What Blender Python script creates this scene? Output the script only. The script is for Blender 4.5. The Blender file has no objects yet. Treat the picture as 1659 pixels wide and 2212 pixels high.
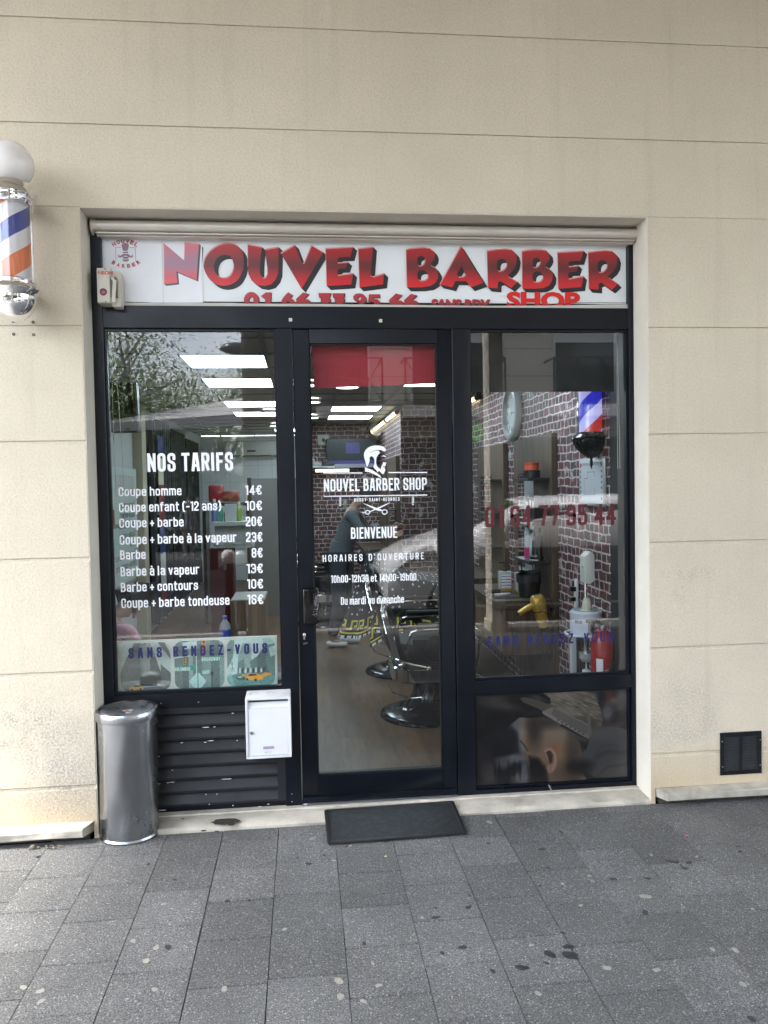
import bpy, bmesh, math, random
import numpy as np
from mathutils import Vector, Matrix, geometry
random.seed(7)
rng = np.random.default_rng(7)
S = bpy.context.scene
COL = S.collection
PI = math.pi

# ------------------------------------------------------------------ camera
YAW, PITCH, ROLL, FPX = 0.10259, 0.03408, -0.0178, 1690.8     # focal length for a picture 1659 px wide
CAM = Vector((0, -3.9, 1.7))
_f = Vector((math.sin(YAW)*math.cos(PITCH), math.cos(YAW)*math.cos(PITCH), -math.sin(PITCH)))
_r = Vector((math.cos(YAW), -math.sin(YAW), 0))
_u = _r.cross(_f)
_R = _r*math.cos(ROLL) + _u*math.sin(ROLL)
_U = -_r*math.sin(ROLL) + _u*math.cos(ROLL)
cd = bpy.data.cameras.new('camera'); cam = bpy.data.objects.new('camera', cd); COL.objects.link(cam)
cd.sensor_fit = 'HORIZONTAL'; cd.sensor_width = 36; cd.lens = 36*FPX/1659
cd.clip_start = 0.05; cd.clip_end = 500
m3 = Matrix((_R, _U, -_f)).transposed()
cam.matrix_world = Matrix.Translation(CAM) @ m3.to_4x4()
S.camera = cam
# ------------------------------------------------------------------ exposure and light
S.view_settings.view_transform = 'Standard'; S.view_settings.look = 'None'
S.view_settings.exposure = 3.25; S.view_settings.gamma = 1
S.cycles.use_denoising = True
S.cycles.max_bounces = 8; S.cycles.transparent_max_bounces = 12
S.cycles.sample_clamp_indirect = 6
S.cycles.caustics_reflective = False; S.cycles.caustics_refractive = False
W = bpy.data.worlds.new('World'); S.world = W; W.use_nodes = True
nt = W.node_tree; nt.nodes.clear()
SUN_EL, SUN_AZ = math.radians(58), math.radians(-100)      # azimuth from +Y clockwise: behind and left of the camera
sky = nt.nodes.new('ShaderNodeTexSky'); sky.sky_type = 'NISHITA'; sky.sun_disc = False
sky.sun_elevation = SUN_EL; sky.sun_rotation = SUN_AZ; sky.dust_density = 3; sky.air_density = 1.2
hs = nt.nodes.new('ShaderNodeHueSaturation'); hs.inputs['Saturation'].default_value = 0.42
tc = nt.nodes.new('ShaderNodeTexCoord')
ns = nt.nodes.new('ShaderNodeTexNoise'); ns.inputs['Scale'].default_value = 3.2; ns.inputs['Detail'].default_value = 7
rp = nt.nodes.new('ShaderNodeValToRGB'); rp.color_ramp.elements[0].position = .38; rp.color_ramp.elements[1].position = .66
rp.color_ramp.elements[0].color = (.75, .8, .9, 1); rp.color_ramp.elements[1].color = (1.5, 1.5, 1.5, 1)
mx = nt.nodes.new('ShaderNodeMix'); mx.data_type = 'RGBA'; mx.blend_type = 'MULTIPLY'; mx.inputs[0].default_value = 1
bg = nt.nodes.new('ShaderNodeBackground'); bg.inputs['Strength'].default_value = 0.15
wo = nt.nodes.new('ShaderNodeOutputWorld')
nt.links.new(sky.outputs[0], hs.inputs['Color']); nt.links.new(hs.outputs[0], mx.inputs[6])
nt.links.new(tc.outputs['Generated'], ns.inputs['Vector']); nt.links.new(ns.outputs[0], rp.inputs[0])
nt.links.new(rp.outputs[0], mx.inputs[7]); nt.links.new(mx.outputs[2], bg.inputs['Color']); nt.links.new(bg.outputs[0], wo.inputs[0])
sl = bpy.data.lights.new('sun', 'SUN'); so = bpy.data.objects.new('sun', sl); COL.objects.link(so)
sl.energy = 2.0; sl.angle = math.radians(8); sl.color = (1, .96, .9)
sd = Vector((math.sin(SUN_AZ)*math.cos(SUN_EL), math.cos(SUN_AZ)*math.cos(SUN_EL), math.sin(SUN_EL)))
so.rotation_euler = sd.to_track_quat('Z', 'Y').to_euler()

# ------------------------------------------------------------------ helpers
def ray(x, y):
    return _f*FPX + _R*(x-829.5) - _U*(y-1106)
def at(x, y, Y):                     # pixel of the 1659-wide picture -> point of the plane y = Y
    d = ray(x, y); return CAM + d*((Y-CAM.y)/d.y)
def atx(x, y, X):
    d = ray(x, y); return CAM + d*((X-CAM.x)/d.x)
def atz(x, y, z=0):
    d = ray(x, y); return CAM + d*((z-CAM.z)/d.z)
def zm(x0, y0, s):                   # crop of the 3024-wide photograph enlarged s times -> 1659-wide picture
    return lambda x, y: ((x0+x/s)/1.8228, (y0+y/s)/1.8228)

def lin(c):
    return tuple(((v/255)/12.92 if v/255 <= .04045 else ((v/255+.055)/1.055)**2.4) for v in c[:3])

MATS = {}
def M(name, col, rough=.5, metal=0, var=0, vs=4, bump=0, bs=200, spec=.5, emis=None, es=0, coat=0, alpha=1, rvar=0):
    if name in MATS: return MATS[name]
    m = bpy.data.materials.new(name); m.use_nodes = True; MATS[name] = m
    n = m.node_tree; p = n.nodes['Principled BSDF']; L = n.links.new
    p.inputs['Base Color'].default_value = (*col, 1); p.inputs['Roughness'].default_value = rough
    p.inputs['Metallic'].default_value = metal; p.inputs['Specular IOR Level'].default_value = spec
    p.inputs['Coat Weight'].default_value = coat; p.inputs['Alpha'].default_value = alpha
    if emis: p.inputs['Emission Color'].default_value = (*emis, 1); p.inputs['Emission Strength'].default_value = es
    t = n.nodes.new('ShaderNodeTexCoord')
    if var or rvar:
        no = n.nodes.new('ShaderNodeTexNoise'); no.inputs['Scale'].default_value = vs; no.inputs['Detail'].default_value = 6
        no.inputs['Roughness'].default_value = .62
        L(t.outputs['Object'], no.inputs['Vector'])
        if var:
            r = n.nodes.new('ShaderNodeValToRGB'); L(no.outputs[0], r.inputs[0])
            r.color_ramp.elements[0].position = .3; r.color_ramp.elements[1].position = .7
            r.color_ramp.elements[0].color = (*[max(0, c*(1-var)) for c in col], 1)
            r.color_ramp.elements[1].color = (*[min(1, c*(1+var)) for c in col], 1)
            L(r.outputs[0], p.inputs['Base Color'])
        if rvar:
            mr = n.nodes.new('ShaderNodeMapRange'); L(no.outputs[0], mr.inputs[0])
            mr.inputs[1].default_value = .3; mr.inputs[2].default_value = .7
            mr.inputs[3].default_value = max(.02, rough-rvar); mr.inputs[4].default_value = min(1, rough+rvar)
            L(mr.outputs[0], p.inputs['Roughness'])
    if bump:
        b = n.nodes.new('ShaderNodeTexNoise'); b.inputs['Scale'].default_value = bs; b.inputs['Detail'].default_value = 3
        L(t.outputs['Object'], b.inputs['Vector'])
        bb = n.nodes.new('ShaderNodeBump'); bb.inputs['Strength'].default_value = bump; bb.inputs['Distance'].default_value = .004
        L(b.outputs[0], bb.inputs['Height']); L(bb.outputs[0], p.inputs['Normal'])
    return m

WL = {}
class MB:
    def __init__(s): s.v = []; s.f = []; s.m = []
    def add(s, vs, fs, m=0):
        o = len(s.v); s.v += [tuple(v) for v in vs]
        s.f += [tuple(i+o for i in f) for f in fs]; s.m += [m]*len(fs); return s
    def box(s, x0, x1, y0, y1, z0, z1, m=0):
        v = [(x, y, z) for x in (x0, x1) for y in (y0, y1) for z in (z0, z1)]
        return s.add(v, [(0,1,3,2),(4,6,7,5),(0,4,5,1),(2,3,7,6),(0,2,6,4),(1,5,7,3)], m)
    def hexa(s, p, m=0):             # 8 points: lower loop of 4, upper loop of 4
        return s.add(p, [(3,2,1,0),(4,5,6,7),(0,1,5,4),(1,2,6,5),(2,3,7,6),(3,0,4,7)], m)
    def obox(s, c, half, rot, m=0):  # oriented box
        R = rot.to_matrix() if hasattr(rot, 'to_matrix') else rot
        v = [Vector(c)+R@Vector((half[0]*a, half[1]*b, half[2]*d)) for a in (-1,1) for b in (-1,1) for d in (-1,1)]
        return s.add(v, [(0,1,3,2),(4,6,7,5),(0,4,5,1),(2,3,7,6),(0,2,6,4),(1,5,7,3)], m)
    def quad(s, a, b, c, d, m=0): return s.add([a, b, c, d], [(0,1,2,3)], m)
    def lathe(s, prof, c=(0,0,0), ax='z', n=32, m=0, a0=0, a1=2*PI, sx=1, sy=1):
        full = abs(a1-a0-2*PI) < 1e-6; k = n if full else n+1; vs = []
        for r, h in prof:
            for i in range(k):
                a = a0+(a1-a0)*i/n; x, y = r*math.cos(a)*sx, r*math.sin(a)*sy
                p = (x, y, h) if ax == 'z' else ((h, x, y) if ax == 'x' else (x, h, y))
                vs.append((p[0]+c[0], p[1]+c[1], p[2]+c[2]))
        fs = []
        for j in range(len(prof)-1):
            for i in range(n):
                a, b = j*k+i, j*k+(i+1) % k
                q = (a, b, b+k, a+k); fs.append(q if ax != 'y' else q[::-1])
        return s.add(vs, fs, m)
    def cyl(s, c, r, h, ax='z', n=24, m=0):
        return s.lathe([(0,0),(r,0),(r,h),(0,h)], c, ax, n, m)
    def ball(s, c, r, m=0, n=24, sz=1, sx=1, sy=1):
        return s.lathe([(r*math.sin(PI*i/(n//2)), -r*sz*math.cos(PI*i/(n//2))) for i in range(n//2+1)], c, 'z', n, m, sx=sx, sy=sy)
    def tube(s, pts, r, n=8, m=0, closed=False, cap=True):
        pts = [Vector(p) for p in pts]; N = len(pts); rs = r if isinstance(r, (list, tuple)) else [r]*N
        vs = []; up = None
        for i, p in enumerate(pts):
            a = pts[(i-1) % N] if closed or i else p; b = pts[(i+1) % N] if closed or i < N-1 else p
            t = (b-a); t = t.normalized() if t.length > 1e-9 else Vector((0,0,1))
            if up is None: up = t.orthogonal().normalized()
            up = (up-t*up.dot(t)); up = up.normalized() if up.length > 1e-6 else t.orthogonal().normalized()
            w = t.cross(up)
            for k in range(n):
                q = 2*PI*k/n; vs.append(p+(up*math.cos(q)+w*math.sin(q))*rs[i])
        fs = []
        for i in range(N if closed else N-1):
            for k in range(n):
                a, b = i*n+k, i*n+(k+1) % n; c, d = ((i+1) % N)*n+(k+1) % n, ((i+1) % N)*n+k
                fs.append((a, b, c, d))
        if cap and not closed: fs += [tuple(range(n))[::-1], tuple(range((N-1)*n, N*n))]
        return s.add(vs, fs, m)
    def poly(s, loops, f, m=0, depth=0):     # loops of 2-D points (outer, holes...), f maps (x, y, d) to a point
        V = [[Vector((x, y, 0)) for x, y in lp] for lp in loops]
        tri = geometry.tessellate_polygon(V); flat = [p for lp in V for p in lp]
        s.add([f(p.x, p.y, 0) for p in flat], [tuple(t) for t in tri], m)
        if depth:
            s.add([f(p.x, p.y, depth) for p in flat], [tuple(t)[::-1] for t in tri], m)
            for lp in V:
                k = len(lp)
                s.add([f(p.x, p.y, 0) for p in lp]+[f(p.x, p.y, depth) for p in lp], [(i, (i+1) % k, k+(i+1) % k, k+i) for i in range(k)], m)
        return s
    def build(s, name, mats, parent=None, origin=None, bevel=0, seg=2, smooth=30, label=None, cat=None, group=None, kind=None, fixn=True):
        v = np.array(s.v, float); lo, hi = v.min(0), v.max(0)
        if origin is None: origin = ((lo[0]+hi[0])/2, (lo[1]+hi[1])/2, lo[2])
        og = Vector(origin)
        me = bpy.data.meshes.new(name); me.from_pydata([Vector(p)-og for p in s.v], [], s.f)
        for mt in (mats if isinstance(mats, (list, tuple)) else [mats]): me.materials.append(mt)
        me.polygons.foreach_set('material_index', s.m)
        if bevel or fixn:
            bm = bmesh.new(); bm.from_mesh(me)
            if bevel or fixn == 2: bmesh.ops.remove_doubles(bm, verts=bm.verts, dist=1e-6)
            if fixn and len(bm.faces) < 60000: bmesh.ops.recalc_face_normals(bm, faces=bm.faces)
            if bevel:
                ed = [e for e in bm.edges if len(e.link_faces) == 2 and e.calc_face_angle(0) > .6]
                bmesh.ops.bevel(bm, geom=ed, offset=bevel, segments=seg, profile=.5, affect='EDGES', clamp_overlap=True)
            bm.to_mesh(me); bm.free()
        if smooth:
            me.shade_smooth(); me.set_sharp_from_angle(angle=math.radians(smooth))
        o = bpy.data.objects.new(name, me); COL.objects.link(o)
        if parent: o.parent = parent; o.location = og-WL[parent.name]
        else: o.location = og
        WL[o.name] = og
        tag(o, label, cat, group, kind); return o

def tag(o, label=None, cat=None, group=None, kind=None):
    if label: o['label'] = label
    if cat: o['category'] = cat
    if group: o['group'] = group
    if kind: o['kind'] = kind
    return o
def T(name, loc, label, cat, group=None):
    o = bpy.data.objects.new(name, None); COL.objects.link(o); o.location = loc; o.empty_display_size = .1
    WL[o.name] = Vector(loc); return tag(o, label, cat, group)
def copy_tree(o, loc=None, rz=None, label=None, parent=None):
    c = o.copy(); COL.objects.link(c)
    if parent: c.parent = parent
    if loc is not None: c.location = loc
    if rz is not None: c.rotation_euler = (0, 0, rz)
    if label: c['label'] = label
    for ch in list(o.children):
        if ch.name != c.name: copy_tree(ch, parent=c)
    return c
XZ = lambda Y: (lambda x, y, d: (x, Y+d, y))

# ---- condensed sign-writer's alphabet, drawn as strokes on an 8 x 10 grid ('!' keeps a corner sharp, 'c' closes the stroke)
GL = {
'A': (1.05, "0,0 2.6,10! 5.4,10! 8,0|1.3,2.8! 6.7,2.8!"), 'B': (1, "0,5.2! 7,5.2 7,10 0,10! 0,0! 8,0 8,5.2 0,5.2!"),
'C': (1, "8,6.8 8,10 0,10 0,0 8,0 8,3.2"), 'D': (1, "c0,0! 8,0 8,10 0,10!"), 'E': (.82, "8,0! 0,0! 0,10! 8,10!|0,5.2! 6.5,5.2!"),
'F': (.82, "0,0! 0,10! 8,10!|0,5.2! 6.5,5.2!"), 'G': (1, "8,7 8,10 0,10 0,0 8,0 8,4.8! 4.6,4.8!"), 'H': (1, "0,0 0,10|8,0 8,10|0,5.2! 8,5.2!"),
'I': (.12, "0,0 0,10"), 'L': (.8, "0,10! 0,0! 8,0!"), 'M': (1.35, "0,0! 0,10! 4,2.5! 8,10! 8,0!"), 'N': (1.05, "0,0! 0,10! 8,0! 8,10!"), 'O': (1, "c0,0 8,0 8,10 0,10"),
'P': (1, "0,0! 0,10! 8,10 8,4.4 0,4.4!"), 'R': (1, "0,0! 0,10! 8,10 8,4.9 0,4.9!|4.4,4.9! 8,0!"), 'S': (1, "8,7.4 8,10 0,10 0,5.6 8,4.6 8,0 0,0 0,2.8"),
'T': (1, "0,10! 8,10!|4,10! 4,0!"), 'U': (1, "0,10 0,0 8,0 8,10"), 'V': (1.05, "0,10! 4,0! 8,10!"), 'W': (1.5, "0,10! 2,0! 4,8! 6,0! 8,10!"), 'Y': (1, "0,10! 4,4.6! 8,10!|4,4.6! 4,0!"), 'Z': (.95, "0,10! 8,10! 0,0! 8,0!"),
'a': (.95, "0.6,6.5 0.6,7.4 8,7.4 8,0!|8,4.0! 0,4.0 0,0 8,0!"), 'b': (.95, "0,10! 0,0! 8,0 8,7.4 0,7.4!"), 'c': (.92, "8,5.2 8,7.4 0,7.4 0,0 8,0 8,2.3"), 'd': (.95, "8,10! 8,0! 0,0 0,7.4 8,7.4!"),
'e': (.92, "8,1.4 8,0 0,0 0,7.4 8,7.4 8,3.9! 0,3.9!"), 'f': (.62, "2.5,0! 2.5,10 8,10!|0,7.4! 8,7.4!"), 'h': (.95, "0,0! 0,10!|0,7.4! 8,7.4 8,0!"), 'i': (.12, "0,0 0,7.4|0,10 0,10.01"), 'l': (.12, "0,0 0,10"),
'm': (1.6, "0,0! 0,7.4! 4,7.4 4,0!|4,7.4! 8,7.4 8,0!"), 'n': (.95, "0,0! 0,7.4! 8,7.4 8,0!"), 'o': (.95, "c0,0 8,0 8,7.4 0,7.4"), 'p': (.95, "0,-3! 0,7.4! 8,7.4 8,0 0,0!"),
'r': (.66, "0,0! 0,7.4!|0,6.6 2,7.4 8,7.4!"), 's': (.9, "8,5.6 8,7.4 0,7.4 0,4.3 8,3.3 8,0 0,0 0,1.8"), 't': (.66, "3,9.8! 3,0 8,0!|0,7.4! 8,7.4!"), 'u': (.95, "0,7.4! 0,0 8,0!|8,7.4! 8,0!"), 'v': (.95, "0,7.4! 4,0! 8,7.4!"),
'à': (.95, "0.4,6.2 0.4,7.4 8,7.4 8,0!|8,4.3! 0,4.3 0,0 8,0!|2.5,10.6 4.6,9.4"),
'0': (.95, "c0,0 8,0 8,10 0,10"), '1': (.45, "0,9.6! 8,10! 8,0!"), '2': (.95, "0,7.2 0,10 8,10 8,5.6 0,1.6 0,0! 8,0!"), '3': (.95, "0,8.2 0,10 8,10 8,5.5 7,5.1! 3.4,5.1!|7,5.1! 8,4.7 8,0 0,0 0,1.8"),
'4': (1, "6,0! 6,10! 0,2.6! 8.6,2.6!"), '5': (.95, "8,10! 0.4,10! 0.4,5.8! 8,5.8 8,0 0,0 0,2.6"), '6': (.95, "8,8.4 8,10 0,10 0,0 8,0 8,5.2 0,5.2!"), '7': (.9, "0,10! 8,10! 3,0!"),
'8': (.95, "c0,5.2 8,5.2 8,10 0,10|c0,0 8,0 8,5.2 0,5.2"), '9': (.95, "8,4.8! 0,4.8 0,10 8,10 8,0 0,0 0,1.6"), '€': (1.05, "8,8.2 8,10 2.2,10 2.2,0 8,0 8,1.8|-.3,6.2! 5.4,6.2!|-.3,3.8! 5.4,3.8!"),
'(': (.4, "8,11 0,9 0,0 8,-1.6"), ')': (.4, "0,11 8,9 8,0 0,-1.6"), '-': (.6, "0,4.4! 8,4.4!"), '+': (.8, "0,4! 8,4!|4,6.8! 4,1.2!"), "'": (.12, "0,10 0,8.4"), '&': (1, "8,0! 1,7.5 4,10 7,7.5 0,3 3,0 8,4"), '.': (.12, "0,0 0,.01"), ':': (.12, "0,1 0,1.2|0,6 0,6.2")}
def write(mb, s, x0, x1, zb, zt, f, wt=.16, track=.0, m=0, lift=.00025):
    """stroke text from x0 to x1, baseline zb, cap line zt; f(x, z, d) places it"""
    h = zt-zb; t = wt*h; base = .50*h; gap = t*.45+.035*h+track*h
    ws = [(GL[c][0]*max(base-t, .02*h) + t) if c != ' ' else .16*h+track*h*.6 for c in s]
    tot = sum(ws)+gap*(len(s)-1); k = (x1-x0)/tot; x = x0; n = 0
    for c, w in zip(s, ws):
        w *= k
        if c != ' ':
            tt = t*min(1, .5+.5*k) if abs(k) < 1 else t
            tx = tt*(1 if k > 0 else -1)
            for st in GL[c][1].split('|'):
              if True:
                n += 1; cl = st[0] == 'c'; pts = []
                for q in st.lstrip('c').split():
                    sh = q.endswith('!'); a, b = q.rstrip('!').split(',')
                    pts.append((Vector((x+tx/2+float(a)/8*(w-tx), zb+tt/2+float(b)/10*(h-tt))), sh))
                P = []
                N = len(pts)
                for i, (p, sh) in enumerate(pts):
                    if sh or (not cl and i in (0, N-1)): P.append(p); continue
                    a, b = pts[i-1][0], pts[(i+1) % N][0]
                    r = min(abs(w)*.42, (a-p).length/2, (b-p).length/2)
                    A = p+(a-p).normalized()*r; B = p+(b-p).normalized()*r
                    for j in range(5):
                        u = j/4; P.append(A*(1-u)**2+p*2*u*(1-u)+B*u*u)
                Q = [P[0]]
                for p in P[1:]:
                    if (p-Q[-1]).length > 1e-6: Q.append(p)
                if cl and (Q[0]-Q[-1]).length < 1e-6: Q.pop()
                if len(Q) < 2: continue
                runs = [Q]
                if not cl:                                       # acute corners are drawn as separate bars
                    runs = [[Q[0]]]
                    for i in range(1, len(Q)):
                        runs[-1].append(Q[i])
                        if i < len(Q)-1 and (Q[i]-Q[i-1]).normalized().dot((Q[i+1]-Q[i]).normalized()) < .35 and min((Q[i]-Q[i-1]).length, (Q[i+1]-Q[i]).length) > tt*.5: runs.append([Q[i]])
              for Q in runs:
                n += 1
                if not cl:
                    e0, e1 = (Q[1]-Q[0]).normalized(), (Q[-1]-Q[-2]).normalized(); ext = lambda e: tt/2 if max(abs(e.x), abs(e.y)) > .985 else tt*.32
                    Q[0] = Q[0]-e0*ext(e0); Q[-1] = Q[-1]+e1*ext(e1)
                V = []; K = len(Q)
                for i, p in enumerate(Q):
                    d0 = (p-Q[i-1]).normalized() if (cl or i) else None
                    d1 = (Q[(i+1) % K]-p).normalized() if (cl or i < K-1) else None
                    d0 = d0 or d1; d1 = d1 or d0
                    n0 = Vector((-d0.y, d0.x)); n1 = Vector((-d1.y, d1.x)); nn = n0+n1
                    nn = n0 if nn.length < .3 else nn.normalized()
                    q = nn*(tt/2)/max(.45, nn.dot(n0)); V += [p+q, p-q]
                dd = -(n % 7)*lift
                mb.add([f(v.x, v.y, dd) for v in V], [(2*i, 2*i+1, (2*i+3) % (2*K), (2*i+2) % (2*K)) for i in range(K if cl else K-1)], m)
        x += w+gap*k
    return mb
def font_mesh(mb, txt, x0, x1, zb, zt, f, bold=0., m=0, shear=0):
    cu = bpy.data.curves.new('lettering', 'FONT'); cu.body = txt; cu.offset = bold; cu.shear = shear; cu.size = 1; cu.resolution_u = 3
    o = bpy.data.objects.new('lettering', cu); COL.objects.link(o)
    bpy.context.view_layer.update()
    me = bpy.data.meshes.new_from_object(o.evaluated_get(bpy.context.evaluated_depsgraph_get()))
    v = np.array([p.co[:] for p in me.vertices]); lo, hi = v.min(0), v.max(0)
    mb.add([f(x0+(p[0]-lo[0])/(hi[0]-lo[0])*(x1-x0), zb+(p[1]-lo[1])/(hi[1]-lo[1])*(zt-zb), 0) for p in v], [tuple(p.vertices) for p in me.polygons], m)
    bpy.data.objects.remove(o); bpy.data.curves.remove(cu); bpy.data.meshes.remove(me); return mb

# ---- painter for printed pictures: colours laid on a fine grid of corners
class Paint:
    def __init__(s, w, h, nx, ny, bgc):
        s.nx, s.ny = nx, ny; s.X, s.Y = np.meshgrid(np.linspace(0, w, nx), np.linspace(0, h, ny)); s.w, s.h = w, h
        s.C = np.ones((ny, nx, 3))*np.array(bgc, float)
    def blend(s, a, c):
        a = np.clip(a, 0, 1)[..., None]; s.C = s.C*(1-a)+np.array(c, float)*a
    def sdf(s, pts):
        P = np.array(pts, float); n = len(P); d = np.full(s.X.shape, 1e9); ins = np.zeros(s.X.shape, bool)
        for i in range(n):
            ax, ay = P[i]; bx, by = P[(i+1) % n]; ex, ey = bx-ax, by-ay
            wx, wy = s.X-ax, s.Y-ay; t = np.clip((wx*ex+wy*ey)/(ex*ex+ey*ey+1e-9), 0, 1)
            d = np.minimum(d, np.hypot(wx-ex*t, wy-ey*t))
            c = ((ay > s.Y) != (by > s.Y)) & (s.X < (bx-ax)*(s.Y-ay)/((by-ay) if by != ay else 1e-9)+ax); ins ^= c
        return np.where(ins, -d, d)
    def poly(s, pts, c, soft=3, a=1): s.blend(a*(.5-s.sdf(pts)/(2*soft)), c)
    def ell(s, x, y, rx, ry, c, soft=.2, a=1, rot=0):
        dx, dy = s.X-x, s.Y-y; u = dx*math.cos(rot)+dy*math.sin(rot); v = -dx*math.sin(rot)+dy*math.cos(rot)
        s.blend(a*np.clip((1+soft-np.hypot(u/rx, v/ry))/(2*soft), 0, 1), c)
    def line(s, pts, w, c, soft=1.5, a=1):
        d = np.full(s.X.shape, 1e9)
        for (ax, ay), (bx, by) in zip(pts, pts[1:]):
            ex, ey = bx-ax, by-ay; wx, wy = s.X-ax, s.Y-ay; t = np.clip((wx*ex+wy*ey)/(ex*ex+ey*ey+1e-9), 0, 1)
            d = np.minimum(d, np.hypot(wx-ex*t, wy-ey*t))
        s.blend(a*(.5-(d-w/2)/(2*soft)), c)
    def noise(s, amp, kx, ky, ang=0):
        g = rng.normal(0, 1, (64, 64)); u = (s.X*math.cos(ang)+s.Y*math.sin(ang))/kx; v = (-s.X*math.sin(ang)+s.Y*math.cos(ang))/ky
        i, j = np.floor(u).astype(int), np.floor(v).astype(int); fu, fv = (u-i)[..., None], (v-j)[..., None]; G = g[..., None]
        n = (G[i % 64, j % 64]*(1-fu)*(1-fv)+G[(i+1) % 64, j % 64]*fu*(1-fv)+G[i % 64, (j+1) % 64]*(1-fu)*fv+G[(i+1) % 64, (j+1) % 64]*fu*fv)[..., 0]
        return n*amp
    def mesh(s, name, f, mat, parent, **k):
        v = [f(x/s.w, y/s.h) for x, y in zip(s.X.ravel(), s.Y.ravel())]
        mb = MB(); mb.v = v
        idx = np.arange(s.nx*s.ny).reshape(s.ny, s.nx)
        q = np.stack([idx[:-1, :-1], idx[1:, :-1], idx[1:, 1:], idx[:-1, 1:]], -1).reshape(-1, 4)
        mb.f = [tuple(map(int, t)) for t in q]; mb.m = [0]*len(mb.f)
        o = mb.build(name, mat, parent, fixn=False, smooth=0, **k)
        at_ = o.data.color_attributes.new('print', 'FLOAT_COLOR', 'POINT')
        c = np.clip(s.C/255, 0, 1).reshape(-1, 3); c = np.where(c <= .04045, c/12.92, ((c+.055)/1.055)**2.4)
        at_.data.foreach_set('color', np.hstack([c, np.ones((len(c), 1))]).astype(np.float32).ravel()); return o
def print_mat(name, rough=.35):
    m = M(name, (.5, .5, .5), rough); n = m.node_tree; a = n.nodes.new('ShaderNodeAttribute'); a.attribute_name = 'print'
    n.links.new(a.outputs['Color'], n.nodes['Principled BSDF'].inputs['Base Color']); return m

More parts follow.
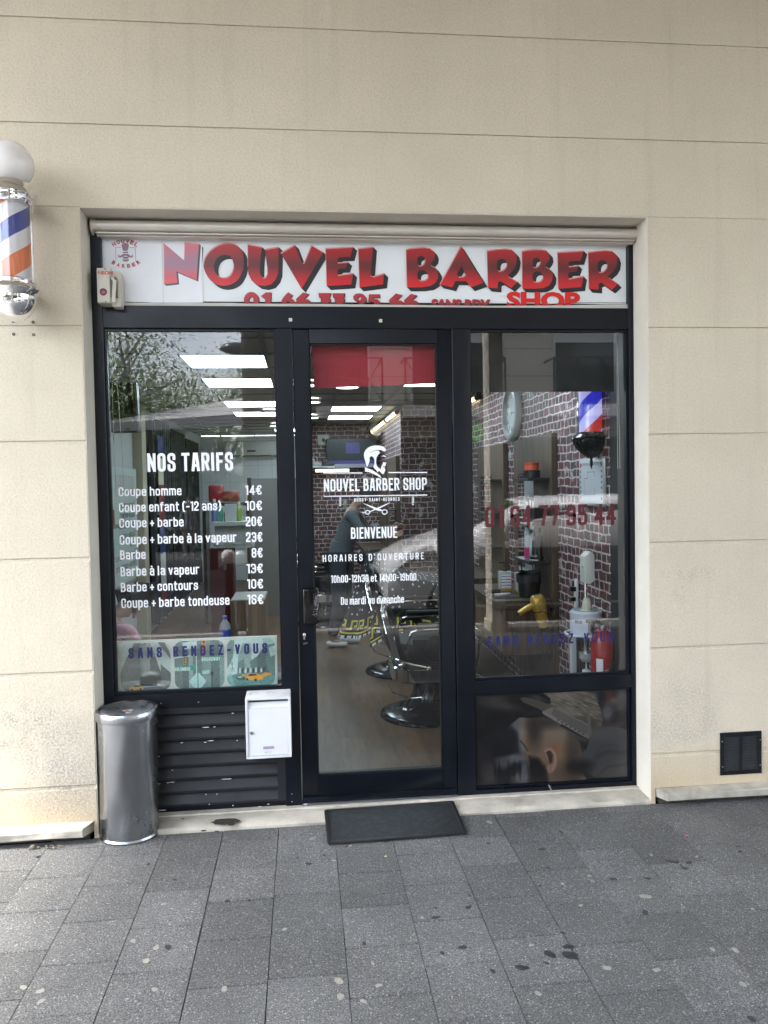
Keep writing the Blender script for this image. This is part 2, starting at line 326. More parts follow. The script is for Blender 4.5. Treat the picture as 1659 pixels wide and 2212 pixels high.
# ------------------------------------------------------------------ materials
def stucco(name, base, stain):
    m = bpy.data.materials.new(name); m.use_nodes = True; n = m.node_tree; L = n.links.new; N = n.nodes.new
    p = n.nodes['Principled BSDF']; p.inputs['Roughness'].default_value = .92; p.inputs['Specular IOR Level'].default_value = .2
    g = N('ShaderNodeNewGeometry')
    a = N('ShaderNodeTexNoise'); a.inputs['Scale'].default_value = 1.1; a.inputs['Detail'].default_value = 8; a.inputs['Roughness'].default_value = .6
    L(g.outputs['Position'], a.inputs['Vector'])
    r = N('ShaderNodeValToRGB'); L(a.outputs[0], r.inputs[0]); e = r.color_ramp.elements
    e[0].position = .32; e[1].position = .68; e[0].color = (*[c*.93 for c in base], 1); e[1].color = (*[c*1.05 for c in base], 1)
    fn = N('ShaderNodeTexNoise'); fn.inputs['Scale'].default_value = 95; fn.inputs['Detail'].default_value = 5; fn.inputs['Roughness'].default_value = .7
    L(g.outputs['Position'], fn.inputs['Vector'])
    fr = N('ShaderNodeValToRGB'); L(fn.outputs[0], fr.inputs[0]); fr.color_ramp.elements[0].position = .3; fr.color_ramp.elements[0].color = (.8, .8, .8, 1)
    fr.color_ramp.elements[1].position = .55
    m1 = N('ShaderNodeMix'); m1.data_type = 'RGBA'; m1.blend_type = 'MULTIPLY'; m1.inputs[0].default_value = .8
    L(r.outputs[0], m1.inputs[6]); L(fr.outputs[0], m1.inputs[7])
    # grime low on the wall, in patches
    sx = N('ShaderNodeSeparateXYZ'); L(g.outputs['Position'], sx.inputs[0])
    mr = N('ShaderNodeMapRange'); L(sx.outputs['Z'], mr.inputs[0]); mr.inputs[1].default_value = .95; mr.inputs[2].default_value = .25; mr.inputs[3].default_value = 0; mr.inputs[4].default_value = 1
    b = N('ShaderNodeTexNoise'); b.inputs['Scale'].default_value = 2.3; b.inputs['Detail'].default_value = 5; L(g.outputs['Position'], b.inputs['Vector'])
    br = N('ShaderNodeMapRange'); L(b.outputs[0], br.inputs[0]); br.inputs[1].default_value = .46; br.inputs[2].default_value = .66
    mu = N('ShaderNodeMath'); mu.operation = 'MULTIPLY'; L(mr.outputs[0], mu.inputs[0]); L(br.outputs[0], mu.inputs[1])
    sp = N('ShaderNodeMath'); sp.operation = 'MULTIPLY'; L(mu.outputs[0], sp.inputs[0])
    inv = N('ShaderNodeMapRange'); L(fn.outputs[0], inv.inputs[0]); inv.inputs[1].default_value = .62; inv.inputs[2].default_value = .38; L(inv.outputs[0], sp.inputs[1])
    m2 = N('ShaderNodeMix'); m2.data_type = 'RGBA'; L(sp.outputs[0], m2.inputs[0]); L(m1.outputs[2], m2.inputs[6]); m2.inputs[7].default_value = (*stain, 1)
    # faint drip streaks
    sm = N('ShaderNodeMapping'); sm.inputs['Scale'].default_value = (9, 9, .55); L(g.outputs['Position'], sm.inputs['Vector'])
    sn = N('ShaderNodeTexNoise'); sn.inputs['Scale'].default_value = 1.2; sn.inputs['Detail'].default_value = 6; L(sm.outputs[0], sn.inputs['Vector'])
    sr = N('ShaderNodeMapRange'); L(sn.outputs[0], sr.inputs[0]); sr.inputs[1].default_value = .56; sr.inputs[2].default_value = .80; sr.inputs[3].default_value = 0; sr.inputs[4].default_value = .22
    ms = N('ShaderNodeMix'); ms.data_type = 'RGBA'; L(sr.outputs[0], ms.inputs[0]); L(m2.outputs[2], ms.inputs[6]); ms.inputs[7].default_value = (.30, .27, .22, 1); m2 = ms
    # two old grime patches
    for (bx, bz, rx, rz, st, colr) in ((-1.38, .56, .30, .20, .75, (.20,.19,.18)), (2.00, 1.20, .20, .05, .6, (.30,.27,.23)), (1.95, 1.08, .05, .12, .4, (.30,.27,.23))):
        vs_ = N('ShaderNodeVectorMath'); vs_.operation = 'SUBTRACT'; L(g.outputs['Position'], vs_.inputs[0]); vs_.inputs[1].default_value = (bx, 0, bz)
        vm = N('ShaderNodeVectorMath'); vm.operation = 'MULTIPLY'; L(vs_.outputs[0], vm.inputs[0]); vm.inputs[1].default_value = (1/rx, 0, 1/rz)
        ln = N('ShaderNodeVectorMath'); ln.operation = 'LENGTH'; L(vm.outputs[0], ln.inputs[0])
        lr = N('ShaderNodeMapRange'); L(ln.outputs['Value'], lr.inputs[0]); lr.inputs[1].default_value = 1.25; lr.inputs[2].default_value = .1; lr.interpolation_type = 'SMOOTHSTEP'
        sp2 = N('ShaderNodeMapRange'); L(fn.outputs[0], sp2.inputs[0]); sp2.inputs[1].default_value = .56; sp2.inputs[2].default_value = .40
        b2 = N('ShaderNodeTexNoise'); b2.inputs['Scale'].default_value = 14; b2.inputs['Detail'].default_value = 6; L(g.outputs['Position'], b2.inputs['Vector']); b3 = N('ShaderNodeMapRange'); L(b2.outputs[0], b3.inputs[0]); b3.inputs[1].default_value = .38; b3.inputs[2].default_value = .6
        k1 = N('ShaderNodeMath'); k1.operation = 'MULTIPLY'; L(lr.outputs[0], k1.inputs[0]); L(sp2.outputs[0], k1.inputs[1])
        k2 = N('ShaderNodeMath'); k2.operation = 'MULTIPLY'; L(k1.outputs[0], k2.inputs[0]); L(b3.outputs[0], k2.inputs[1])
        k3 = N('ShaderNodeMath'); k3.operation = 'MULTIPLY'; L(k2.outputs[0], k3.inputs[0]); k3.inputs[1].default_value = st
        mm = N('ShaderNodeMix'); mm.data_type = 'RGBA'; L(k3.outputs[0], mm.inputs[0]); L(m2.outputs[2], mm.inputs[6]); mm.inputs[7].default_value = (*colr, 1); m2 = mm
    # rising damp, ochre, just above the plinth
    mz = N('ShaderNodeMapRange'); L(sx.outputs['Z'], mz.inputs[0]); mz.inputs[1].default_value = .34; mz.inputs[2].default_value = .12
    mz2 = N('ShaderNodeMath'); mz2.operation = 'MULTIPLY'; L(mz.outputs[0], mz2.inputs[0]); L(a.outputs[0], mz2.inputs[1])
    m3_ = N('ShaderNodeMix'); m3_.data_type = 'RGBA'; L(mz2.outputs[0], m3_.inputs[0]); L(m2.outputs[2], m3_.inputs[6]); m3_.inputs[7].default_value = (.45, .34, .19, 1)
    L(m3_.outputs[2], p.inputs['Base Color'])
    # roughcast relief
    dv = N('ShaderNodeTexNoise'); dv.inputs['Scale'].default_value = 60; L(g.outputs['Position'], dv.inputs['Vector'])
    ad = N('ShaderNodeMix'); ad.data_type = 'RGBA'; ad.blend_type = 'ADD'; ad.inputs[0].default_value = .022; L(g.outputs['Position'], ad.inputs[6]); L(dv.outputs['Color'], ad.inputs[7])
    v1 = N('ShaderNodeTexVoronoi'); v1.feature = 'SMOOTH_F1'; v1.inputs['Scale'].default_value = 110; L(ad.outputs[2], v1.inputs['Vector'])
    bu = N('ShaderNodeBump'); bu.inputs['Strength'].default_value = .55; bu.inputs['Distance'].default_value = .003; L(v1.outputs[0], bu.inputs['Height'])
    bu2 = N('ShaderNodeBump'); bu2.inputs['Strength'].default_value = .35; bu2.inputs['Distance'].default_value = .004; L(fn.outputs[0], bu2.inputs['Height'])
    L(bu.outputs[0], bu2.inputs['Normal']); L(bu2.outputs[0], p.inputs['Normal'])
    MATS[name] = m; return m
WALLC = (.60, .535, .425)
m_wall = stucco('roughcast render', WALLC, (.24, .23, .22))
m_smooth = M('smooth render', (.62, .58, .5), .85, var=.06, vs=5, bump=.25, bs=90)
m_joint = M('joint', (.36, .32, .26), .9, var=.15, vs=20)
m_frame = M('anthracite aluminium', (.0018, .0034, .0075), .36, var=.3, vs=3, rvar=.08, spec=.28, bump=.04, bs=30)
m_gasket = M('rubber gasket', (.002, .002, .0025), .6)
m_stone = M('pale stone', (.37, .345, .29), .85, var=.4, vs=7, bump=.3, bs=120)
m_white = M('white paint', (.63, .64, .66), .38, var=.03, vs=6)
m_board = M('sign vinyl', (.70, .73, .75), .42, var=.04, vs=3, bump=.12, bs=14)
m_faded = M('newer sign vinyl', (.74, .75, .80), .45, var=.04, vs=5, bump=.1, bs=30)
m_alu = M('champagne aluminium', (.56, .52, .46), .38, metal=.25, var=.08, vs=4)
m_chrome = M('chrome', (.82, .82, .82), .08, metal=1)
m_steel = M('brushed steel', (.29, .30, .315), .25, metal=1, var=.14, vs=4, rvar=.06, bump=.09, bs=5)
m_black = M('black plastic', (.005, .005, .0055), .3)
m_glossblack = M('gloss black', (.003, .003, .0035), .12)
m_leather = M('black leather', (.005, .005, .0055), .42, bump=.12, bs=120, spec=.22)
m_vinyl = M('white vinyl lettering', (.82, .83, .86), .5)
m_blue = M('blue vinyl lettering', (.005, .008, .085), .5)
m_dred = M('dark red vinyl lettering', (.085, .0035, .012), .5)
m_ivory = M('ivory plastic', (.55, .53, .46), .45, var=.06, vs=9)
def glass(name, k, tint=(1, 1, 1)):
    m = bpy.data.materials.new(name); m.use_nodes = True; n = m.node_tree; n.nodes.clear(); N = n.nodes.new; L = n.links.new
    t = N('ShaderNodeBsdfTransparent'); t.inputs[0].default_value = (*tint, 1); g = N('ShaderNodeBsdfGlossy'); g.inputs['Roughness'].default_value = 0.0
    fr = N('ShaderNodeFresnel'); gb = N('ShaderNodeNewGeometry'); mi = N('ShaderNodeMath'); mi.operation = 'MULTIPLY_ADD'; L(gb.outputs['Backfacing'], mi.inputs[0]); mi.inputs[1].default_value = 1/1.5-1.5; mi.inputs[2].default_value = 1.5; L(mi.outputs[0], fr.inputs[0]); mu = N('ShaderNodeMath'); mu.operation = 'MULTIPLY'; mu.inputs[1].default_value = k; mu.use_clamp = True
    L(fr.outputs[0], mu.inputs[0]); mx_ = N('ShaderNodeMixShader'); L(mu.outputs[0], mx_.inputs[0]); L(t.outputs[0], mx_.inputs[1]); L(g.outputs[0], mx_.inputs[2])
    o = N('ShaderNodeOutputMaterial'); L(mx_.outputs[0], o.inputs[0]); MATS[name] = m; return m
m_glass = glass('window glass', 2.1, (.86, .89, .88))
m_clear = glass('clear plastic', 1.6, (.93, .94, .95))
# ================================================================== SETTING
OX0, OX1, OZ = -1.034, 1.788, 3.045      # the opening in the facade
FY = 0.20                                # glass plane of the shopfront
JZ = [at(0,34.2,0).z, at(830,286,0).z, OZ+.008, 2.405+.0, 1.947, 1.387, .828, .268]
JZ = [(at(0,a,0).z+at(1659,b,0).z)/2 for a, b in ((34.2,100.7),(262.9,307),(444.5,468.2),(705.2,704.7),(958.2,929.9),(1208.8,1164),(1459.2,1386.6),(1708.7,1611.3))]
OZ = JZ[2]-.004
# ---- pavement: small concrete slabs in staggered rows running away from the wall
def slab_mat():
    m = bpy.data.materials.new('concrete slab'); m.use_nodes = True; n = m.node_tree; L = n.links.new; N = n.nodes.new
    p = n.nodes['Principled BSDF']; p.inputs['Roughness'].default_value = .72; g = N('ShaderNodeNewGeometry')
    def nz(s, d=4, r=.6):
        a = N('ShaderNodeTexNoise'); a.inputs['Scale'].default_value = s; a.inputs['Detail'].default_value = d; a.inputs['Roughness'].default_value = r; L(g.outputs['Position'], a.inputs['Vector']); return a
    r0 = N('ShaderNodeValToRGB'); L(g.outputs['Random Per Island'], r0.inputs[0]); r0.color_ramp.elements[0].color = (.088, .088, .088, 1); r0.color_ramp.elements[1].color = (.120, .120, .120, 1)
    b = nz(190, 3, .8); rb = N('ShaderNodeValToRGB'); L(b.outputs[0], rb.inputs[0]); e = rb.color_ramp.elements; e[0].position = .36; e[0].color = (.30, .30, .30, 1); e[1].position = .66; e[1].color = (2.0, 2.0, 1.97, 1)
    x = N('ShaderNodeMix'); x.data_type = 'RGBA'; x.blend_type = 'MULTIPLY'; x.inputs[0].default_value = 1; L(r0.outputs[0], x.inputs[6]); L(rb.outputs[0], x.inputs[7])
    wv = N('ShaderNodeTexVoronoi'); wv.inputs['Scale'].default_value = 210; L(g.outputs['Position'], wv.inputs['Vector']); wr = N('ShaderNodeValToRGB'); sw = N('ShaderNodeSeparateColor'); L(wv.outputs['Color'], sw.inputs[0]); L(sw.outputs[0], wr.inputs[0]); e = wr.color_ramp.elements; e[0].color = (.55,.55,.55,1); e[1].position = .93; e[1].color = (1.25,1.25,1.25,1); q_ = e.new(.99); q_.color = (2.5,2.5,2.4,1)
    xw = N('ShaderNodeMix'); xw.data_type = 'RGBA'; xw.blend_type = 'MULTIPLY'; xw.inputs[0].default_value = .85; L(x.outputs[2], xw.inputs[6]); L(wr.outputs[0], xw.inputs[7]); x = xw
    c = nz(2.2, 6); rc = N('ShaderNodeValToRGB'); L(c.outputs[0], rc.inputs[0]); e = rc.color_ramp.elements; e[0].position = .33; e[0].color = (.78, .78, .78, 1); e[1].position = .7; e[1].color = (1.15, 1.15, 1.15, 1)
    y = N('ShaderNodeMix'); y.data_type = 'RGBA'; y.blend_type = 'MULTIPLY'; y.inputs[0].default_value = 1; L(x.outputs[2], y.inputs[6]); L(rc.outputs[0], y.inputs[7])
    v = N('ShaderNodeTexVoronoi'); v.inputs['Scale'].default_value = 34; L(g.outputs['Position'], v.inputs['Vector'])
    rv = N('ShaderNodeMapRange'); L(v.outputs['Distance'], rv.inputs[0]); rv.inputs[1].default_value = .13; rv.inputs[2].default_value = .05
    d = nz(5, 2); rd = N('ShaderNodeMapRange'); L(d.outputs[0], rd.inputs[0]); rd.inputs[1].default_value = .5; rd.inputs[2].default_value = .62
    q = N('ShaderNodeMath'); q.operation = 'MULTIPLY'; L(rv.outputs[0], q.inputs[0]); L(rd.outputs[0], q.inputs[1])
    z = N('ShaderNodeMix'); z.data_type = 'RGBA'; L(q.outputs[0], z.inputs[0]); L(y.outputs[2], z.inputs[6]); z.inputs[7].default_value = (.42, .41, .38, 1)
    L(z.outputs[2], p.inputs['Base Color'])
    bu = N('ShaderNodeBump'); bu.inputs['Strength'].default_value = .7; bu.inputs['Distance'].default_value = .003; L(b.outputs[0], bu.inputs['Height']); L(bu.outputs[0], p.inputs['Normal'])
    return m
m_slab = slab_mat()
m_grit = M('joint grit', (.022, .021, .020), .95, var=.5, vs=60)
m_gum = M('old gum', (.27, .26, .225), .8, var=.2, vs=60); m_gumd = M('dark gum', (.028, .027, .027), .7, var=.3, vs=50); m_spill = M('oily stain', (.018, .018, .019), .45, var=.3, vs=40)
m_rose = M('pink scrap', (.6, .02, .12), .5); m_butt = M('cigarette butt', (.7, .5, .3), .8)
mb = MB(); mb.box(-9, 11, -4.9, 0.02, -.10, -.012, 1)
offs = {}
known = {0: -.10, 1: -.24, 2: -.10, 3: -.25, -1: -.12, -2: -.0, -3: -.2, 4: -.05, 5: -.17}
bmS = bmesh.new()
for i in range(-28, 38):
    x0 = -.155+.2735*i; x1 = x0+.2735; gx_ = random.choice((.0009, .0011, .0014, .0024))
    o = known.get(i, -random.random()*.28)
    y = o+.28
    while y > -4.8:
        ya, yb = max(y-.28, -4.85), min(y, .0); g = .0024+random.random()*.0028; y -= .28
        if yb-ya < .03: continue
        dz = random.uniform(-.0015, .0012)
        v = [bmS.verts.new(p) for p in ((x0+gx_+random.uniform(0,.0012), ya+g, dz), (x1-gx_, ya+g, dz+random.uniform(-.001,.001)), (x1-gx_-random.uniform(0,.0012), yb-g, dz), (x0+gx_, yb-g, dz))]
        w = [bmS.verts.new((a.co.x+b[0]*.0022, a.co.y+b[1]*.0022, -.012)) for a, b in zip(v, ((-1,-1),(1,-1),(1,1),(-1,1)))]
        bmS.faces.new(v); [bmS.faces.new((w[k], w[(k+1) % 4], v[(k+1) % 4], v[k])) for k in range(4)]
vv = [tuple(v.co) for v in bmS.verts]; bmS.verts.index_update(); mb.add(vv, [tuple(v.index for v in f.verts) for f in bmS.faces], 0); bmS.free()
def blot(cx, cy, r, m, el=1, z=.0024):
    r *= .85; n = 14; ph = random.random()*6; ra = random.random()*PI
    pts = []
    for k in range(n):
        a = 2*PI*k/n; q = r*(1+.22*math.sin(2*a+ph)+random.uniform(-.13, .13)); x, y = q*math.cos(a)*el, q*math.sin(a)
        pts.append((cx+x*math.cos(ra)-y*math.sin(ra), cy+x*math.sin(ra)+y*math.cos(ra), z+random.uniform(0, .0006)))
    mb.add(pts, [tuple(range(n))], m)
zA, zB, zC = zm(0,3200,1.659), zm(1000,3200,1.659), zm(2000,3200,1.62)
def spots(z, L, m, r):
    for t in L:
        p = atz(*z(t[0], t[1])); blot(p.x, p.y, t[2] if len(t) > 2 else r*random.uniform(.6, 1.2), m, 1.15)
spots(zA, [(155,415),(175,497),(1070,600,.011),(1275,600),(1248,846),(955,972,.016),(1020,885,.014),(870,840,.012),(153,1145,.014),(262,1170,.014),(268,1236,.013),(1465,1155,.014),(1010,1160,.012),(445,1000),(105,870)], 2, .008)
spots(zA, [(970,340,.010),(1330,108,.012),(1415,122,.010),(245,290,.011),(1095,880,.014),(1628,577,.009),(1140,440),(1480,580),(940,276)], 3, .009)
spots(zB, [(380,173,.014),(1537,65,.017),(630,218,.010),(555,1102,.018),(565,1207,.016),(715,1237,.012),(815,1132,.012),(200,765,.010),(522,315,.011),(1188,510),(1100,690),(777,990)], 2, .008)
spots(zB, [(605,224,.009),(855,194,.010),(460,282,.010),(357,338,.014),(1530,204,.010),(1410,545,.008),(1400,622,.014),(1187,688,.015),(1188,626),(1362,883,.015),(1230,920,.010),(720,858,.011),(848,532),(1560,1038,.012),(285,300)], 3, .008)
spots(zC, [(348,457,.010),(877,537,.022),(915,273,.010),(465,594,.010),(1305,877,.012),(1450,880,.014),(633,994,.016),(192,1157,.012),(150,848,.009),(950,1008,.014),(1498,1100,.013),(558,35,.007),(520,406),(1560,617),(1205,284),(541,440)], 2, .008)
spots(zC, [(217,236,.016),(338,126,.011),(445,220,.008),(254,357,.010),(205,470,.008),(670,425,.014),(888,421,.012),(875,639,.016),(1480,252,.012),(1465,218,.010),(1555,1320,.014),(245,963,.010),(350,770,.010),(765,296),(585,15)], 3, .008)
spots(zC, [(1050,314,.016),(1025,312,.014),(1080,318,.012),(1155,322,.016),(1128,358,.013),(1105,338,.008),(985,288,.007),(960,283,.006),(387,858,.018),(398,912,.028),(418,925,.016),(270,905,.022),(245,900,.012),(88,990,.020),(515,96,.008),(1035,253,.008)], 4, .01)
p = atz(*zC(1140, 149)); blot(p.x, p.y, .007, 5, 1.6, .004)
p = atz(*zB(860, 290)); blot(p.x, p.y, .006, 6, 1.4, .004)
for k in range(620):
    x, y = random.uniform(-2.2, 2.6), random.uniform(-1.7, -.02); blot(x, y, random.choice((.0018, .0022, .003)), random.choice((2, 2, 2, 3)), 1.3)
mb.build('pavement', [m_slab, m_grit, m_gum, m_gumd, m_spill, m_rose, m_butt], origin=(0,0,0), smooth=0, fixn=False, kind='structure')

# ---- street, seen in the glass
mb = MB(); mb.add([(-60,-60,-1.45),(60,-60,-1.45),(60,-4.9,-.06),(-60,-4.9,-.06)], [(0,1,2,3)])
mb.build('road', M('asphalt', (.05,.05,.052), .85, var=.3, vs=3, bump=.3, bs=80), origin=(0,0,0), kind='structure', smooth=0)
mb = MB(); mb.box(-9, 11, -5.05, -4.9, -.2, 0)
mb.build('kerb', M('granite', (.3,.29,.28), .7, var=.2, vs=30), origin=(0,0,0), kind='structure', bevel=.01)

# ---- facade
def facade():
    t = T('shop_building', (0, 0, 0), 'cream roughcast building wall with horizontal joints around the barber shopfront', 'building')
    ZT = 8.0
    def panels(mb, x0, x1, zs, face_y=0.0):
        for a, b in zs: mb.box(x0, x1, face_y, .30, a, b)
    BH = .019                                  # height of the double-line band
    mb = MB(); bands = MB(); edges = sorted(JZ)
    lev = [.083]+edges+[5.2, 5.85, 6.5, 7.2, ZT]
    for (x0, x1) in ((-9, OX0), (OX1, 11)):
        for i in range(len(lev)-1):
            a, b = lev[i], lev[i+1]
            if i > 0 and a < OZ-.1 or a > OZ+.1 or True:
                z0 = a; z1 = b-BH
                if i == len(lev)-2: z1 = b
                if a > OZ-.05: continue
                mb.box(x0, x1, 0, .3, z0, z1)
                bands.box(x0, x1, .0045, .29, z1, b-.0042)
                bands.box(x0, x1, .0075, .28, b-.0042, b)
    for i in range(len(lev)-1):
        a, b = lev[i], lev[i+1]
        if a < OZ-.05: continue
        z0 = a; z1 = b-BH
        mb.box(-9, 11, 0, .3, z0 if a > OZ+.05 else OZ, z1)
        bands.box(-9, 11, .0045, .29, z1, b-.0042); bands.box(-9, 11, .0075, .28, b-.0042, b)
    mb.build('wall', m_wall, t, origin=(0,0,0), bevel=.0015, seg=1)
    bands.build('joint_band', [m_wall], t, origin=(0,0,0), smooth=0)
    # smooth reveals of the opening
    mb = MB(); mb.box(OX0-.001, OX0+.004, .003, .295, 0, OZ-.0); mb.box(OX1-.004, OX1+.001, .003, .295, 0, OZ); mb.box(OX0+.004, OX1-.004, .003, .295, OZ-.004, OZ+.001)
    mb.build('reveal', m_smooth, t, origin=(0,0,0), smooth=0)
    # stone plinths
    for x0, x1 in ((-9, -1.052), (1.812, 11)):
        mb = MB(); zt = .083; s = 1 if x0 > 0 else -1
        pr = [(.02, .034), (-.062, .034), (-.068, .040), (-.068, .069), (-.062, .0745), (.0, zt), (.02, zt)]
        k = len(pr); xs = []
        n = 40 if True else 2
        for j in range(n+1):
            u = j/n; x = x0+(x1-x0)*u
            xs.append(x)
        vs = []
        for j, x in enumerate(xs):
            for (yy, zz) in pr:
                e = 0
                if (s > 0 and j == 0) or (s < 0 and j == n): e = (.035 if yy < -.03 else 0)*s
                vs.append((x+e+random.uniform(-.001,.001), yy+random.uniform(-.002,.002)*(yy < -.05), zz+random.uniform(-.002,.002)*(zz < .11)))
        fs = [(j*k+i, j*k+(i+1) % k, (j+1)*k+(i+1) % k, (j+1)*k+i) for j in range(n) for i in range(k)]
        fs += [tuple(range(k)), tuple(range(n*k, (n+1)*k))]
        mb.add(vs, fs); mb.build('plinth', m_stone, t, smooth=0)
        mb = MB(); mb.box(x0+(.02 if s > 0 else 0), x1-(0 if s > 0 else .02), .0, .3, 0, .0822)
        mb.build('footing', M('dark footing', (.05,.045,.04), .95, var=.5, vs=12), t, smooth=0)
    # corner stubs of render between plinth and opening
    for xa_, xb_ in ((-1.05, OX0), (OX1, 1.81)): mb = MB(); mb.box(xa_, xb_, 0, .3, 0, .0825); mb.build('wall_foot', m_wall, t, origin=(0,0,0), smooth=0)
    return t
bld = facade()
m_concrete = M('painted concrete', (.52, .48, .41), .85, var=.08, vs=2, bump=.2, bs=60)
# arcade over the pavement
t = T('arcade', (2, -4.5, 0), 'beige columns and ceiling of the arcade over the pavement', 'arcade')
mb = MB(); mb.box(-4.75, 11, -4.75, -.002, 5.5, 5.7); mb.build('ceiling', m_concrete, t, smooth=0)
mb = MB(); mb.box(-4.75, 11, -4.75, -4.35, 4.5, 5.499); mb.build('beam', m_concrete, t, smooth=0)
for x, w in ((-.43, .21), (2.20, .08), (4.9, .17), (-4.4, .17)):
    mb = MB(); mb.box(x-w, x+w, -4.72, -4.42, .0, 4.499); mb.box(x-w-.02, x+w+.02, -4.74, -4.40, 0, .12); mb.build('column', m_concrete, t, smooth=0)

# ---- stone sill under the shopfront
mb = MB()
n = 48; vs = []
pr = [(.30, -.01), (-.002, -.01), (-.004, .012), (.012, .022), (.135, .028), (.14, .034), (.30, .036)]
for j in range(n+1):
    x = OX0+.004+(OX1-OX0-.008)*j/n
    for i, (yy, zz) in enumerate(pr):
        j1 = random.uniform(-.004, .004) if i in (1, 2, 3) else 0
        vs.append((x, yy+j1, zz+(random.uniform(-.0015, .0015) if i in (2, 3, 4) else 0)))
k = len(pr); mb.add(vs, [(j*k+i, j*k+i+1, (j+1)*k+i+1, (j+1)*k+i) for j in range(n) for i in range(k-1)])
def sill_mat():
    m = M('worn sill stone', (.42, .39, .33), .8, var=.28, vs=7, bump=.4, bs=60); return m
mb.build('door_sill', sill_mat(), label='worn pale stone sill under the shopfront with chipped front edge', cat='sill', smooth=30)
mb = MB()
for (px, py, r, e) in ((487, 1776, .045, 1.5), (440, 1796, .012, 1.3), (500, 1782, .02, 1), (720, 1740, .006, 1), (395, 1770, .008, 1)):
    p = atz(px, py, .03); blot(p.x, p.y, r, 0, e, .0335) if False else None
    n = 16; q = [(p.x+r*e*math.cos(2*PI*i/n)*random.uniform(.8,1.15), p.y+r*.8*math.sin(2*PI*i/n)*random.uniform(.8,1.15), .0300+(.004 if p.y < .1 else .0055)) for i in range(n)]
    mb.add(q, [tuple(range(n))])
mb.build('stain', M('dark stain', (.035,.03,.026), .8, var=.5, vs=60), bpy.data.objects['door_sill'], smooth=0)
# ================================================================== SHOPFRONT
# measured on the glass plane: x and z of the members
L0, L1 = -.978, -.121        # left window glass
R0, R1 = .886, 1.757         # right window glass
WT = 2.513; WBL = .655; WBR = .648
DX0, DX1, DT = -.036, .789, 2.513
front = T('shopfront', (.38, FY, .03), 'dark anthracite metal shopfront with glazed door between two windows', 'shopfront')
mb = MB()
ya, yb = FY-.03, FY+.05
mb.box(OX0+.004, L0, ya, yb, .03, OZ-.005)                       # left stile
mb.box(R1, OX1-.004, ya, yb, .03, OZ-.005)                       # right stile
mb.box(L0, R1, ya, yb, WT, 2.625)                                # head rail
mb.box(L1, DX0-.004, ya, yb, .03, WT)                            # left mullion
mb.box(DX1+.004, R0, ya, yb, .03, WT)                            # right mullion
mb.box(L0, L1, ya, yb, .575, WBL)                                # left transom
mb.box(L0, L1, ya+.012, yb, .03, .062)
mb.box(R0, R1, ya, yb, .575, WBR)                                # right transom
mb.box(R0, R1, ya, yb, .03, .058)
mb.build('frame', m_frame, front, bevel=.002, seg=1)
mb = MB()                                                        # back panel behind the sign, and the dark slot over the awning
mb.box(OX0+.004, OX1-.004, .24, .29, 2.62, OZ-.004); mb.build('fascia_backing', m_gasket, front, smooth=0)
mb = MB()                                                        # glazing beads
def bead(x0, x1, z0, z1, w=.012, y=FY-.012):
    mb.box(x0, x0+w, y, FY+.01, z0, z1); mb.box(x1-w, x1, y, FY+.01, z0, z1); mb.box(x0+w, x1-w, y, FY+.01, z1-w, z1); mb.box(x0+w, x1-w, y, FY+.01, z0, z0+w)
for q in ((L0, L1, WBL, WT), (R0, R1, WBR, WT), (R0, R1, .058, .575)): mb = MB(); bead(*q); mb.build('glazing_bead', m_frame, front, smooth=0)
mb = MB(); y = FY+.004
mb.quad((L0+.01, y, WBL+.01), (L1-.01, y, WBL+.01), (L1-.01, y, WT-.01), (L0+.01, y, WT-.01)); o = mb.build('window_pane', m_glass, front, smooth=0, fixn=False)
mb = MB(); mb.quad((R0+.01, y, WBR+.01), (R1-.01, y, WBR+.01), (R1-.01, y, WT-.01), (R0+.01, y, WT-.01)); mb.build('window_pane', m_glass, front, smooth=0, fixn=False)
# the door
door = T('door', ((DX0+DX1)/2, FY, .03), None, None); door.parent = front; door.location = WL[door.name]-WL['shopfront']
GX0, GX1, GZ0, GZ1 = .046, .713, .181, 2.437
mb = MB(); da, db = FY-.022, FY+.045
mb.box(DX0, GX0, da, db, .036, DT-.004); mb.box(GX1, DX1, da, db, .036, DT-.004); mb.box(GX0, GX1, da, db, GZ1, DT-.004); mb.box(GX0, GX1, da, db, .036, GZ0)
mb.box(DX0+.002, DX1-.002, da-.012, da, .05, .075)
mb.build('door_frame', m_frame, door, bevel=.0025, seg=1)
mb = MB(); bead(GX0, GX1, GZ0, GZ1, .007, FY-.010); mb.build('door_bead', m_gasket, door, smooth=0)
mb = MB(); mb.quad((GX0+.005, y, GZ0+.005), (GX1-.005, y, GZ0+.005), (GX1-.005, y, GZ1-.005), (GX0+.005, y, GZ1-.005)); mb.build('door_pane', m_glass, door, smooth=0, fixn=False)
zd = zm(1150, 2000, 2.011)
a = at(*zd(78, 640), FY-.05); b = at(*zd(215, 918), FY-.05)
mb = MB(); mb.box(a.x+.004, b.x, FY-.062, FY-.035, b.z, a.z)
h = mb.build('handle', m_glossblack, door, bevel=.008, seg=3)
mb = MB(); w = b.x-a.x
for k in range(70):                                              # chipped lacquer
    x = b.x-abs(random.gauss(0, .012))-.001; z = random.triangular(b.z+.01, a.z-.01, a.z-.04); r = random.uniform(.0008, .0026)
    mb.add([(x+r*math.cos(q)*random.uniform(.6,1.2), FY-.0622-k*1e-6, z+r*1.3*math.sin(q)*random.uniform(.6,1.2)) for q in (0,1,2,3,4,5)], [(0,1,2,3,4,5)])
mb.build('chipped_paint', m_chrome, h, smooth=0)
for zq in (a.z-.05, b.z+.03): mb = MB(); mb.box(a.x+.02, a.x+.045, FY-.036, FY-.02, zq, zq+.02); mb.build('handle_foot', m_black, door)
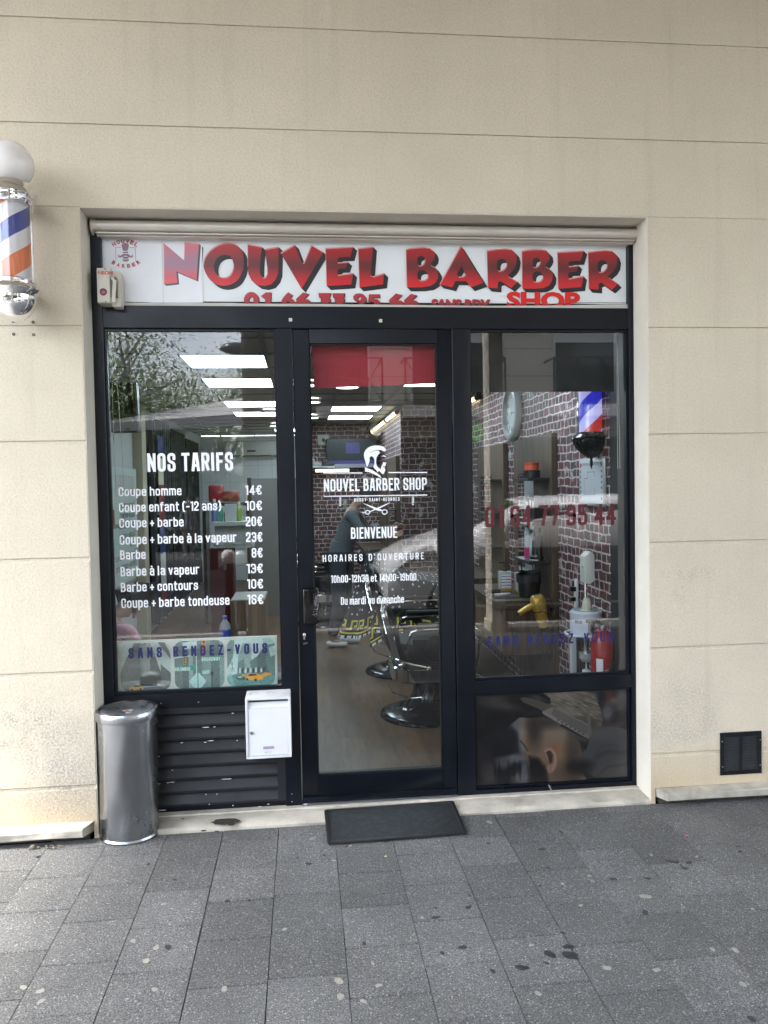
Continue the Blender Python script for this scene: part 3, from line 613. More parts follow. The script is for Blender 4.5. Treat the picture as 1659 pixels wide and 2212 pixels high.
c = at(*zd(97, 1012), da-.004); mb = MB(); mb.lathe([(0,0),(.0085,0),(.0085,.008),(0,.008)], (c.x, da-.007, c.z+.006), 'y', 20)
mb.box(c.x-.0045, c.x+.0045, da-.007, da, c.z-.018, c.z+.0); lk = mb.build('lock', m_chrome, door)
mb = MB(); mb.box(c.x-.001, c.x+.001, da-.0085, da-.007, c.z-.012, c.z+.006); mb.build('keyhole', m_gasket, lk, smooth=0)
c = at(*zd(105, 1075), da-.001); mb = MB(); mb.hexa([(c.x-.012, da-.0012, c.z-.006), (c.x+.012, da-.0012, c.z+.001), (c.x+.012, da, c.z+.001), (c.x-.012, da, c.z-.006), (c.x-.011, da-.0012, c.z+.004), (c.x+.012, da-.0012, c.z+.009), (c.x+.012, da, c.z+.009), (c.x-.011, da, c.z+.004)])
mb.build('scuff', M('scuffed paint', (.05,.05,.055), .6, var=.4, vs=80), door, smooth=0)
# threshold strip
mb = MB(); mb.box(DX0, DX1, FY-.055, FY+.04, .030, .0385); mb.build('threshold', M('threshold aluminium', (.6,.6,.6), .35, metal=.8), door, bevel=.001, seg=1)
# blanking plugs
for px, py in ((627.5, 691), (822, 693)):
    c = at(px, py, ya); mb = MB(); mb.box(c.x-.0085, c.x+.0085, ya-.004, ya, c.z-.0085, c.z+.0085); mb.build('cap', m_ivory, front, bevel=.001, seg=1)
# louvre panel, bottom left
mb = MB(); X0, X1 = L0, L1; zt, zb = .575, .062; nl = 7
mb.box(X0, X1, ya+.002, ya+.03, .545, .575)
mb.box(X1-.042, X1, ya+.004, ya+.05, .062, .545); mb.box(X0, X0+.03, ya+.004, ya+.05, .062, .545)
st = (.545-.062)/nl
for k in range(nl):
    z0 = .062+k*st; z1 = z0+st
    pr = [(.002, z0), (.0, z0+.006), (.034, z1-.004), (.052, z1), (.052, z1+.004), (.045, z1+.004), (.006, z0-.000)]
    prof = [(ya+.004+p, q) for p, q in [(.0, z0), (.0, z0+.012), (.03, z1-.008), (.034, z1), (.04, z1), (.036, z1-.012), (.012, z0)]]
    m_ = len(prof)
    mb.add([(x, yy, zz) for x in (X0+.03, X1-.042) for yy, zz in prof], [(i, (i+1) % m_, m_+(i+1) % m_, m_+i) for i in range(m_)]+[tuple(range(m_)), tuple(range(m_, 2*m_))])
m_louv = M('dusty anthracite metal', (.0034, .0045, .0062), .5, var=.5, vs=9, rvar=.15)
mb.build('louvre_panel', m_louv, front, smooth=0)
mb = MB(); mb.box(X0, X1, ya+.055, ya+.06, .062, .575); mb.build('louvre_backing', m_gasket, front, smooth=0)
mb = MB()                                                        # chips showing bare metal
for px, py, w in ((562,1508,4),(570,1507,2),(592,1505,2),(560,1516,2),(752,1496,0),(668,1502,3),(850,1663,0)):
    pass
zl = zm(300, 2650, 1.659)
for px, py, w, yy in ((478,203,7,ya),(520,200,5,ya),(555,198,3,ya),(473,220,4,ya),(798,190,5,ya),(1022,262,9,ya+.002),(850,354,30,ya+.003),(905,352,8,ya+.003),(880,442,26,ya+.003),(845,452,9,ya+.003),(690,455,12,ya+.003),(1052,440,4,ya+.003),(540,545,6,ya+.003),(628,634,5,ya+.003),(538,724,12,ya+.003),(600,716,10,ya+.003),(628,713,16,ya+.003),(985,692,40,ya+.003),(848,793,4,ya+.003),(920,791,4,ya+.003),(560,896,30,ya+.003),(1025,865,3,ya+.003),(1200,872,14,ya+.003),(1255,856,8,ya+.003),(870,857,3,ya+.003),(1408,790,3,ya),(1410,840,2,ya),(1500,855,18,da-.013)):
    c = at(*zl(px, py), yy); ww = w*.00075+.0012; n = 7
    mb.add([(c.x+ww*math.cos(2*PI*i/n)*random.uniform(.6,1.2), yy-.0008-random.random()*.0003, c.z+(.0016+random.random()*.0012)*math.sin(2*PI*i/n)) for i in range(n)], [tuple(range(n))])
mb.build('paint_chip', M('bare metal', (.6,.6,.58), .5), front, smooth=0)
# kick panel with the printed picture, bottom right
def haircut_print():
    P = Paint(1340, 825, 430, 265, (20, 22, 28))
    k = .039
    S_ = lambda pts: [(x-140, y-(178-k*(x-135))) for x, y in pts]
    def E(x, y, rx, ry, c, soft=.5, a=1, rot=0): (x, y), = S_([(x, y)]); P.ell(x, y, rx, ry, c, soft, a, rot)
    for x, y, rx, ry, c, a in ((500,470,60,80,(88,94,104),1),(545,520,50,130,(96,100,108),1),(560,640,40,90,(98,100,110),1),(470,760,130,40,(92,94,102),1),(380,800,60,50,(70,70,78),1),(560,850,30,60,(85,88,98),1),(540,940,80,60,(92,94,100),1),(230,860,70,110,(50,45,50),1),(270,930,40,90,(60,55,58),.8),(180,700,40,60,(40,36,40),1),
        (1180,210,70,60,(78,78,84),1),(1300,190,60,70,(74,40,34),.9),(1360,240,40,30,(96,72,64),1),(1440,200,50,50,(92,92,96),.9),(1300,350,60,90,(92,92,98),.9),(1420,280,60,60,(84,80,84),.8),(1250,210,35,50,(26,24,30),1),(1400,400,60,50,(26,24,28),.9),(1320,470,120,30,(62,50,46),.9),(760,160,60,30,(96,98,102),.9)):
        E(x, y, rx, ry, c, .55, a)
    for x in (300, 340, 420, 470, 520): E(x, 870, 9, 80, (14,14,20), .5, .8)
    E(360, 600, 130, 130, (12,14,22), .25, .9); E(430, 560, 70, 80, (18,19,28), .4, .9)
    P.C += P.noise(4, 40, 40)[..., None]
    skin = S_([(575,390),(552,470),(545,560),(528,606),(556,650),(584,690),(580,760),(600,860),(605,990),(1120,985),(1060,880),(1080,760),(1050,640),(1010,560),(960,490),(820,420),(700,380)])
    P.poly(skin, (112, 88, 70), 7)
    E(560, 480, 40, 130, (148,128,104), .6, .7); E(870, 520, 190, 110, (128,116,98), .7, .8); E(660, 690, 90, 100, (126,98,74), .7, .7)
    E(900, 730, 130, 90, (128,104,76), .7, .8); E(900, 900, 120, 90, (84,62,52), .8, .9); E(650, 500, 60, 150, (34,30,28), .7, .85); E(760, 440, 160, 50, (40,36,34), .8, .8)
    E(985, 800, 60, 190, (38,32,30), .8, .8); E(1010, 620, 50, 120, (60,54,48), .9, .6); E(830, 690, 40, 45, (150,80,48), .8, .8)
    P.poly(S_([(600,740),(680,760),(745,850),(770,985),(600,990)]), (8, 8, 12), 22)
    P.line(S_([(528,600),(560,640),(590,690)]), 8, (24,18,18), 6)
    hair = S_([(735,200),(800,160),(930,146),(1110,142),(1180,180),(1235,300),(1258,420),(1245,480),(1200,490),(1130,600),(1040,540),(960,430),(820,330)])
    P.poly(hair, (106, 99, 86), 8)
    n = P.noise(1, 46, 6, .45); d = P.sdf(hair); P.C += (np.clip(-d/10, 0, 1)*n*22)[..., None]
    E(1100, 480, 120, 70, (38,34,32), .9, .8); E(900, 180, 150, 40, (140,132,116), .8, .6)
    ear = S_([(732,690),(752,662),(800,662),(836,700),(852,760),(846,830),(815,890),(772,900),(752,850),(778,800),(752,750)])
    P.poly(ear, (140, 106, 90), 5); P.poly(S_([(750,700),(790,690),(812,730),(808,800),(785,820),(775,780),(765,740)]), (62, 38, 34), 7); P.line(S_([(745,700),(790,675),(828,720),(838,790),(810,860)]), 9, (162, 130, 112), 5)
    glove = S_([(120,330),(190,270),(240,180),(330,150),(520,150),(700,140),(790,210),(800,262),(720,270),(640,250),(720,330),(716,385),(640,390),(520,385),(440,450),(380,500),(260,520),(190,570),(120,620)])
    P.poly(glove, (9, 9, 12), 5); E(300, 230, 110, 60, (66,62,60), .8, .9); E(420, 290, 90, 30, (72,66,60), .9, .7, .2); E(690, 210, 70, 18, (70,66,66), .7, .8, .4)
    for j in range(9): P.line(S_([(138,300+j*22),(180,310+j*18),(225,345+j*16)]), 4, (56,54,54), 4, .8)
    E(640, 345, 60, 14, (38,36,36), .8, .8)
    P.poly(S_([(524,214),(560,200),(640,215),(790,270),(850,300),(806,352),(730,330),(640,285),(560,250)]), (74, 69, 62), 3)
    comb = S_([(720,335),(790,300),(830,295),(1135,460),(1140,560),(1118,590),(1085,580),(870,440),(740,352)]); P.poly(comb, (112, 108, 102), 2.5)
    for j in range(31):
        u = j/30; x, y = 828+u*300, 305+u*165; P.line(S_([(x, y), (x-22, y+58+u*22)]), 3.4, (22,22,24), 1.6)
    P.line(S_([(735,345),(1090,570)]), 22, (126,122,116), 2.5)
    for j in range(7): E(860+j*37, 413+j*22, 9, 6, (22,22,22), .3)
    P.poly(S_([(878,455),(900,452),(1120,585),(1130,615),(1095,600),(880,475)]), (34,34,36), 2)
    for j in range(34): P.line(S_([(882+j*7, 460+j*4.4), (876+j*7, 478+j*4.4)]), 2, (100,96,90), 1)
    P.poly(S_([(1115,300),(1136,290),(1160,540),(1148,580),(1130,575)]), (96, 92, 86), 3)
    arm = S_([(1150,560),(1175,500),(1240,478),(1390,478),(1490,520),(1490,945),(1200,950),(1090,890),(1020,850),(1030,760),(1110,680)])
    P.poly(arm, (66, 67, 70), 7); E(1060, 850, 90, 60, (12,12,16), .8, .95); E(1250, 540, 120, 50, (84,84,86), .9, .7); E(1400, 880, 130, 60, (82,80,80), .8, .8)
    P.line(S_([(1200,760),(1300,710),(1480,720)]), 26, (40,40,44), 22, .8); P.line(S_([(1210,930),(1300,850),(1480,830)]), 18, (44,44,47), 16, .8); P.line(S_([(1180,740),(1260,650),(1400,660)]), 10, (50,50,54), 16, .7)
    gr = P.C.mean(2, keepdims=True); P.C = np.clip((P.C*.8+gr*.2*np.array([1.04,1,.95]))*.70, 0, 255)
    return P
P = haircut_print()
pk = P.mesh('kick_panel', lambda u, v: (R0+.012+u*(R1-R0-.024), FY+.0, .565-v*(.565-.07)), print_mat('printed panel', .28), front)
pk['label'] = 'kick panel printed with a dark photograph of a gloved hand combing a shaved head'
# slivers of torn film at its lower edge
c = at(*zm(1800,2650,2.183)(800, 990), FY-.032); mb = MB(); mb.add([(c.x-.012, ya-.002, c.z+.02), (c.x-.004, ya-.003, c.z+.018), (c.x+.012, ya-.001, c.z-.015), (c.x+.004, ya-.001, c.z-.017)], [(0,1,2,3)])
mb.build('torn_tape', M('cloudy tape', (.2,.2,.19), .5), front, smooth=0)

# ---- sign above
sgn = T('shop_sign', (.38, .235, 2.62), 'long white sign board with big red cartoon lettering over the door', 'sign')
SY = .205
mb = MB(); sx0, sx1 = -1.003, 1.764; sz0, sz1 = 2.625, 2.985
n = 60; vs = []
for j in range(n+1):
    u = j/n
    for i in range(7):
        z = sz0+.03+(sz1-sz0-.03)*i/6
        vs.append((sx0+(sx1-sx0)*u, SY+.0018*math.sin(u*9+i)*math.sin(i*.9)+(.0), z))
mb.add(vs, [(j*7+i, (j+1)*7+i, (j+1)*7+i+1, j*7+i+1) for j in range(n) for i in range(6)])
mb.build('board', m_board, sgn, fixn=False)
mb = MB(); mb.box(sx0, -.205+.0, SY-.004, SY-.0028, sz0+.022, sz1-.012)
pA, pB = zm(370,900,5.53), zm(620,930,3.318)
xj = at(*pA(1500, 900), SY).x
mb = MB(); mb.box(sx0+.002, xj-.001, SY-.0035, SY-.0022, sz0+.02, sz1-.014); mb.box(xj+.001, at(*pB(590, 500), SY).x, SY-.0040, SY-.0026, sz0+.02, sz1-.022)
mb.build('patch', m_faded, sgn, smooth=0)
mb = MB(); n = 50                                               # bottom rail, its edge lifting at the right end
for j in range(n):
    def zz(u): return 2.6375 + .0035*math.sin(u*5)+ (.016*max(0, (u-.72)/.28)**1.2 if u > .72 else 0) + .003*(u < .25)
    u0, u1 = j/n, (j+1)/n; x0, x1 = sx0+(sx1-sx0)*u0, sx0+(sx1-sx0)*u1
    mb.hexa([(x0, SY-.022, 2.622), (x1, SY-.022, 2.622), (x1, SY+.01, 2.622), (x0, SY+.01, 2.622), (x0, SY-.020, zz(u0)-.001), (x1, SY-.020, zz(u1)-.001), (x1, SY-.004, zz(u1)+.005), (x0, SY-.004, zz(u0)+.005)])
mb.build('bottom_rail', M('dull white rail', (.5,.49,.46), .45, var=.1, vs=5), sgn, fixn=True)
# thin grubby line of the lifting film above the rail
mb = MB(); pts = [(sx0+(sx1-sx0)*j/60, SY-.0075, 2.646+.0025*math.sin(j*.6)+(.017*max(0, (j/60-.70)/.3)**1.1)) for j in range(61)]
mb.tube(pts, .0012, 5); mb.build('film_edge', M('grime', (.10,.09,.075), .9), sgn)
mb = MB(); mb.box(sx0+.004, sx1-.004, SY-.012, SY+.01, sz1-.014, sz1+.004); mb.build('top_rail', M('grey rail', (.33,.31,.28), .5, var=.15, vs=6), sgn, bevel=.001, seg=1)

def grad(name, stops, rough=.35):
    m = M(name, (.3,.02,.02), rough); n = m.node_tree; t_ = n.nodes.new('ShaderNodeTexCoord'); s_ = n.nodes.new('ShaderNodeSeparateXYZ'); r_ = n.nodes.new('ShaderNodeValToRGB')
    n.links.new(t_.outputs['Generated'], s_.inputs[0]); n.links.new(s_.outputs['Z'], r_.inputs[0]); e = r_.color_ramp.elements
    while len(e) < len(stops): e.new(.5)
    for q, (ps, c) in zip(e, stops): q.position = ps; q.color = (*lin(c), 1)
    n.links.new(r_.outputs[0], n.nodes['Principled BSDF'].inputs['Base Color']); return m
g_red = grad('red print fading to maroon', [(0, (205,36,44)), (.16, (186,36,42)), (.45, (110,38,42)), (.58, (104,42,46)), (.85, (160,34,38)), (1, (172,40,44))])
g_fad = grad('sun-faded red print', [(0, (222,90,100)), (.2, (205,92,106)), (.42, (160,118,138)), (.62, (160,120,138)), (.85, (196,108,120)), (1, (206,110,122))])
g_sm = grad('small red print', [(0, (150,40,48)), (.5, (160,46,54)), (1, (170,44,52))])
m_ink = M('black print', (.018,.014,.018), .4); m_inkf = M('faded black print', (.10,.10,.105), .45); m_hi = M('pink highlight print', lin((214,140,140)), .4); m_hi2 = M('pale pink highlight print', lin((226,150,160)), .4)
sA, sB, sC, sD = zm(620,930,3.318), zm(1080,930,3.318), zm(1560,930,3.318), zm(2000,930,3.318)
def crv(pts, it=2):                    # soften a traced loop
    for _ in range(it):
        q = []
        for i, p in enumerate(pts):
            r = pts[(i+1) % len(pts)]; q += [(p[0]*.75+r[0]*.25, p[1]*.75+r[1]*.25), (p[0]*.25+r[0]*.75, p[1]*.25+r[1]*.75)]
        pts = q
    return pts
def letter(z, loops, soft=0, name='letter', mats=(g_red, m_ink, m_hi), ext=.021, hi=.009, y=SY-.0045, steps=7):
    W3 = []
    for k, lp in enumerate(loops):
        if soft is True or (isinstance(soft, (tuple, list)) and k in soft): lp = crv(lp)
        W3.append([((p := at(*z(a, b), SY)).x, p.z) for a, b in lp])
    mf = MB(); mf.poly(W3, lambda a, b, d: (a, y-.0012, b))
    o = mf.build(name, mats[0], sgn, smooth=0, fixn=False)
    me = MB()
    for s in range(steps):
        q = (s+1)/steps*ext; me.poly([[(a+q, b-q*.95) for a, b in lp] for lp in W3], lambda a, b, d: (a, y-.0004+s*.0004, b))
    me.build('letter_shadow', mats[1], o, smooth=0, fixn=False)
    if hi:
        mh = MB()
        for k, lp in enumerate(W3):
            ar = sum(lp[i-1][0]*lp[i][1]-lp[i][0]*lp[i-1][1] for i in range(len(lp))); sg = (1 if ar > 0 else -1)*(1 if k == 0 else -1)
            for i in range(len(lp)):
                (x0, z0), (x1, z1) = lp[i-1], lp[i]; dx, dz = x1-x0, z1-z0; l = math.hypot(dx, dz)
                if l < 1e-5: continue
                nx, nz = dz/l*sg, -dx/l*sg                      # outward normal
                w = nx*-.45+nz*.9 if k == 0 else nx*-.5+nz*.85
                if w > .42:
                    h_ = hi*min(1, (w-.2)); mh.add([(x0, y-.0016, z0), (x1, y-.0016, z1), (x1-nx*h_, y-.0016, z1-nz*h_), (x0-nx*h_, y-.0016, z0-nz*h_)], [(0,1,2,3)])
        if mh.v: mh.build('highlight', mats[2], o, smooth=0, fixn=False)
    return o
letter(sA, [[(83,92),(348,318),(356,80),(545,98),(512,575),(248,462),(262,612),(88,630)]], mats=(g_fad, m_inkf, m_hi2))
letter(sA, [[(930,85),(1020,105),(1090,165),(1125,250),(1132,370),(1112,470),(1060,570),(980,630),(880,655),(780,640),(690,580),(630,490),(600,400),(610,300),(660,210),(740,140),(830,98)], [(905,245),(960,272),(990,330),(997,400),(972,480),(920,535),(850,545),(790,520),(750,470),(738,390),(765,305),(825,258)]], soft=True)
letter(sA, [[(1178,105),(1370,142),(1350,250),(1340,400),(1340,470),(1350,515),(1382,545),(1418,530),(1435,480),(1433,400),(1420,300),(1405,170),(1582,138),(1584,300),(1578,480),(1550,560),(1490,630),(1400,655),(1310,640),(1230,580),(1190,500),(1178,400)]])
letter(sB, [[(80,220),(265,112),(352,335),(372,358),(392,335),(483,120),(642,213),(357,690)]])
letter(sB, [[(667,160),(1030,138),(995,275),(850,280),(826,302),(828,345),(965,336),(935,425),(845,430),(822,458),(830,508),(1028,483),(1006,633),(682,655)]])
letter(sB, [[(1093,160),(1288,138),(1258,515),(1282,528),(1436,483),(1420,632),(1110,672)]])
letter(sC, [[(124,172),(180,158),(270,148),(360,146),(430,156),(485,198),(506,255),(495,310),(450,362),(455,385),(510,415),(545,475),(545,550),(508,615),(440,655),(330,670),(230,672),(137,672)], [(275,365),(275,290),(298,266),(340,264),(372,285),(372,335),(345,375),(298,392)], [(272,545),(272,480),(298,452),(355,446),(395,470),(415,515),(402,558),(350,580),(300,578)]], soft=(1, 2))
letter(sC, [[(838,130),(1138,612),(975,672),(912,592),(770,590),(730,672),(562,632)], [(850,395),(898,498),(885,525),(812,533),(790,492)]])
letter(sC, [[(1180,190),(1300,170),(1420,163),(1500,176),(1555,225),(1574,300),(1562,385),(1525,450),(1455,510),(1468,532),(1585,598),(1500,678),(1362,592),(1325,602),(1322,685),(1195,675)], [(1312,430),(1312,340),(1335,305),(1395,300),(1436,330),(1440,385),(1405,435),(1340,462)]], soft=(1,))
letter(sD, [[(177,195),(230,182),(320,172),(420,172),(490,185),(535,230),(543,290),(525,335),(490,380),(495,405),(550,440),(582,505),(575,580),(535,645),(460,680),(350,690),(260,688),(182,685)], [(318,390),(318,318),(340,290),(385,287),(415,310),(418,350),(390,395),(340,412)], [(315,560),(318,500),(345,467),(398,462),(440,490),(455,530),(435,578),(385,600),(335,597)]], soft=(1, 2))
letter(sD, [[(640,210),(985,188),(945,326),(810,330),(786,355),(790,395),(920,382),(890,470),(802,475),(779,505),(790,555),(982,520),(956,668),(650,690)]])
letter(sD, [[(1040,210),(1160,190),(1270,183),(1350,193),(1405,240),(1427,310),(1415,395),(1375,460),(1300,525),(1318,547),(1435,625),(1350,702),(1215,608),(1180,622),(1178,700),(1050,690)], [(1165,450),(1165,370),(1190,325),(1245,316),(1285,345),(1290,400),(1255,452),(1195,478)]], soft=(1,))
def ring(cx, cy, rx, ry, n=22): return [(cx+rx*math.cos(2*PI*i/n), cy+ry*math.sin(2*PI*i/n)) for i in range(n)]
SM = dict(name='digit', mats=(g_sm, m_ink, m_hi), ext=.004, hi=0, steps=3)
letter(sA, [ring(1228,832,98,101), ring(1226,836,30,42)], **SM)
letter(sA, [[(1352,785),(1415,738),(1484,735),(1480,930),(1410,930),(1405,800),(1385,812)]], **SM)
six = [(185,735),(240,772),(205,812),(245,828),(268,868),(262,905),(230,925),(140,925),(95,905),(92,860),(110,815),(150,765)]
four = [(375,738),(455,758),(385,825),(445,828),(445,838),(468,845),(466,895),(440,898),(440,930),(340,930),(340,893),(290,888),(286,820)]
sev = [(575,745),(740,745),(718,815),(738,822),(728,862),(710,866),(690,930),(605,930),(625,866),(606,858),(604,815),(640,806),(585,803)]
letter(sB, [six, ring(180,868,20,17)], **SM); letter(sB, [four], **SM)
letter(sB, [sev], **SM); letter(sB, [[(x+183, y+3) for x, y in sev]], **SM)
letter(sB, [[(1110,748),(1160,760),(1195,800),(1198,850),(1150,893),(1085,935),(1050,930),(1120,862),(1070,855),(1035,830),(1030,790),(1060,757)], ring(1112,816,22,24)], **SM)
letter(sB, [[(1235,762),(1375,760),(1378,805),(1292,805),(1290,822),(1350,828),(1385,865),(1375,915),(1330,935),(1240,932),(1222,912),(1228,890),(1285,893),(1310,878),(1290,862),(1225,860)]], **SM)
letter(sB, [[(x+1212, y+14) for x, y in four]], **SM); letter(sB, [[(x+1408, y+18) for x, y in four]], **SM)
def sgn_text(txt, z, x0, x1, y0, y1, mat, bold, name, sh=0, yo=.004, split=True):
    a = at(*z(x0, y1), SY); b = at(*z(x1, y0), SY); mb = MB()
    font_mesh(mb, txt, a.x, b.x, a.z, b.z, lambda x, zz, d: (x, SY-.0052, zz), bold, shear=sh); return mb.build(name, mat, sgn, smooth=0, fixn=False)
o = sgn_text('SANS RDV', sC, 450, 1222, 826, 955, g_sm, .055, 'lettering', .12)
c_ = o.copy(); COL.objects.link(c_); c_.parent = o; c_.name = 'letter_shadow'; c_.data = o.data.copy(); c_.data.materials[0] = m_ink; c_.location = (.003, .0008, -.003)
sgn_text('SHOP', sC, 1440, 2399, 732, 958, M('flat red print', lin((205,28,22)), .4), .05, 'lettering')
# little emblem at the left end
EM = zm(370, 900, 5.53); m_em = M('faded mauve print', lin((140,110,130)), .45); m_eb = M('thin blue print', lin((90,100,130)), .45)
g_em = grad('emblem lettering red', [(0, (196,110,120)), (.5, (170,70,84)), (1, (130,24,44))])
fx = lambda d_: (lambda a, b, d: ((q := at(*EM(a, b), SY)).x, SY-.0052-d_, q.z))
eb = MB()
eb.poly([[(640,492),(606,380),(612,350),(650,326),(690,322),(735,332),(765,360),(762,395),(735,492)]], fx(0)); eb.poly([[(632,512),(750,508),(750,528),(735,542),(650,544),(632,530)]], fx(0))
eb.poly([[(630,612),(690,618),(760,616),(762,640),(735,662),(690,668),(640,655)]], fx(0)); eb.poly([[(628,668),(690,680),(766,668),(762,700),(735,720),(690,726),(650,716),(632,700)]], fx(0))
half = [(690,560),(745,556),(790,590),(820,610),(840,605),(828,580),(815,592),(818,574),(842,570),(862,598),(850,630),(815,642),(770,630),(735,606),(690,600)]
eb.poly([half+[(690,600)]], fx(.0002)); eb.poly([[(1384-x, y) for x, y in half]], fx(.0002))
for i in range(6): pass
eo = eb.build('emblem', m_em, sgn, smooth=0, fixn=False)
lb = MB()
for a, b in (((470,414),(600,416)),((478,414),(484,712)),((778,420),(910,424)),((905,424),(916,722))):
    (x0, y0), (x1, y1) = a, b; l = math.hypot(x1-x0, y1-y0); nx, ny = -(y1-y0)/l*4, (x1-x0)/l*4
    lb.poly([[(x0+nx, y0+ny), (x1+nx, y1+ny), (x1-nx, y1-ny), (x0-nx, y0-ny)]], fx(0))
lb.build('emblem_frame', m_eb, sgn, smooth=0, fixn=False)
def arc_word(w, cx, cy, R_, a0, a1, hgt, flip):
    tb = MB(); n = len(w)
    for i, ch in enumerate(w):
        a = math.radians(a0+(a1-a0)*(i+.5)/n); ox, oy = cx+R_*math.sin(a), cy-R_*math.cos(a)*(1 if not flip else -1)
        ro = a if not flip else -a; wd = hgt*.95
        def g(x, zz, d, ox=ox, oy=oy, ro=ro):
            px_, py_ = ox+x*math.cos(ro)+zz*math.sin(ro), oy+x*math.sin(ro)-zz*math.cos(ro); q = at(*EM(px_, py_), SY); return (q.x, SY-.0054, q.z)
        font_mesh(tb, ch, -wd*.45, wd*.45, -hgt/2, hgt/2, g, .06)
    return tb.build('emblem_lettering', g_em, sgn, smooth=0, fixn=False)
arc_word('NOUVEL', 676, 720, 440, -39, 41, 92, False); arc_word('BARBER', 695, 350, 475, -40, 42, 88, True)

# ---- awning cassette
mb = MB(); n = 24; pr = []
ax0, ax1 = -1.010, OX1+.000
cy_, cz_ = .155, 3.008
for i in range(n): pr.append((cy_+.034*math.cos(2*PI*i/n)*1.25, cz_+.031*math.sin(2*PI*i/n)))
m_ = len(pr)
mb.add([(x, yy, zz) for x in (ax0, ax1) for yy, zz in pr], [(i, (i+1) % m_, m_+(i+1) % m_, m_+i) for i in range(m_)]+[tuple(range(m_)), tuple(range(m_, 2*m_))])
aw = T('awning_cassette', (.38, .16, 2.96), 'rolled-up champagne metal awning cassette across the top of the opening', 'awning')
mb.build('housing', m_alu, aw)
mb = MB(); mb.box(ax0+.02, ax1-.012, .125, .20, 2.968, 2.9745); mb.box(ax0+.02, ax1-.012, .145, .20, 2.961, 2.967); mb.build('front_bar', m_alu, aw, bevel=.001, seg=1)
for x, s in ((ax0, -1), (ax1, 1)):
    mb = MB(); mb.lathe([(0, -.004), (.040, -.004), (.042, 0), (.040, .004), (0, .004)], (x, cy_, cz_), 'x', 24); mb.build('end_cap', m_alu, aw)

# ---- neon switch box
NB = zm(370, 900, 5.53)
ny = .075
a = at(*NB(50, 850), ny); b = at(*NB(400, 1615), ny)
nb = T('switch_box', ((a.x+b.x)/2+.02, .15, b.z), 'ivory fireman switch box marked NEON on the left end of the sign', 'switch box')
bx1 = b.x+.022
mb = MB(); mb.box(a.x, bx1-.03, ny, .20, b.z, a.z); mb.box(bx1-.03, bx1+.012, ny+.03, .20, b.z-.012, a.z-.006); mb.build('casing', m_ivory, nb, bevel=.005, seg=2)
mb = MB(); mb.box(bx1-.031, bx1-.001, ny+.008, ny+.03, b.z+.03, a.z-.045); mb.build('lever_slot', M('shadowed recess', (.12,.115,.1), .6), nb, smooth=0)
mb = MB(); mb.obox((bx1-.012, ny+.0, (a.z+b.z)/2-.028), (.0085, .005, .055), Matrix.Rotation(.08, 3, 'Y')); mb.lathe([(0,0),(.008,0),(.008,.02),(0,.02)], (bx1-.018, ny-.004, a.z-.052), 'y', 16)
mb.build('lever', m_ivory, nb, bevel=.0015, seg=1)
mb = MB(); mb.lathe([(0,0),(.0055,0),(.0055,.024),(0,.024)], (bx1-.006, ny-.002, a.z-.048), 'y', 14); mb.build('padlock', M('aged brass', (.16,.12,.07), .45, metal=.7), nb)
c = at(*NB(203, 1380), ny); mb = MB(); mb.lathe([(.0165,0),(.0175,.002),(.014,.003),(.014,0)], (c.x, ny-.003, c.z), 'y', 28); mb.build('lamp_ring', M('dark plum plastic', (.05,.012,.03), .4), nb)
mb = MB(); mb.lathe([(0,-.004),(.006,-.0035),(.011,-.002),(.0145,0)], (c.x, ny-.0015, c.z), 'y', 28); mb.build('lamp_lens', M('dull red lens', lin((150,80,100)), .35), nb)
a1_, b1_ = at(*NB(92, 1000), ny), at(*NB(408, 925), ny); mb = MB(); font_mesh(mb, 'NEON', a1_.x, b1_.x, a1_.z, b1_.z, lambda x, z, d: (x, ny-.0006, z), .035); mb.build('lettering', M('red marking', lin((190,60,50)), .5), nb, smooth=0, fixn=False)
c = at(*NB(242, 882), ny); mb = MB(); mb.lathe([(0,0),(.003,0),(.003,.004),(0,.004)], (c.x, ny-.001, c.z), 'y', 12)
c = at(*NB(260, 1590), ny); mb.lathe([(0,0),(.003,0),(.003,.004),(0,.004)], (c.x, ny-.001, c.z), 'y', 12); mb.build('screw', m_black, nb)
mb = MB(); q = at(*NB(115, 790), .19); mb.tube([(q.x, .195, q.z), (q.x+.006, .17, q.z-.004), (q.x+.018, .14, q.z-.018), (q.x+.03, .12, a.z)], .004, 8); mb.build('cable', m_black, nb)
# ================================================================== ON AND BEFORE THE FACADE
# striped pole on the wall, left edge of the picture
pc = at(24, 600, -.17); px_, py_ = pc.x, -.17
zt_ = at(60, 410, py_).z
Zp = lambda y: at(30, y, py_).z
R_ = abs(at(73, 560, py_).x-at(24, 560, py_).x)
px_ = at(73, 560, py_).x-.092; R_ = .092
bp = T('barber_pole', (px_, 0, Zp(697)), 'striped barber pole with white globe and chrome caps mounted on the wall', 'barber pole')
zg = Zp(356); rg = .104
mb = MB(); mb.ball((px_, py_, zg), rg, n=36); mb.build('globe', M('milky globe', (.74,.71,.70), .2, var=.05, vs=6, coat=.2), bp)
mb = MB()
za, zb_ = Zp(398), Zp(442)
prof = [(.0, za+.012), (.062, za+.012), (.074, za+.006), (.088, za-.002), (.092, za-.010), (.092, za-.026), (.097, za-.030), (.107, za-.036), (.111, za-.044), (.111, za-.056), (.103, za-.060), (.100, za-.066), (.104, za-.074), (.100, za-.092), (.095, za-.10), (0, za-.10)]
mb.lathe(prof, (px_, py_, 0), 'z', 48); mb.box(px_-.03, px_+.03, py_+.08, 0, za-.065, za-.03); mb.build('top_cap', m_chrome, bp)
z0, z1 = Zp(612), za-.098
mb = MB(); n, h_ = 64, 90
cyl_r = .078; vs = []; fs = []; ms = []
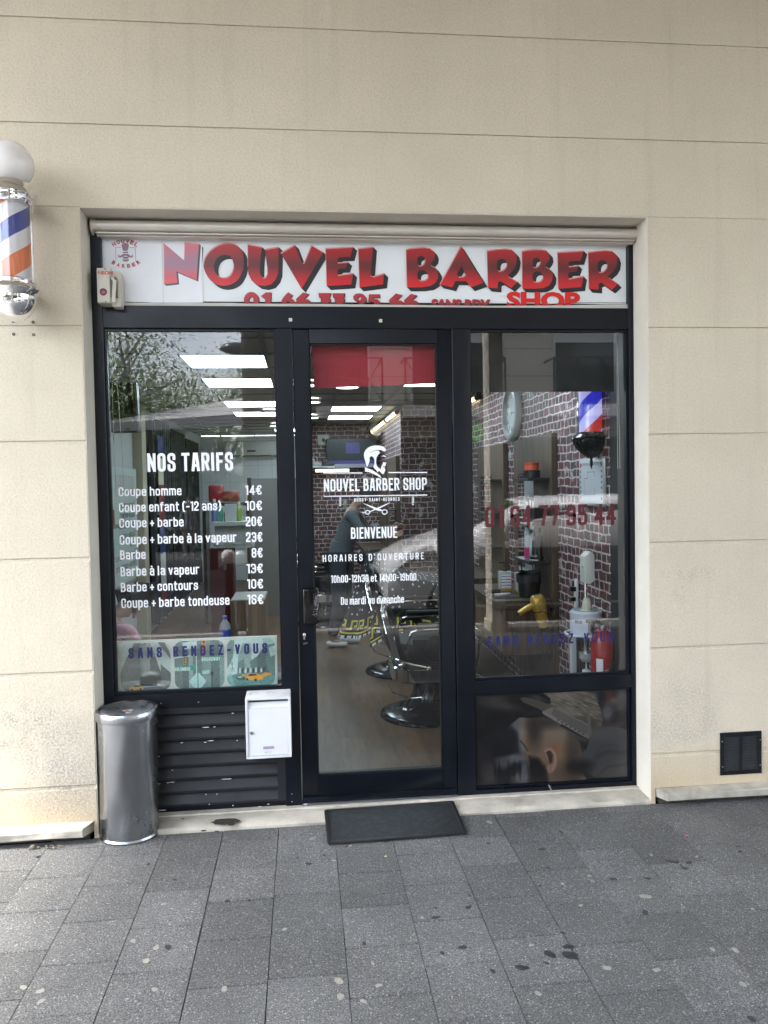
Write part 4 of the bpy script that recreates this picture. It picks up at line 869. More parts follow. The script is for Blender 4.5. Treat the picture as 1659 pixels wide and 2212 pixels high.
for j in range(h_+1):
    for i in range(n): a = 2*PI*i/n; vs.append((px_+cyl_r*math.cos(a), py_+cyl_r*math.sin(a), z0+(z1-z0)*j/h_))
for j in range(h_):
    for i in range(n): fs.append((j*n+i, j*n+(i+1) % n, (j+1)*n+(i+1) % n, (j+1)*n+i))
mb.add(vs, fs)
def stripes(name, cols, pitch, zero, sgn=1, es=0, r0=.3):
    m = M(name, (.5,.5,.5), r0); n_ = m.node_tree; L = n_.links.new; N = n_.nodes.new; p = n_.nodes['Principled BSDF']
    t_ = N('ShaderNodeTexCoord'); s_ = N('ShaderNodeSeparateXYZ'); L(t_.outputs['Object'], s_.inputs[0])
    at2 = N('ShaderNodeMath'); at2.operation = 'ARCTAN2'; L(s_.outputs['Y'], at2.inputs[0]); L(s_.outputs['X'], at2.inputs[1])
    d1 = N('ShaderNodeMath'); d1.operation = 'MULTIPLY'; L(at2.outputs[0], d1.inputs[0]); d1.inputs[1].default_value = -sgn/(2*PI)
    d2 = N('ShaderNodeMath'); d2.operation = 'MULTIPLY_ADD'; L(s_.outputs['Z'], d2.inputs[0]); d2.inputs[1].default_value = 1/pitch; d2.inputs[2].default_value = zero
    ad = N('ShaderNodeMath'); ad.operation = 'ADD'; L(d1.outputs[0], ad.inputs[0]); L(d2.outputs[0], ad.inputs[1])
    fr = N('ShaderNodeMath'); fr.operation = 'FRACT'; L(ad.outputs[0], fr.inputs[0])
    r_ = N('ShaderNodeValToRGB'); r_.color_ramp.interpolation = 'CONSTANT'; L(fr.outputs[0], r_.inputs[0]); e = r_.color_ramp.elements
    while len(e) < len(cols): e.new(.5)
    for q, (ps, c) in zip(e, cols): q.position = ps; q.color = (*c, 1)
    L(r_.outputs[0], p.inputs['Base Color'])
    if es: L(r_.outputs[0], p.inputs['Emission Color']); p.inputs['Emission Strength'].default_value = es
    return m
m_str = stripes('blue and orange spiral stripes', [(0, (.72,.70,.72)), (.173, (.70,.16,.035)), (.46, (.72,.70,.72)), (.688, (.045,.06,.28)), (.94, (.72,.70,.72))], .346, -.06)
mb.build('striped_cylinder', m_str, bp)
mb = MB(); mb.lathe([(.088, z0), (.088, z1)], (px_, py_, 0), 'z', 48); mb.build('clear_sleeve', glass('pole sleeve', 2.2, (.95,.95,.96)), bp, fixn=False)
zc = z0
prof = [(0, zc+.012), (.090, zc+.012), (.098, zc+.006), (.098, zc-.004), (.094, zc-.009), (.106, zc-.014), (.116, zc-.026), (.118, zc-.036), (.112, zc-.050), (.102, zc-.058), (.098, zc-.064)]
for k in range(1, 13): a = PI/2*k/12; prof.append((.098*math.cos(a), zc-.064-.108*math.sin(a)))
mb = MB(); mb.lathe(prof, (px_, py_, 0), 'z', 48); mb.box(px_-.03, px_+.03, py_+.08, 0, zc-.045, zc-.01); mb.build('bottom_cap', m_chrome, bp)
# four old screw holes below the pole
for k, (x, y) in enumerate(((28.5, 694), (71.5, 696), (29.5, 722), (72.5, 723))):
    c = at(x, y, 0); mb = MB(); mb.lathe([(.0055,-.001),(.0075,-.0005),(.006,-.004),(.0035,-.004),(.003,.004),(0,.004)], (c.x, -.0, c.z), 'y', 12)
    mb.build('wall_plug', M('rusty plug', (.10,.085,.075), .6, metal=.3), label=('upper left', 'upper right', 'lower left', 'lower right')[k]+' of four grey screw plugs in the wall below the barber pole', cat='wall plug', group='screw plugs below the barber pole')
# steel ashtray bin
bc = atz(280, 1810, 0); bx_, by_ = -.886, .04
rb = .141
bin_ = T('ash_bin', (bx_, by_, 0), 'cylindrical stainless steel ash bin standing left of the louvre panel', 'bin')
zt = .628
mb = MB(); n = 72; prof = [(rb+.004, .0), (rb+.006, .006), (rb+.003, .014), (rb, .016)]
vs = []; H_ = 24
for j in range(H_+1):
    z = .016+(zt-.045-.016)*j/H_
    for i in range(n):
        a = 2*PI*i/n; r = rb-.0034*max(0, math.sin(a*3+1))**2*(1-z/zt)-.0013*math.sin(5*a+z*7)-.0007*math.sin(9*a-z*15)
        dent = math.exp(-(((a-4.55+PI) % (2*PI)-PI)/.16)**2-((z-.10)/.07)**2)*.004+math.exp(-(((a-5.1+PI) % (2*PI)-PI)/.3)**2-((z-.32)/.22)**2)*.004
        vs.append((bx_+(r-dent)*math.cos(a), by_+(r-dent)*math.sin(a), z))
mb.add(vs, [(j*n+i, j*n+(i+1) % n, (j+1)*n+(i+1) % n, (j+1)*n+i) for j in range(H_) for i in range(n)])
mb.build('body', m_steel, bin_)
mb = MB(); mb.lathe([(rb-.002,.0),(rb+.005,.001),(rb+.006,.008),(rb+.002,.017),(rb-.001,.018)], (bx_, by_, 0), 'z', 64); mb.build('base_ring', m_steel, bin_)
mb = MB(); mb.lathe([(rb-.002, zt-.047),(rb+.007, zt-.046),(rb+.009, zt-.038),(rb+.008, zt-.012),(rb+.003, zt-.002),(rb-.006, zt),(rb-.012, zt-.006),(rb-.014, zt-.010)], (bx_, by_, 0), 'z', 64); mb.build('lid_ring', m_steel, bin_)
m_soot = M('sooty steel', (.27,.27,.28), .42, metal=.85, var=.6, vs=16, rvar=.2)
mb = MB(); mb.lathe([(rb-.013, zt-.010),(rb-.017, zt-.004),(rb-.03, zt-.006),(.075, zt-.012),(.033, zt-.020),(.031, zt-.030),(.030, zt-.07)], (bx_, by_, 0), 'z', 64); ld = mb.build('ash_lid', m_soot, bin_)
mb = MB(); mb.lathe([(0,zt-.055),(.0305,zt-.055)], (bx_, by_, 0), 'z', 24); mb.build('ash', M('ash', (.02,.018,.016), 1), ld)
for k, (dx, dy, a) in enumerate(((-.008,.0,.3),(.004,-.006,1.2),(-.002,.008,2.2))):
    mb = MB(); d = Vector((math.cos(a)*.4, math.sin(a)*.4, .9)).normalized(); p = Vector((bx_+dx, by_+dy, zt-.05)); mb.tube([p, p+d*.026], .0038, 8); mb.build('cigarette_end', m_butt, ld)
# notice strip behind the bin
c = at(225, 1538, ya-.001); mb = MB(); mb.box(c.x-.002, c.x+.028, ya-.0022, ya-.0002, c.z-.028, c.z+.008); s_ = mb.build('notice_sticker', M('grey label', (.34,.35,.36), .5), label='small grey sticker with rows of tiny marks on the frame above the ash bin', cat='sticker', smooth=0)
mb = MB()
for r in range(4):
    for k in range(6):
        if random.random() < (1, .45, .45, .45)[r]: mb.box(c.x+.001+k*.0043, c.x+.0038+k*.0043, ya-.0027, ya-.0021, c.z+.003-r*.009, c.z+.006-r*.009)
mb.build('print', m_black, s_, smooth=0)
# letter box
my = .055
zmb = zm(300, 2650, 1.659)
a, b = at(*zmb(1102, 140), my), at(*zmb(1408, 560), my)
mx0, mx1, mz0, mz1 = a.x, b.x, at(*zmb(1108, 562), my).z, at(*zmb(1102, 170), my).z
mz0 = (mz0+at(*zmb(1408, 550), my).z)/2; mz1 = (at(*zmb(1100, 172), my).z+at(*zmb(1405, 152), my).z)/2
mbx = T('mailbox', ((mx0+mx1)/2, .1, mz0), 'white metal letter box fixed over the louvre panel beside the door', 'mailbox')
mb = MB(); q = .012; yb_ = .168
mb.box(mx0, mx0+q, my, yb_, mz0, mz1); mb.box(mx1-q, mx1, my, yb_, mz0, mz1); mb.box(mx0+q, mx1-q, my, yb_, mz0, mz0+q); mb.box(mx0+q, mx1-q, my+.002, yb_, mz1-q*.9, mz1)
mb.box(mx0+q, mx1-q, yb_-.006, yb_, mz0+q, mz1-q*.9); mb.hexa([(mx0, my, mz1+.0005), (mx1, my, mz1+.0005), (mx1, yb_, mz1+.0005), (mx0, yb_, mz1+.0005), (mx0+.002, my+.004, mz1+.004), (mx1-.002, my+.004, mz1+.004), (mx1-.002, yb_, mz1+.012), (mx0+.002, yb_, mz1+.012)])
mb.build('casing', m_white, mbx, bevel=.0012, seg=1)
zs = mz1-.048
mb = MB(); mb.box(mx0+q+.001, mx1-q-.001, my+.004, my+.010, mz0+q+.002, zs-.004)
dr = mb.build('door', m_white, mbx, bevel=.001, seg=1)
mb = MB(); mb.hexa([(mx0+q, my+.004, zs-.002), (mx1-q, my+.004, zs-.002), (mx1-q, my+.012, zs-.002), (mx0+q, my+.012, zs-.002), (mx0+q, my+.028, zs+.020), (mx1-q, my+.028, zs+.020), (mx1-q, my+.034, zs+.020), (mx0+q, my+.034, zs+.020)])
mb.build('slot_flap', m_white, mbx, smooth=0)
mb = MB(); mb.box(mx0+q+.0005, mx1-q-.0005, my+.07, my+.072, zs, mz1-q); mb.build('slot_back', M('grey interior', (.22,.22,.225), .6), mbx, smooth=0)
c = at(*zmb(1146, 394), my); mb = MB(); mb.lathe([(0,-.003),(.0085,-.003),(.0095,0),(.0095,.006),(0,.006)], (c.x, my+.001, c.z), 'y', 24); mb.box(c.x-.001, c.x+.001, my-.0026, my-.0015, c.z-.004, c.z+.004, 1)
mb.build('lock', [m_chrome, m_black], dr)
a1_, b1_ = at(*zmb(1222, 500), my), at(*zmb(1293, 478), my); mb = MB(); mb.box(a1_.x, b1_.x, my+.0025, my+.0042, a1_.z, b1_.z); mb.build('name_plate', M('worn lilac label', lin((150,140,165)), .5, var=.25, vs=60), dr, smooth=0)
a1_, b1_ = at(*zmb(1235, 521), my), at(*zmb(1279, 514), my); mb = MB(); mb.box(a1_.x, a1_.x+.006, my+.0030, my+.0041, a1_.z, b1_.z)
for k in range(7): mb.box(a1_.x+.008+k*.0036, a1_.x+.0104+k*.0036, my+.0032, my+.0041, a1_.z+.001, b1_.z-.001)
mb.build('maker_mark', M('grey print', (.12,.12,.13), .5), dr, smooth=0)
for k, x in enumerate((1160, 1268)):
    c = at(*zmb(x, 150), .11); mb = MB(); r = .020; mb.tube([(c.x+r*math.cos(2*PI*i/20), .11+r*.9*math.sin(2*PI*i/20), mz1+.0095+(.11-my)*0) for i in range(0, 15)], .0008, 5); mb.build('ring_stain', M('faint rust', (.45,.40,.34), .7), mbx)
# doormat
P4 = [atz(703, 1752, .040), atz(975, 1733, .040), atz(1011, 1803, .004), atz(709, 1826, .004)]
mc = sum(P4, Vector())/4
mat_ = T('doormat', (mc.x, mc.y, 0), 'black rubber doormat with raised rim before the door', 'doormat')
dirx = (P4[2]-P4[3]).normalized(); diry = (P4[0]-P4[3]); diry = (diry-dirx*diry.dot(dirx)).normalized(); w_ = (P4[2]-P4[3]).length/2; d_ = (P4[0]-P4[3]).length/2
F = lambda x, y, z: mc+dirx*x+diry*y+Vector((0,0,z))
def mz(x, y): return .0035+ .004*max(0, (y/d_))*0
def loop(w, d, z, r=.012):
    o = []
    for sx, sy, a0 in ((1,1,0),(-1,1,PI/2),(-1,-1,PI),(1,-1,3*PI/2)):
        for k in range(5): a = a0+PI/2*k/4; o.append(F(sx*(w-r)+r*math.cos(a), sy*(d-r)+r*math.sin(a), z))
    return o
mb = MB(); rings = [loop(w_, d_, .0027), loop(w_, d_, .007), loop(w_-.004, d_-.004, .0105), loop(w_-.016, d_-.016, .011), loop(w_-.021, d_-.021, .0062)]
vs = sum(rings, []); k = len(rings[0]); mb.add(vs, [(j*k+i, j*k+(i+1) % k, (j+1)*k+(i+1) % k, (j+1)*k+i) for j in range(4) for i in range(k)])
m_rub = M('black rubber', (.0045,.005,.006), .5, var=.4, vs=8, bump=.4, bs=150, rvar=.1)
mb.build('rim', m_rub, mat_)
mb = MB(); mb.add(loop(w_-.0205, d_-.0205, .0064), [tuple(range(k))])
def mat_tex():
    m = M('felted mat', (.018,.020,.023), .7, bump=0); n_ = m.node_tree; N = n_.nodes.new; L = n_.links.new
    g = N('ShaderNodeNewGeometry'); v = N('ShaderNodeTexVoronoi'); v.feature = 'DISTANCE_TO_EDGE'; v.inputs['Scale'].default_value = 16; L(g.outputs['Position'], v.inputs['Vector'])
    no = N('ShaderNodeTexNoise'); no.inputs['Scale'].default_value = 40; no.inputs['Detail'].default_value = 6; L(g.outputs['Position'], no.inputs['Vector'])
    r_ = N('ShaderNodeMapRange'); L(v.outputs[0], r_.inputs[0]); r_.inputs[1].default_value = 0; r_.inputs[2].default_value = .18; r_.inputs[3].default_value = .35; r_.inputs[4].default_value = .6
    mu = N('ShaderNodeMath'); mu.operation = 'MULTIPLY'; L(r_.outputs[0], mu.inputs[0]); L(no.outputs[0], mu.inputs[1])
    cr = N('ShaderNodeValToRGB'); L(mu.outputs[0], cr.inputs[0]); cr.color_ramp.elements[0].position = .12; cr.color_ramp.elements[0].color = (.004,.005,.006,1); cr.color_ramp.elements[1].position = .42; cr.color_ramp.elements[1].color = (.016,.019,.022,1)
    L(cr.outputs[0], n_.nodes['Principled BSDF'].inputs['Base Color']); bu = N('ShaderNodeBump'); bu.inputs['Strength'].default_value = .6; bu.inputs['Distance'].default_value = .004; L(mu.outputs[0], bu.inputs['Height']); L(bu.outputs[0], n_.nodes['Principled BSDF'].inputs['Normal']); return m
mb.build('pile', mat_tex(), mat_, smooth=0)
# wall vent
zv = zm(2400, 2300, 2.212)
a, b = at(*zv(968, 1295), -.008), at(*zv(1326, 1655), -.008); vx0, vx1 = a.x, b.x; vz1 = (at(*zv(968, 1297), -.008).z+at(*zv(1323, 1280), -.008).z)/2; vz0 = (at(*zv(974, 1665), -.008).z+at(*zv(1326, 1648), -.008).z)/2
vt = T('wall_vent', ((vx0+vx1)/2, 0, vz0), 'square black louvred vent grille low on the wall at the right', 'vent')
mb = MB(); f_ = .020; xm = (vx0+vx1)/2
mb.box(vx0, vx1, -.008, .002, vz0, vz0+f_*1.1); mb.box(vx0, vx1, -.008, .002, vz1-f_*1.2, vz1); mb.box(vx0, vx0+f_, -.0085, .002, vz0+.0001, vz1-.0001); mb.box(vx1-f_, vx1, -.0085, .002, vz0+.0001, vz1-.0001); mb.box(xm-.006, xm+.006, -.0083, .002, vz0+.0002, vz1-.0002)
m_vent = M('black enamel', (.004,.0055,.008), .32, var=.3, vs=9)
mb.build('frame', m_vent, vt, bevel=.001, seg=1)
mb = MB(); nl = 22
for x0, x1 in ((vx0+f_, xm-.006), (xm+.006, vx1-f_)):
    for k in range(nl):
        z = vz0+f_*1.1+(vz1-vz0-f_*2.3)*(k+.2)/nl; hh = (vz1-vz0-f_*2.3)/nl
        mb.hexa([(x0, -.006, z), (x1, -.006, z), (x1, -.0045, z-.0008), (x0, -.0045, z-.0008), (x0, -.001, z+hh*.62), (x1, -.001, z+hh*.62), (x1, .0005, z+hh*.6), (x0, .0005, z+hh*.6)])
mb.build('louvres', M('dusty black metal', (.018,.020,.022), .5, var=.4, vs=30), vt, smooth=0)
mb = MB(); mb.box(vx0+f_*.5, vx1-f_*.5, -.0009, -.0004, vz0+.01, vz1-.01); mb.build('backing', m_gasket, vt, smooth=0)
for x, y in ((982, 1372), (1313, 1356), (987, 1592), (1316, 1577)):
    c = at(*zv(x, y), -.009); mb = MB(); mb.lathe([(0,-.003),(.003,-.0022),(.004,0)], (c.x, -.0085, c.z), 'y', 12); mb.build('screw', m_chrome, vt)
# litter and weeds caught under the left plinth
mb = MB(); q = atz(100, 1822, 0)
for k in range(26):
    x = q.x+random.gauss(.02, .06); y = -.07+random.uniform(-.02, .012); r = random.uniform(.002, .008); mb.ball((x, y, r*.8), r, n=6, sz=.7)
mb.ball((q.x-.045, -.075, .010), .014, n=8, sz=.75)
mb.build('grit_and_leaves', M('dry litter', (.12,.10,.07), .95, var=.6, vs=90), label='dry leaves and grit caught under the left stone plinth', cat='litter', kind='stuff')

# ================================================================== LETTERING ON THE GLASS
GY = FY+.0025
def lettering(name, label, cat, mat, lines, z, wt=.155):
    pts = [at(*z(q[1], q[4]), GY) for q in lines]; rt = T(name, (sum(q.x for q in pts)/len(pts), GY, min(q.z for q in pts)), label, cat)
    for ln in lines:
        mb = MB(); s, x0, x1, y0, y1 = ln[:5]; tr = ln[5] if len(ln) > 5 else 0; w = ln[6] if len(ln) > 6 else wt
        a = at(*z(x0, y1), GY); b = at(*z(x1, y0), GY)
        zb_ = (a.z+at(*z(x1, y1), GY).z)/2; zt2 = (b.z+at(*z(x0, y0), GY).z)/2
        write(mb, s, a.x, b.x, zb_, zt2, lambda x, zz, d: (x, GY+d*.6, zz), w, tr)
        mb.build('price' if s.endswith('€') else 'text_line', mat, rt, smooth=0, fixn=False)
    return rt
z1_ = zm(380, 1250, 2.074); z2_ = zm(380, 1850, 2.074); z3_ = zm(1150, 1280, 2.37); z4_ = zm(1150, 2000, 2.011); z5_ = zm(1800, 1280, 2.183); z6_ = zm(1800, 2000, 2.183); z7_ = zm(430, 2480, 2.44)
lettering('window_lettering', 'white vinyl heading NOS TARIFS on the left window', 'lettering', m_vinyl, [('NOS TARIFS', 417, 1113, 1105, 1256)], z1_, .165)
lettering('window_lettering', 'white vinyl price list from Coupe homme to Coupe + barbe tondeuse on the left window', 'price list', m_vinyl, [
 ('Coupe homme',181,693,138,212),('14€',1213,1347,126,204),('Coupe enfant (-12 ans)',184,1015,262,338),('10€',1216,1349,253,331),('Coupe + barbe',187,710,392,468),('20€',1220,1350,381,460),
 ('Coupe + barbe à la vapeur',190,1142,522,600),('23€',1222,1353,509,588),('Barbe',194,400,655,731),('8€',1268,1354,638,716),('Barbe à la vapeur',197,838,783,861),('13€',1225,1356,767,844),
 ('Barbe + contours',200,828,913,989),('10€',1228,1358,892,970),('Coupe + barbe tondeuse',203,1085,1038,1116),('16€',1230,1360,1019,1097)], z2_, .15)
lettering('window_lettering', 'dark blue vinyl words SANS RENDEZ-VOUS across the picture board in the left window', 'lettering', m_blue, [('SANS RENDEZ-VOUS', 186, 1518, 150, 251, .26)], z7_, .2)
lettering('window_lettering', 'dark red vinyl telephone number 01 64 77 95 44 on the right window', 'lettering', m_dred, [('01 64 77 95 44', 241, 1362, 1546, 1728, 0, .16)], z5_, .16)
lettering('window_lettering', 'dark blue vinyl words SANS RENDEZ-VOUS on the right window', 'lettering', m_blue, [('SANS RENDEZ-VOUS', 258, 1342, 1084, 1170, .26)], z6_, .19)
lettering('door_lettering', 'white vinyl opening hours under BIENVENUE on the glass door', 'lettering', m_vinyl, [('BIENVENUE', 467, 832, 151, 241), ("HORAIRES D'OUVERTURE", 243, 1044, 362, 417, .2), ('10h00-12h30 et 14h00-19h00', 308, 984, 525, 584), ('Du mardi au dimanche', 387, 885, 699, 760)], z4_, .15)
lg = lettering('door_emblem', 'white vinyl emblem of a bearded man with NOUVEL BARBER SHOP and scissors on the door', 'emblem', m_vinyl, [('NOUVEL BARBER SHOP', 297, 1258, 1430, 1546), ('BUSSY-SAINT-GEORGES', 580, 1003, 1611, 1644, .18)], z3_, .155)
zf_ = zm(1390, 1730, 9.76); zs_ = zm(1250, 1920, 3.687)
fg = lambda z, dd=0: (lambda a, b, d: ((q := at(*z(a, b), GY)).x, GY-dd, q.z))
mb = MB()
face = [(530,1075),(515,985),(480,870),(440,740),(422,620),(430,520),(480,410),(560,330),(680,265),(820,237),(980,235),(1110,258),(1190,290),(1228,325),(1180,330),(1245,355),(1275,385),(1225,392),(1282,430),(1225,450),(1208,482),(1150,440),(1060,410),(950,402),(850,416),(740,463),(640,515),(645,521),(742,475),(850,434),(985,428),(1035,525),(960,600),(905,700),(885,800),(890,930),(920,1020),(980,1090),(1070,1155),(1085,1080),(1110,990),(1160,925),(1140,890),(1150,860),(1180,885),(1270,885),(1285,925),(1250,930),(1262,1000),(1222,1025),(1180,1030),(1140,1055),(1142,1100),(1160,1065),(1235,1048),(1215,1080),(1220,1110),(1245,1180),(1175,1340),(1130,1330),(1060,1270),(1000,1195),(950,1270),(930,1240),(880,1165),(800,1100),(785,1035),(820,950),(828,800),(800,720),(750,660),(710,645),(660,665),(635,720),(638,830),(600,940)]
mb.poly([face], fg(zf_)); mb.poly([[(1095,660),(1150,618),(1200,622),(1270,655),(1245,685),(1190,655)]], fg(zf_)); mb.poly([[(450,1075),(560,1110),(750,1185),(920,1290),(1040,1390),(1110,1505),(950,1410),(760,1320),(600,1255),(470,1240)]], fg(zf_))
mb.build('bearded_man', m_vinyl, lg, smooth=0, fixn=False)
mb = MB()
for x0, x1, y in ((290,656,1380),(900,1260,1376)): mb.poly([[(x0,y-5),(x1,y-5),(x1,y+5),(x0,y+5)]], fg(z3_))
mb.poly([[(297,1594),(1262,1581),(1262,1591),(297,1604)]], fg(z3_)); mb.build('rule', m_vinyl, lg, smooth=0, fixn=False)
mb = MB(); mb.poly([[(655,222),(672,226),(870,300),(940,322),(935,340),(880,335),(840,322)]], fg(zs_)); mb.poly([[(1055,213),(1048,225),(885,310),(765,352),(760,342),(860,298)]], fg(zs_, .0004))
for cx, cy, rx, ry in ((728,357,38,34),(975,354,44,38)): mb.poly([ring(cx,cy,rx,ry), ring(cx,cy,rx-13,ry-13)], fg(zs_, .0008))
mb.poly([[(640,348),(655,352),(672,362),(697,358),(697,367),(668,375),(645,362)]], fg(zs_, .0012)); mb.build('scissors', m_vinyl, lg, smooth=0, fixn=False)
for cx, y0 in ((330, 135), (1387, 122)):
    mb = MB(); mb.poly([[(cx-20,y0+22),(cx,y0),(cx+20,y0+22)]], fg(zs_)); mb.poly([[(cx-20,y0+116),(cx+20,y0+112),(cx,y0+138)]], fg(zs_))
    for k in range(5): mb.poly([[(cx-17,y0+38+k*16),(cx+17,y0+24+k*16),(cx+17,y0+33+k*16),(cx-17,y0+47+k*16)]], fg(zs_))
    mb.build('striped_pole_mark', m_vinyl, lg, smooth=0, fixn=False)

# ---- picture board behind the left window: three rounded city views
BY = FY+.045
c4 = [at(*z7_(48, 112), BY), at(*z7_(1612, 55), BY), at(*z7_(1618, 560), BY), at(*z7_(62, 620), BY)]
def bf(u, v, dy=0): p = (c4[0]*(1-u)+c4[1]*u)*(1-v)+(c4[3]*(1-u)+c4[2]*u)*v; return Vector((p.x, BY-dy, p.z))
pb = T('picture_board', (c4[3].x*.5+c4[2].x*.5, BY, c4[3].z), 'white board with three rounded city street pictures leaning in the left window', 'picture board')
mb = MB(); mb.hexa([bf(0,1), bf(1,1), bf(1,1,-.012), bf(0,1,-.012), bf(0,0), bf(1,0), bf(1,0,-.012), bf(0,0,-.012)]); mb.build('board', M('satin white board', (.70,.71,.68), .4), pb, bevel=.001, seg=1)
def city_print():
    P = Paint(1560, 505, 620, 200, (200, 205, 198)); A = np.array
    def rr(x0, x1, y0, y1, r=75): 
        o = []
        for cx, cy, a0 in ((x1-r,y1-r,0),(x0+r,y1-r,90),(x0+r,y0+r,180),(x1-r,y0+r,270)):
            for k in range(7): a = math.radians(a0+15*k); o.append((cx+r*math.cos(a), cy+r*math.sin(a)))
        return o
    white = P.C.copy(); 
    # left: towers seen from the street
    P.poly([(30,0),(540,0),(540,505),(30,505)], (176,192,184), 1)
    for pts, c in (([(40,330),(60,260),(180,20),(250,20),(265,300),(230,400),(40,420)], (92,100,98)), ([(230,30),(300,20),(320,250),(300,330),(240,330)], (120,130,128)), ([(255,60),(330,20),(400,200),(410,330),(260,320)], (140,150,146)),
                   ([(330,180),(380,150),(440,340),(470,420),(330,420)], (84,92,90)), ([(400,10),(470,10),(535,160),(535,200)], (96,104,102)), ([(430,230),(535,330),(535,440),(430,410)], (88,96,94))): P.poly(pts, c, 1.5)
    for k in range(16): P.line([(50,150+k*16),(270,190+k*11)], 2, (66,74,72), 1, .8)
    for k in range(9): P.line([(255+k*14,40+k*9),(262+k*17,320)], 1.6, (90,98,96), 1, .8)
    P.poly([(40,390),(240,380),(240,450),(40,460)], (150,158,154), 2); P.poly([(230,350),(430,350),(430,440),(230,440)], (46,50,50), 4); P.poly([(390,380),(530,400),(530,455),(390,440)], (150,152,148), 3)
    P.ell(330,325,70,30,(190,196,192),.4); P.ell(335,375,90,40,(40,44,44),.4)
    for k in range(12): P.line([(50+k*16,392),(50+k*16,440)], 3, (88,96,94), 1)
    P.poly([(30,460),(540,440),(540,505),(30,505)], (84,92,92), 3); P.poly([(120,455),(150,440),(170,425),(225,425),(250,440),(262,452),(258,470),(130,475)], (216,170,70), 2); P.ell(150,470,12,9,(24,24,24),.3); P.ell(232,466,12,9,(24,24,24),.3); P.poly([(172,430),(222,429),(235,441),(165,443)], (50,52,50), 1.5)
    P.poly([(195,416),(215,416),(215,424),(195,424)], (235,225,180), 1)
    # middle: street-name plates
    P.poly([(560,0),(1055,0),(1055,505),(560,505)], (136,158,154), 1)
    for x0, x1, c in ((560,640,(104,120,118)),(640,700,(88,104,102)),(700,742,(150,168,166)),(742,830,(104,122,120)),(830,915,(122,146,142)),(915,1000,(96,116,114)),(1000,1055,(130,152,148))): P.poly([(x0,0),(x1,0),(x1,505),(x0,505)], c, 2)
    for k in range(18): P.line([(560,20+k*28),(1055,14+k*28)], 2, (90,112,108), 1, .5)
    P.poly([(640,30),(780,20),(785,90),(645,100)], (196,216,212), 4, .8); P.poly([(560,170),(760,150),(760,166),(560,186)], (190,210,206), 3, .8)
    P.poly([(560,265),(770,255),(770,300),(560,315)], (38,150,132), 1.5); P.poly([(822,185),(1010,168),(1012,212),(824,230)], (60,168,156), 1.5)
    P.poly([(700,412),(770,330),(784,330),(784,500),(772,500)], (176,214,210), 2); P.poly([(790,330),(800,330),(868,412),(800,500),(790,500)], (176,214,210), 2); P.line([(787,330),(787,505)], 6, (60,70,70), 1)
    P.line([(775,0),(775,330)], 10, (196,216,212), 2)
    for x, y, s in ((662,170,.9),(850,10,1.35),(850,60,1.2)): P.poly([(x-14*s,y),(x+16*s,y),(x+16*s,y+84*s),(x-14*s,y+84*s)], (206,140,52), 2); [P.ell(x,y+(16+27*q)*s,9*s,9*s,(96,54,22),.3) for q in range(3)]
    P.poly([(830,310),(900,306),(900,340),(830,344)], (170,200,198), 2); P.line([(925,290),(925,480)], 10, (70,88,86), 2); P.ell(925,340,14,20,(40,54,52),.3)
    # right: avenue with taxis
    P.poly([(1070,0),(1560,0),(1560,505),(1070,505)], (190,212,206), 1)
    for pts, c in (([(1075,60),(1110,20),(1150,30),(1130,200),(1075,300)], (118,140,136)), ([(1180,190),(1230,60),(1300,60),(1330,360),(1180,360)], (140,164,158)), ([(1300,230),(1370,190),(1480,30),(1560,20),(1560,400),(1300,390)], (96,124,118)), ([(1370,190),(1450,120),(1470,360),(1370,370)], (78,100,96)), ([(1180,240),(1240,210),(1250,370),(1170,370)], (104,128,124)), ([(1480,110),(1550,90),(1550,180),(1500,200)], (176,206,200)), ([(1420,20),(1520,10),(1540,70),(1430,90)], (160,190,184))): P.poly(pts, c, 2)
    for k in range(14): P.line([(1300,250+k*10),(1560,170+k*16)], 1.6, (66,88,84), 1, .8)
    for k in range(8): P.line([(1100+k*5,230),(1150-k*6,330)], 1.5, (80,104,100), 1, .8)
    for k in range(10): P.poly([(1190+k*26,300+(k%3)*8),(1208+k*26,298),(1208+k*26,345),(1190+k*26,347)], (44,54,52) if k%2 else (196,212,208), 1.5, .8)
    P.poly([(1070,380),(1170,350),(1560,380),(1560,505),(1070,505)], (96,146,140), 4); P.poly([(1075,360),(1110,350),(1160,480),(1100,470)], (130,176,170), 5, .7)
    P.poly([(1155,385),(1180,365),(1225,370),(1250,395),(1245,415),(1190,420),(1160,405)], (70,92,90), 2); P.ell(1195,385,24,9,(170,196,192),.4)
    P.poly([(1250,385),(1275,360),(1350,352),(1400,375),(1428,390),(1425,415),(1370,425),(1270,415)], (232,158,48), 2); P.poly([(1275,372),(1290,360),(1345,358),(1372,375),(1300,382)], (60,58,50), 2); P.ell(1350,420,13,12,(26,26,26),.3); P.ell(1268,410,10,10,(26,26,26),.3)
    P.poly([(1400,370),(1440,350),(1500,355),(1508,372),(1450,390),(1425,385)], (224,150,50), 2); P.poly([(1215,365),(1250,360),(1255,375),(1225,382)], (224,160,60), 2)
    P.C += P.noise(5, 6, 6)[..., None]+P.noise(6, 22, 14)[..., None]
    m_ = np.zeros(P.X.shape)
    for x0, x1, y0, y1 in ((42,528,22,478),(562,1050,14,476),(1072,1546,2,468)):
        pass
    for (x0, x1, y0, y1) in ((44,526,20,480),(564,1046,18,478),(1074,1544,14,474)): m_ = np.maximum(m_, np.clip(.5-P.sdf(rr(x0,x1,y0,y1))/3, 0, 1))
    P.C = white*(1-m_[..., None])+P.C*m_[..., None]; return P
Pc = city_print()
Pc.mesh('city_pictures', lambda u, v: bf(.004+u*.992, .006+v*.988, .0012), print_mat('printed city pictures', .3), pb)
mb = MB()
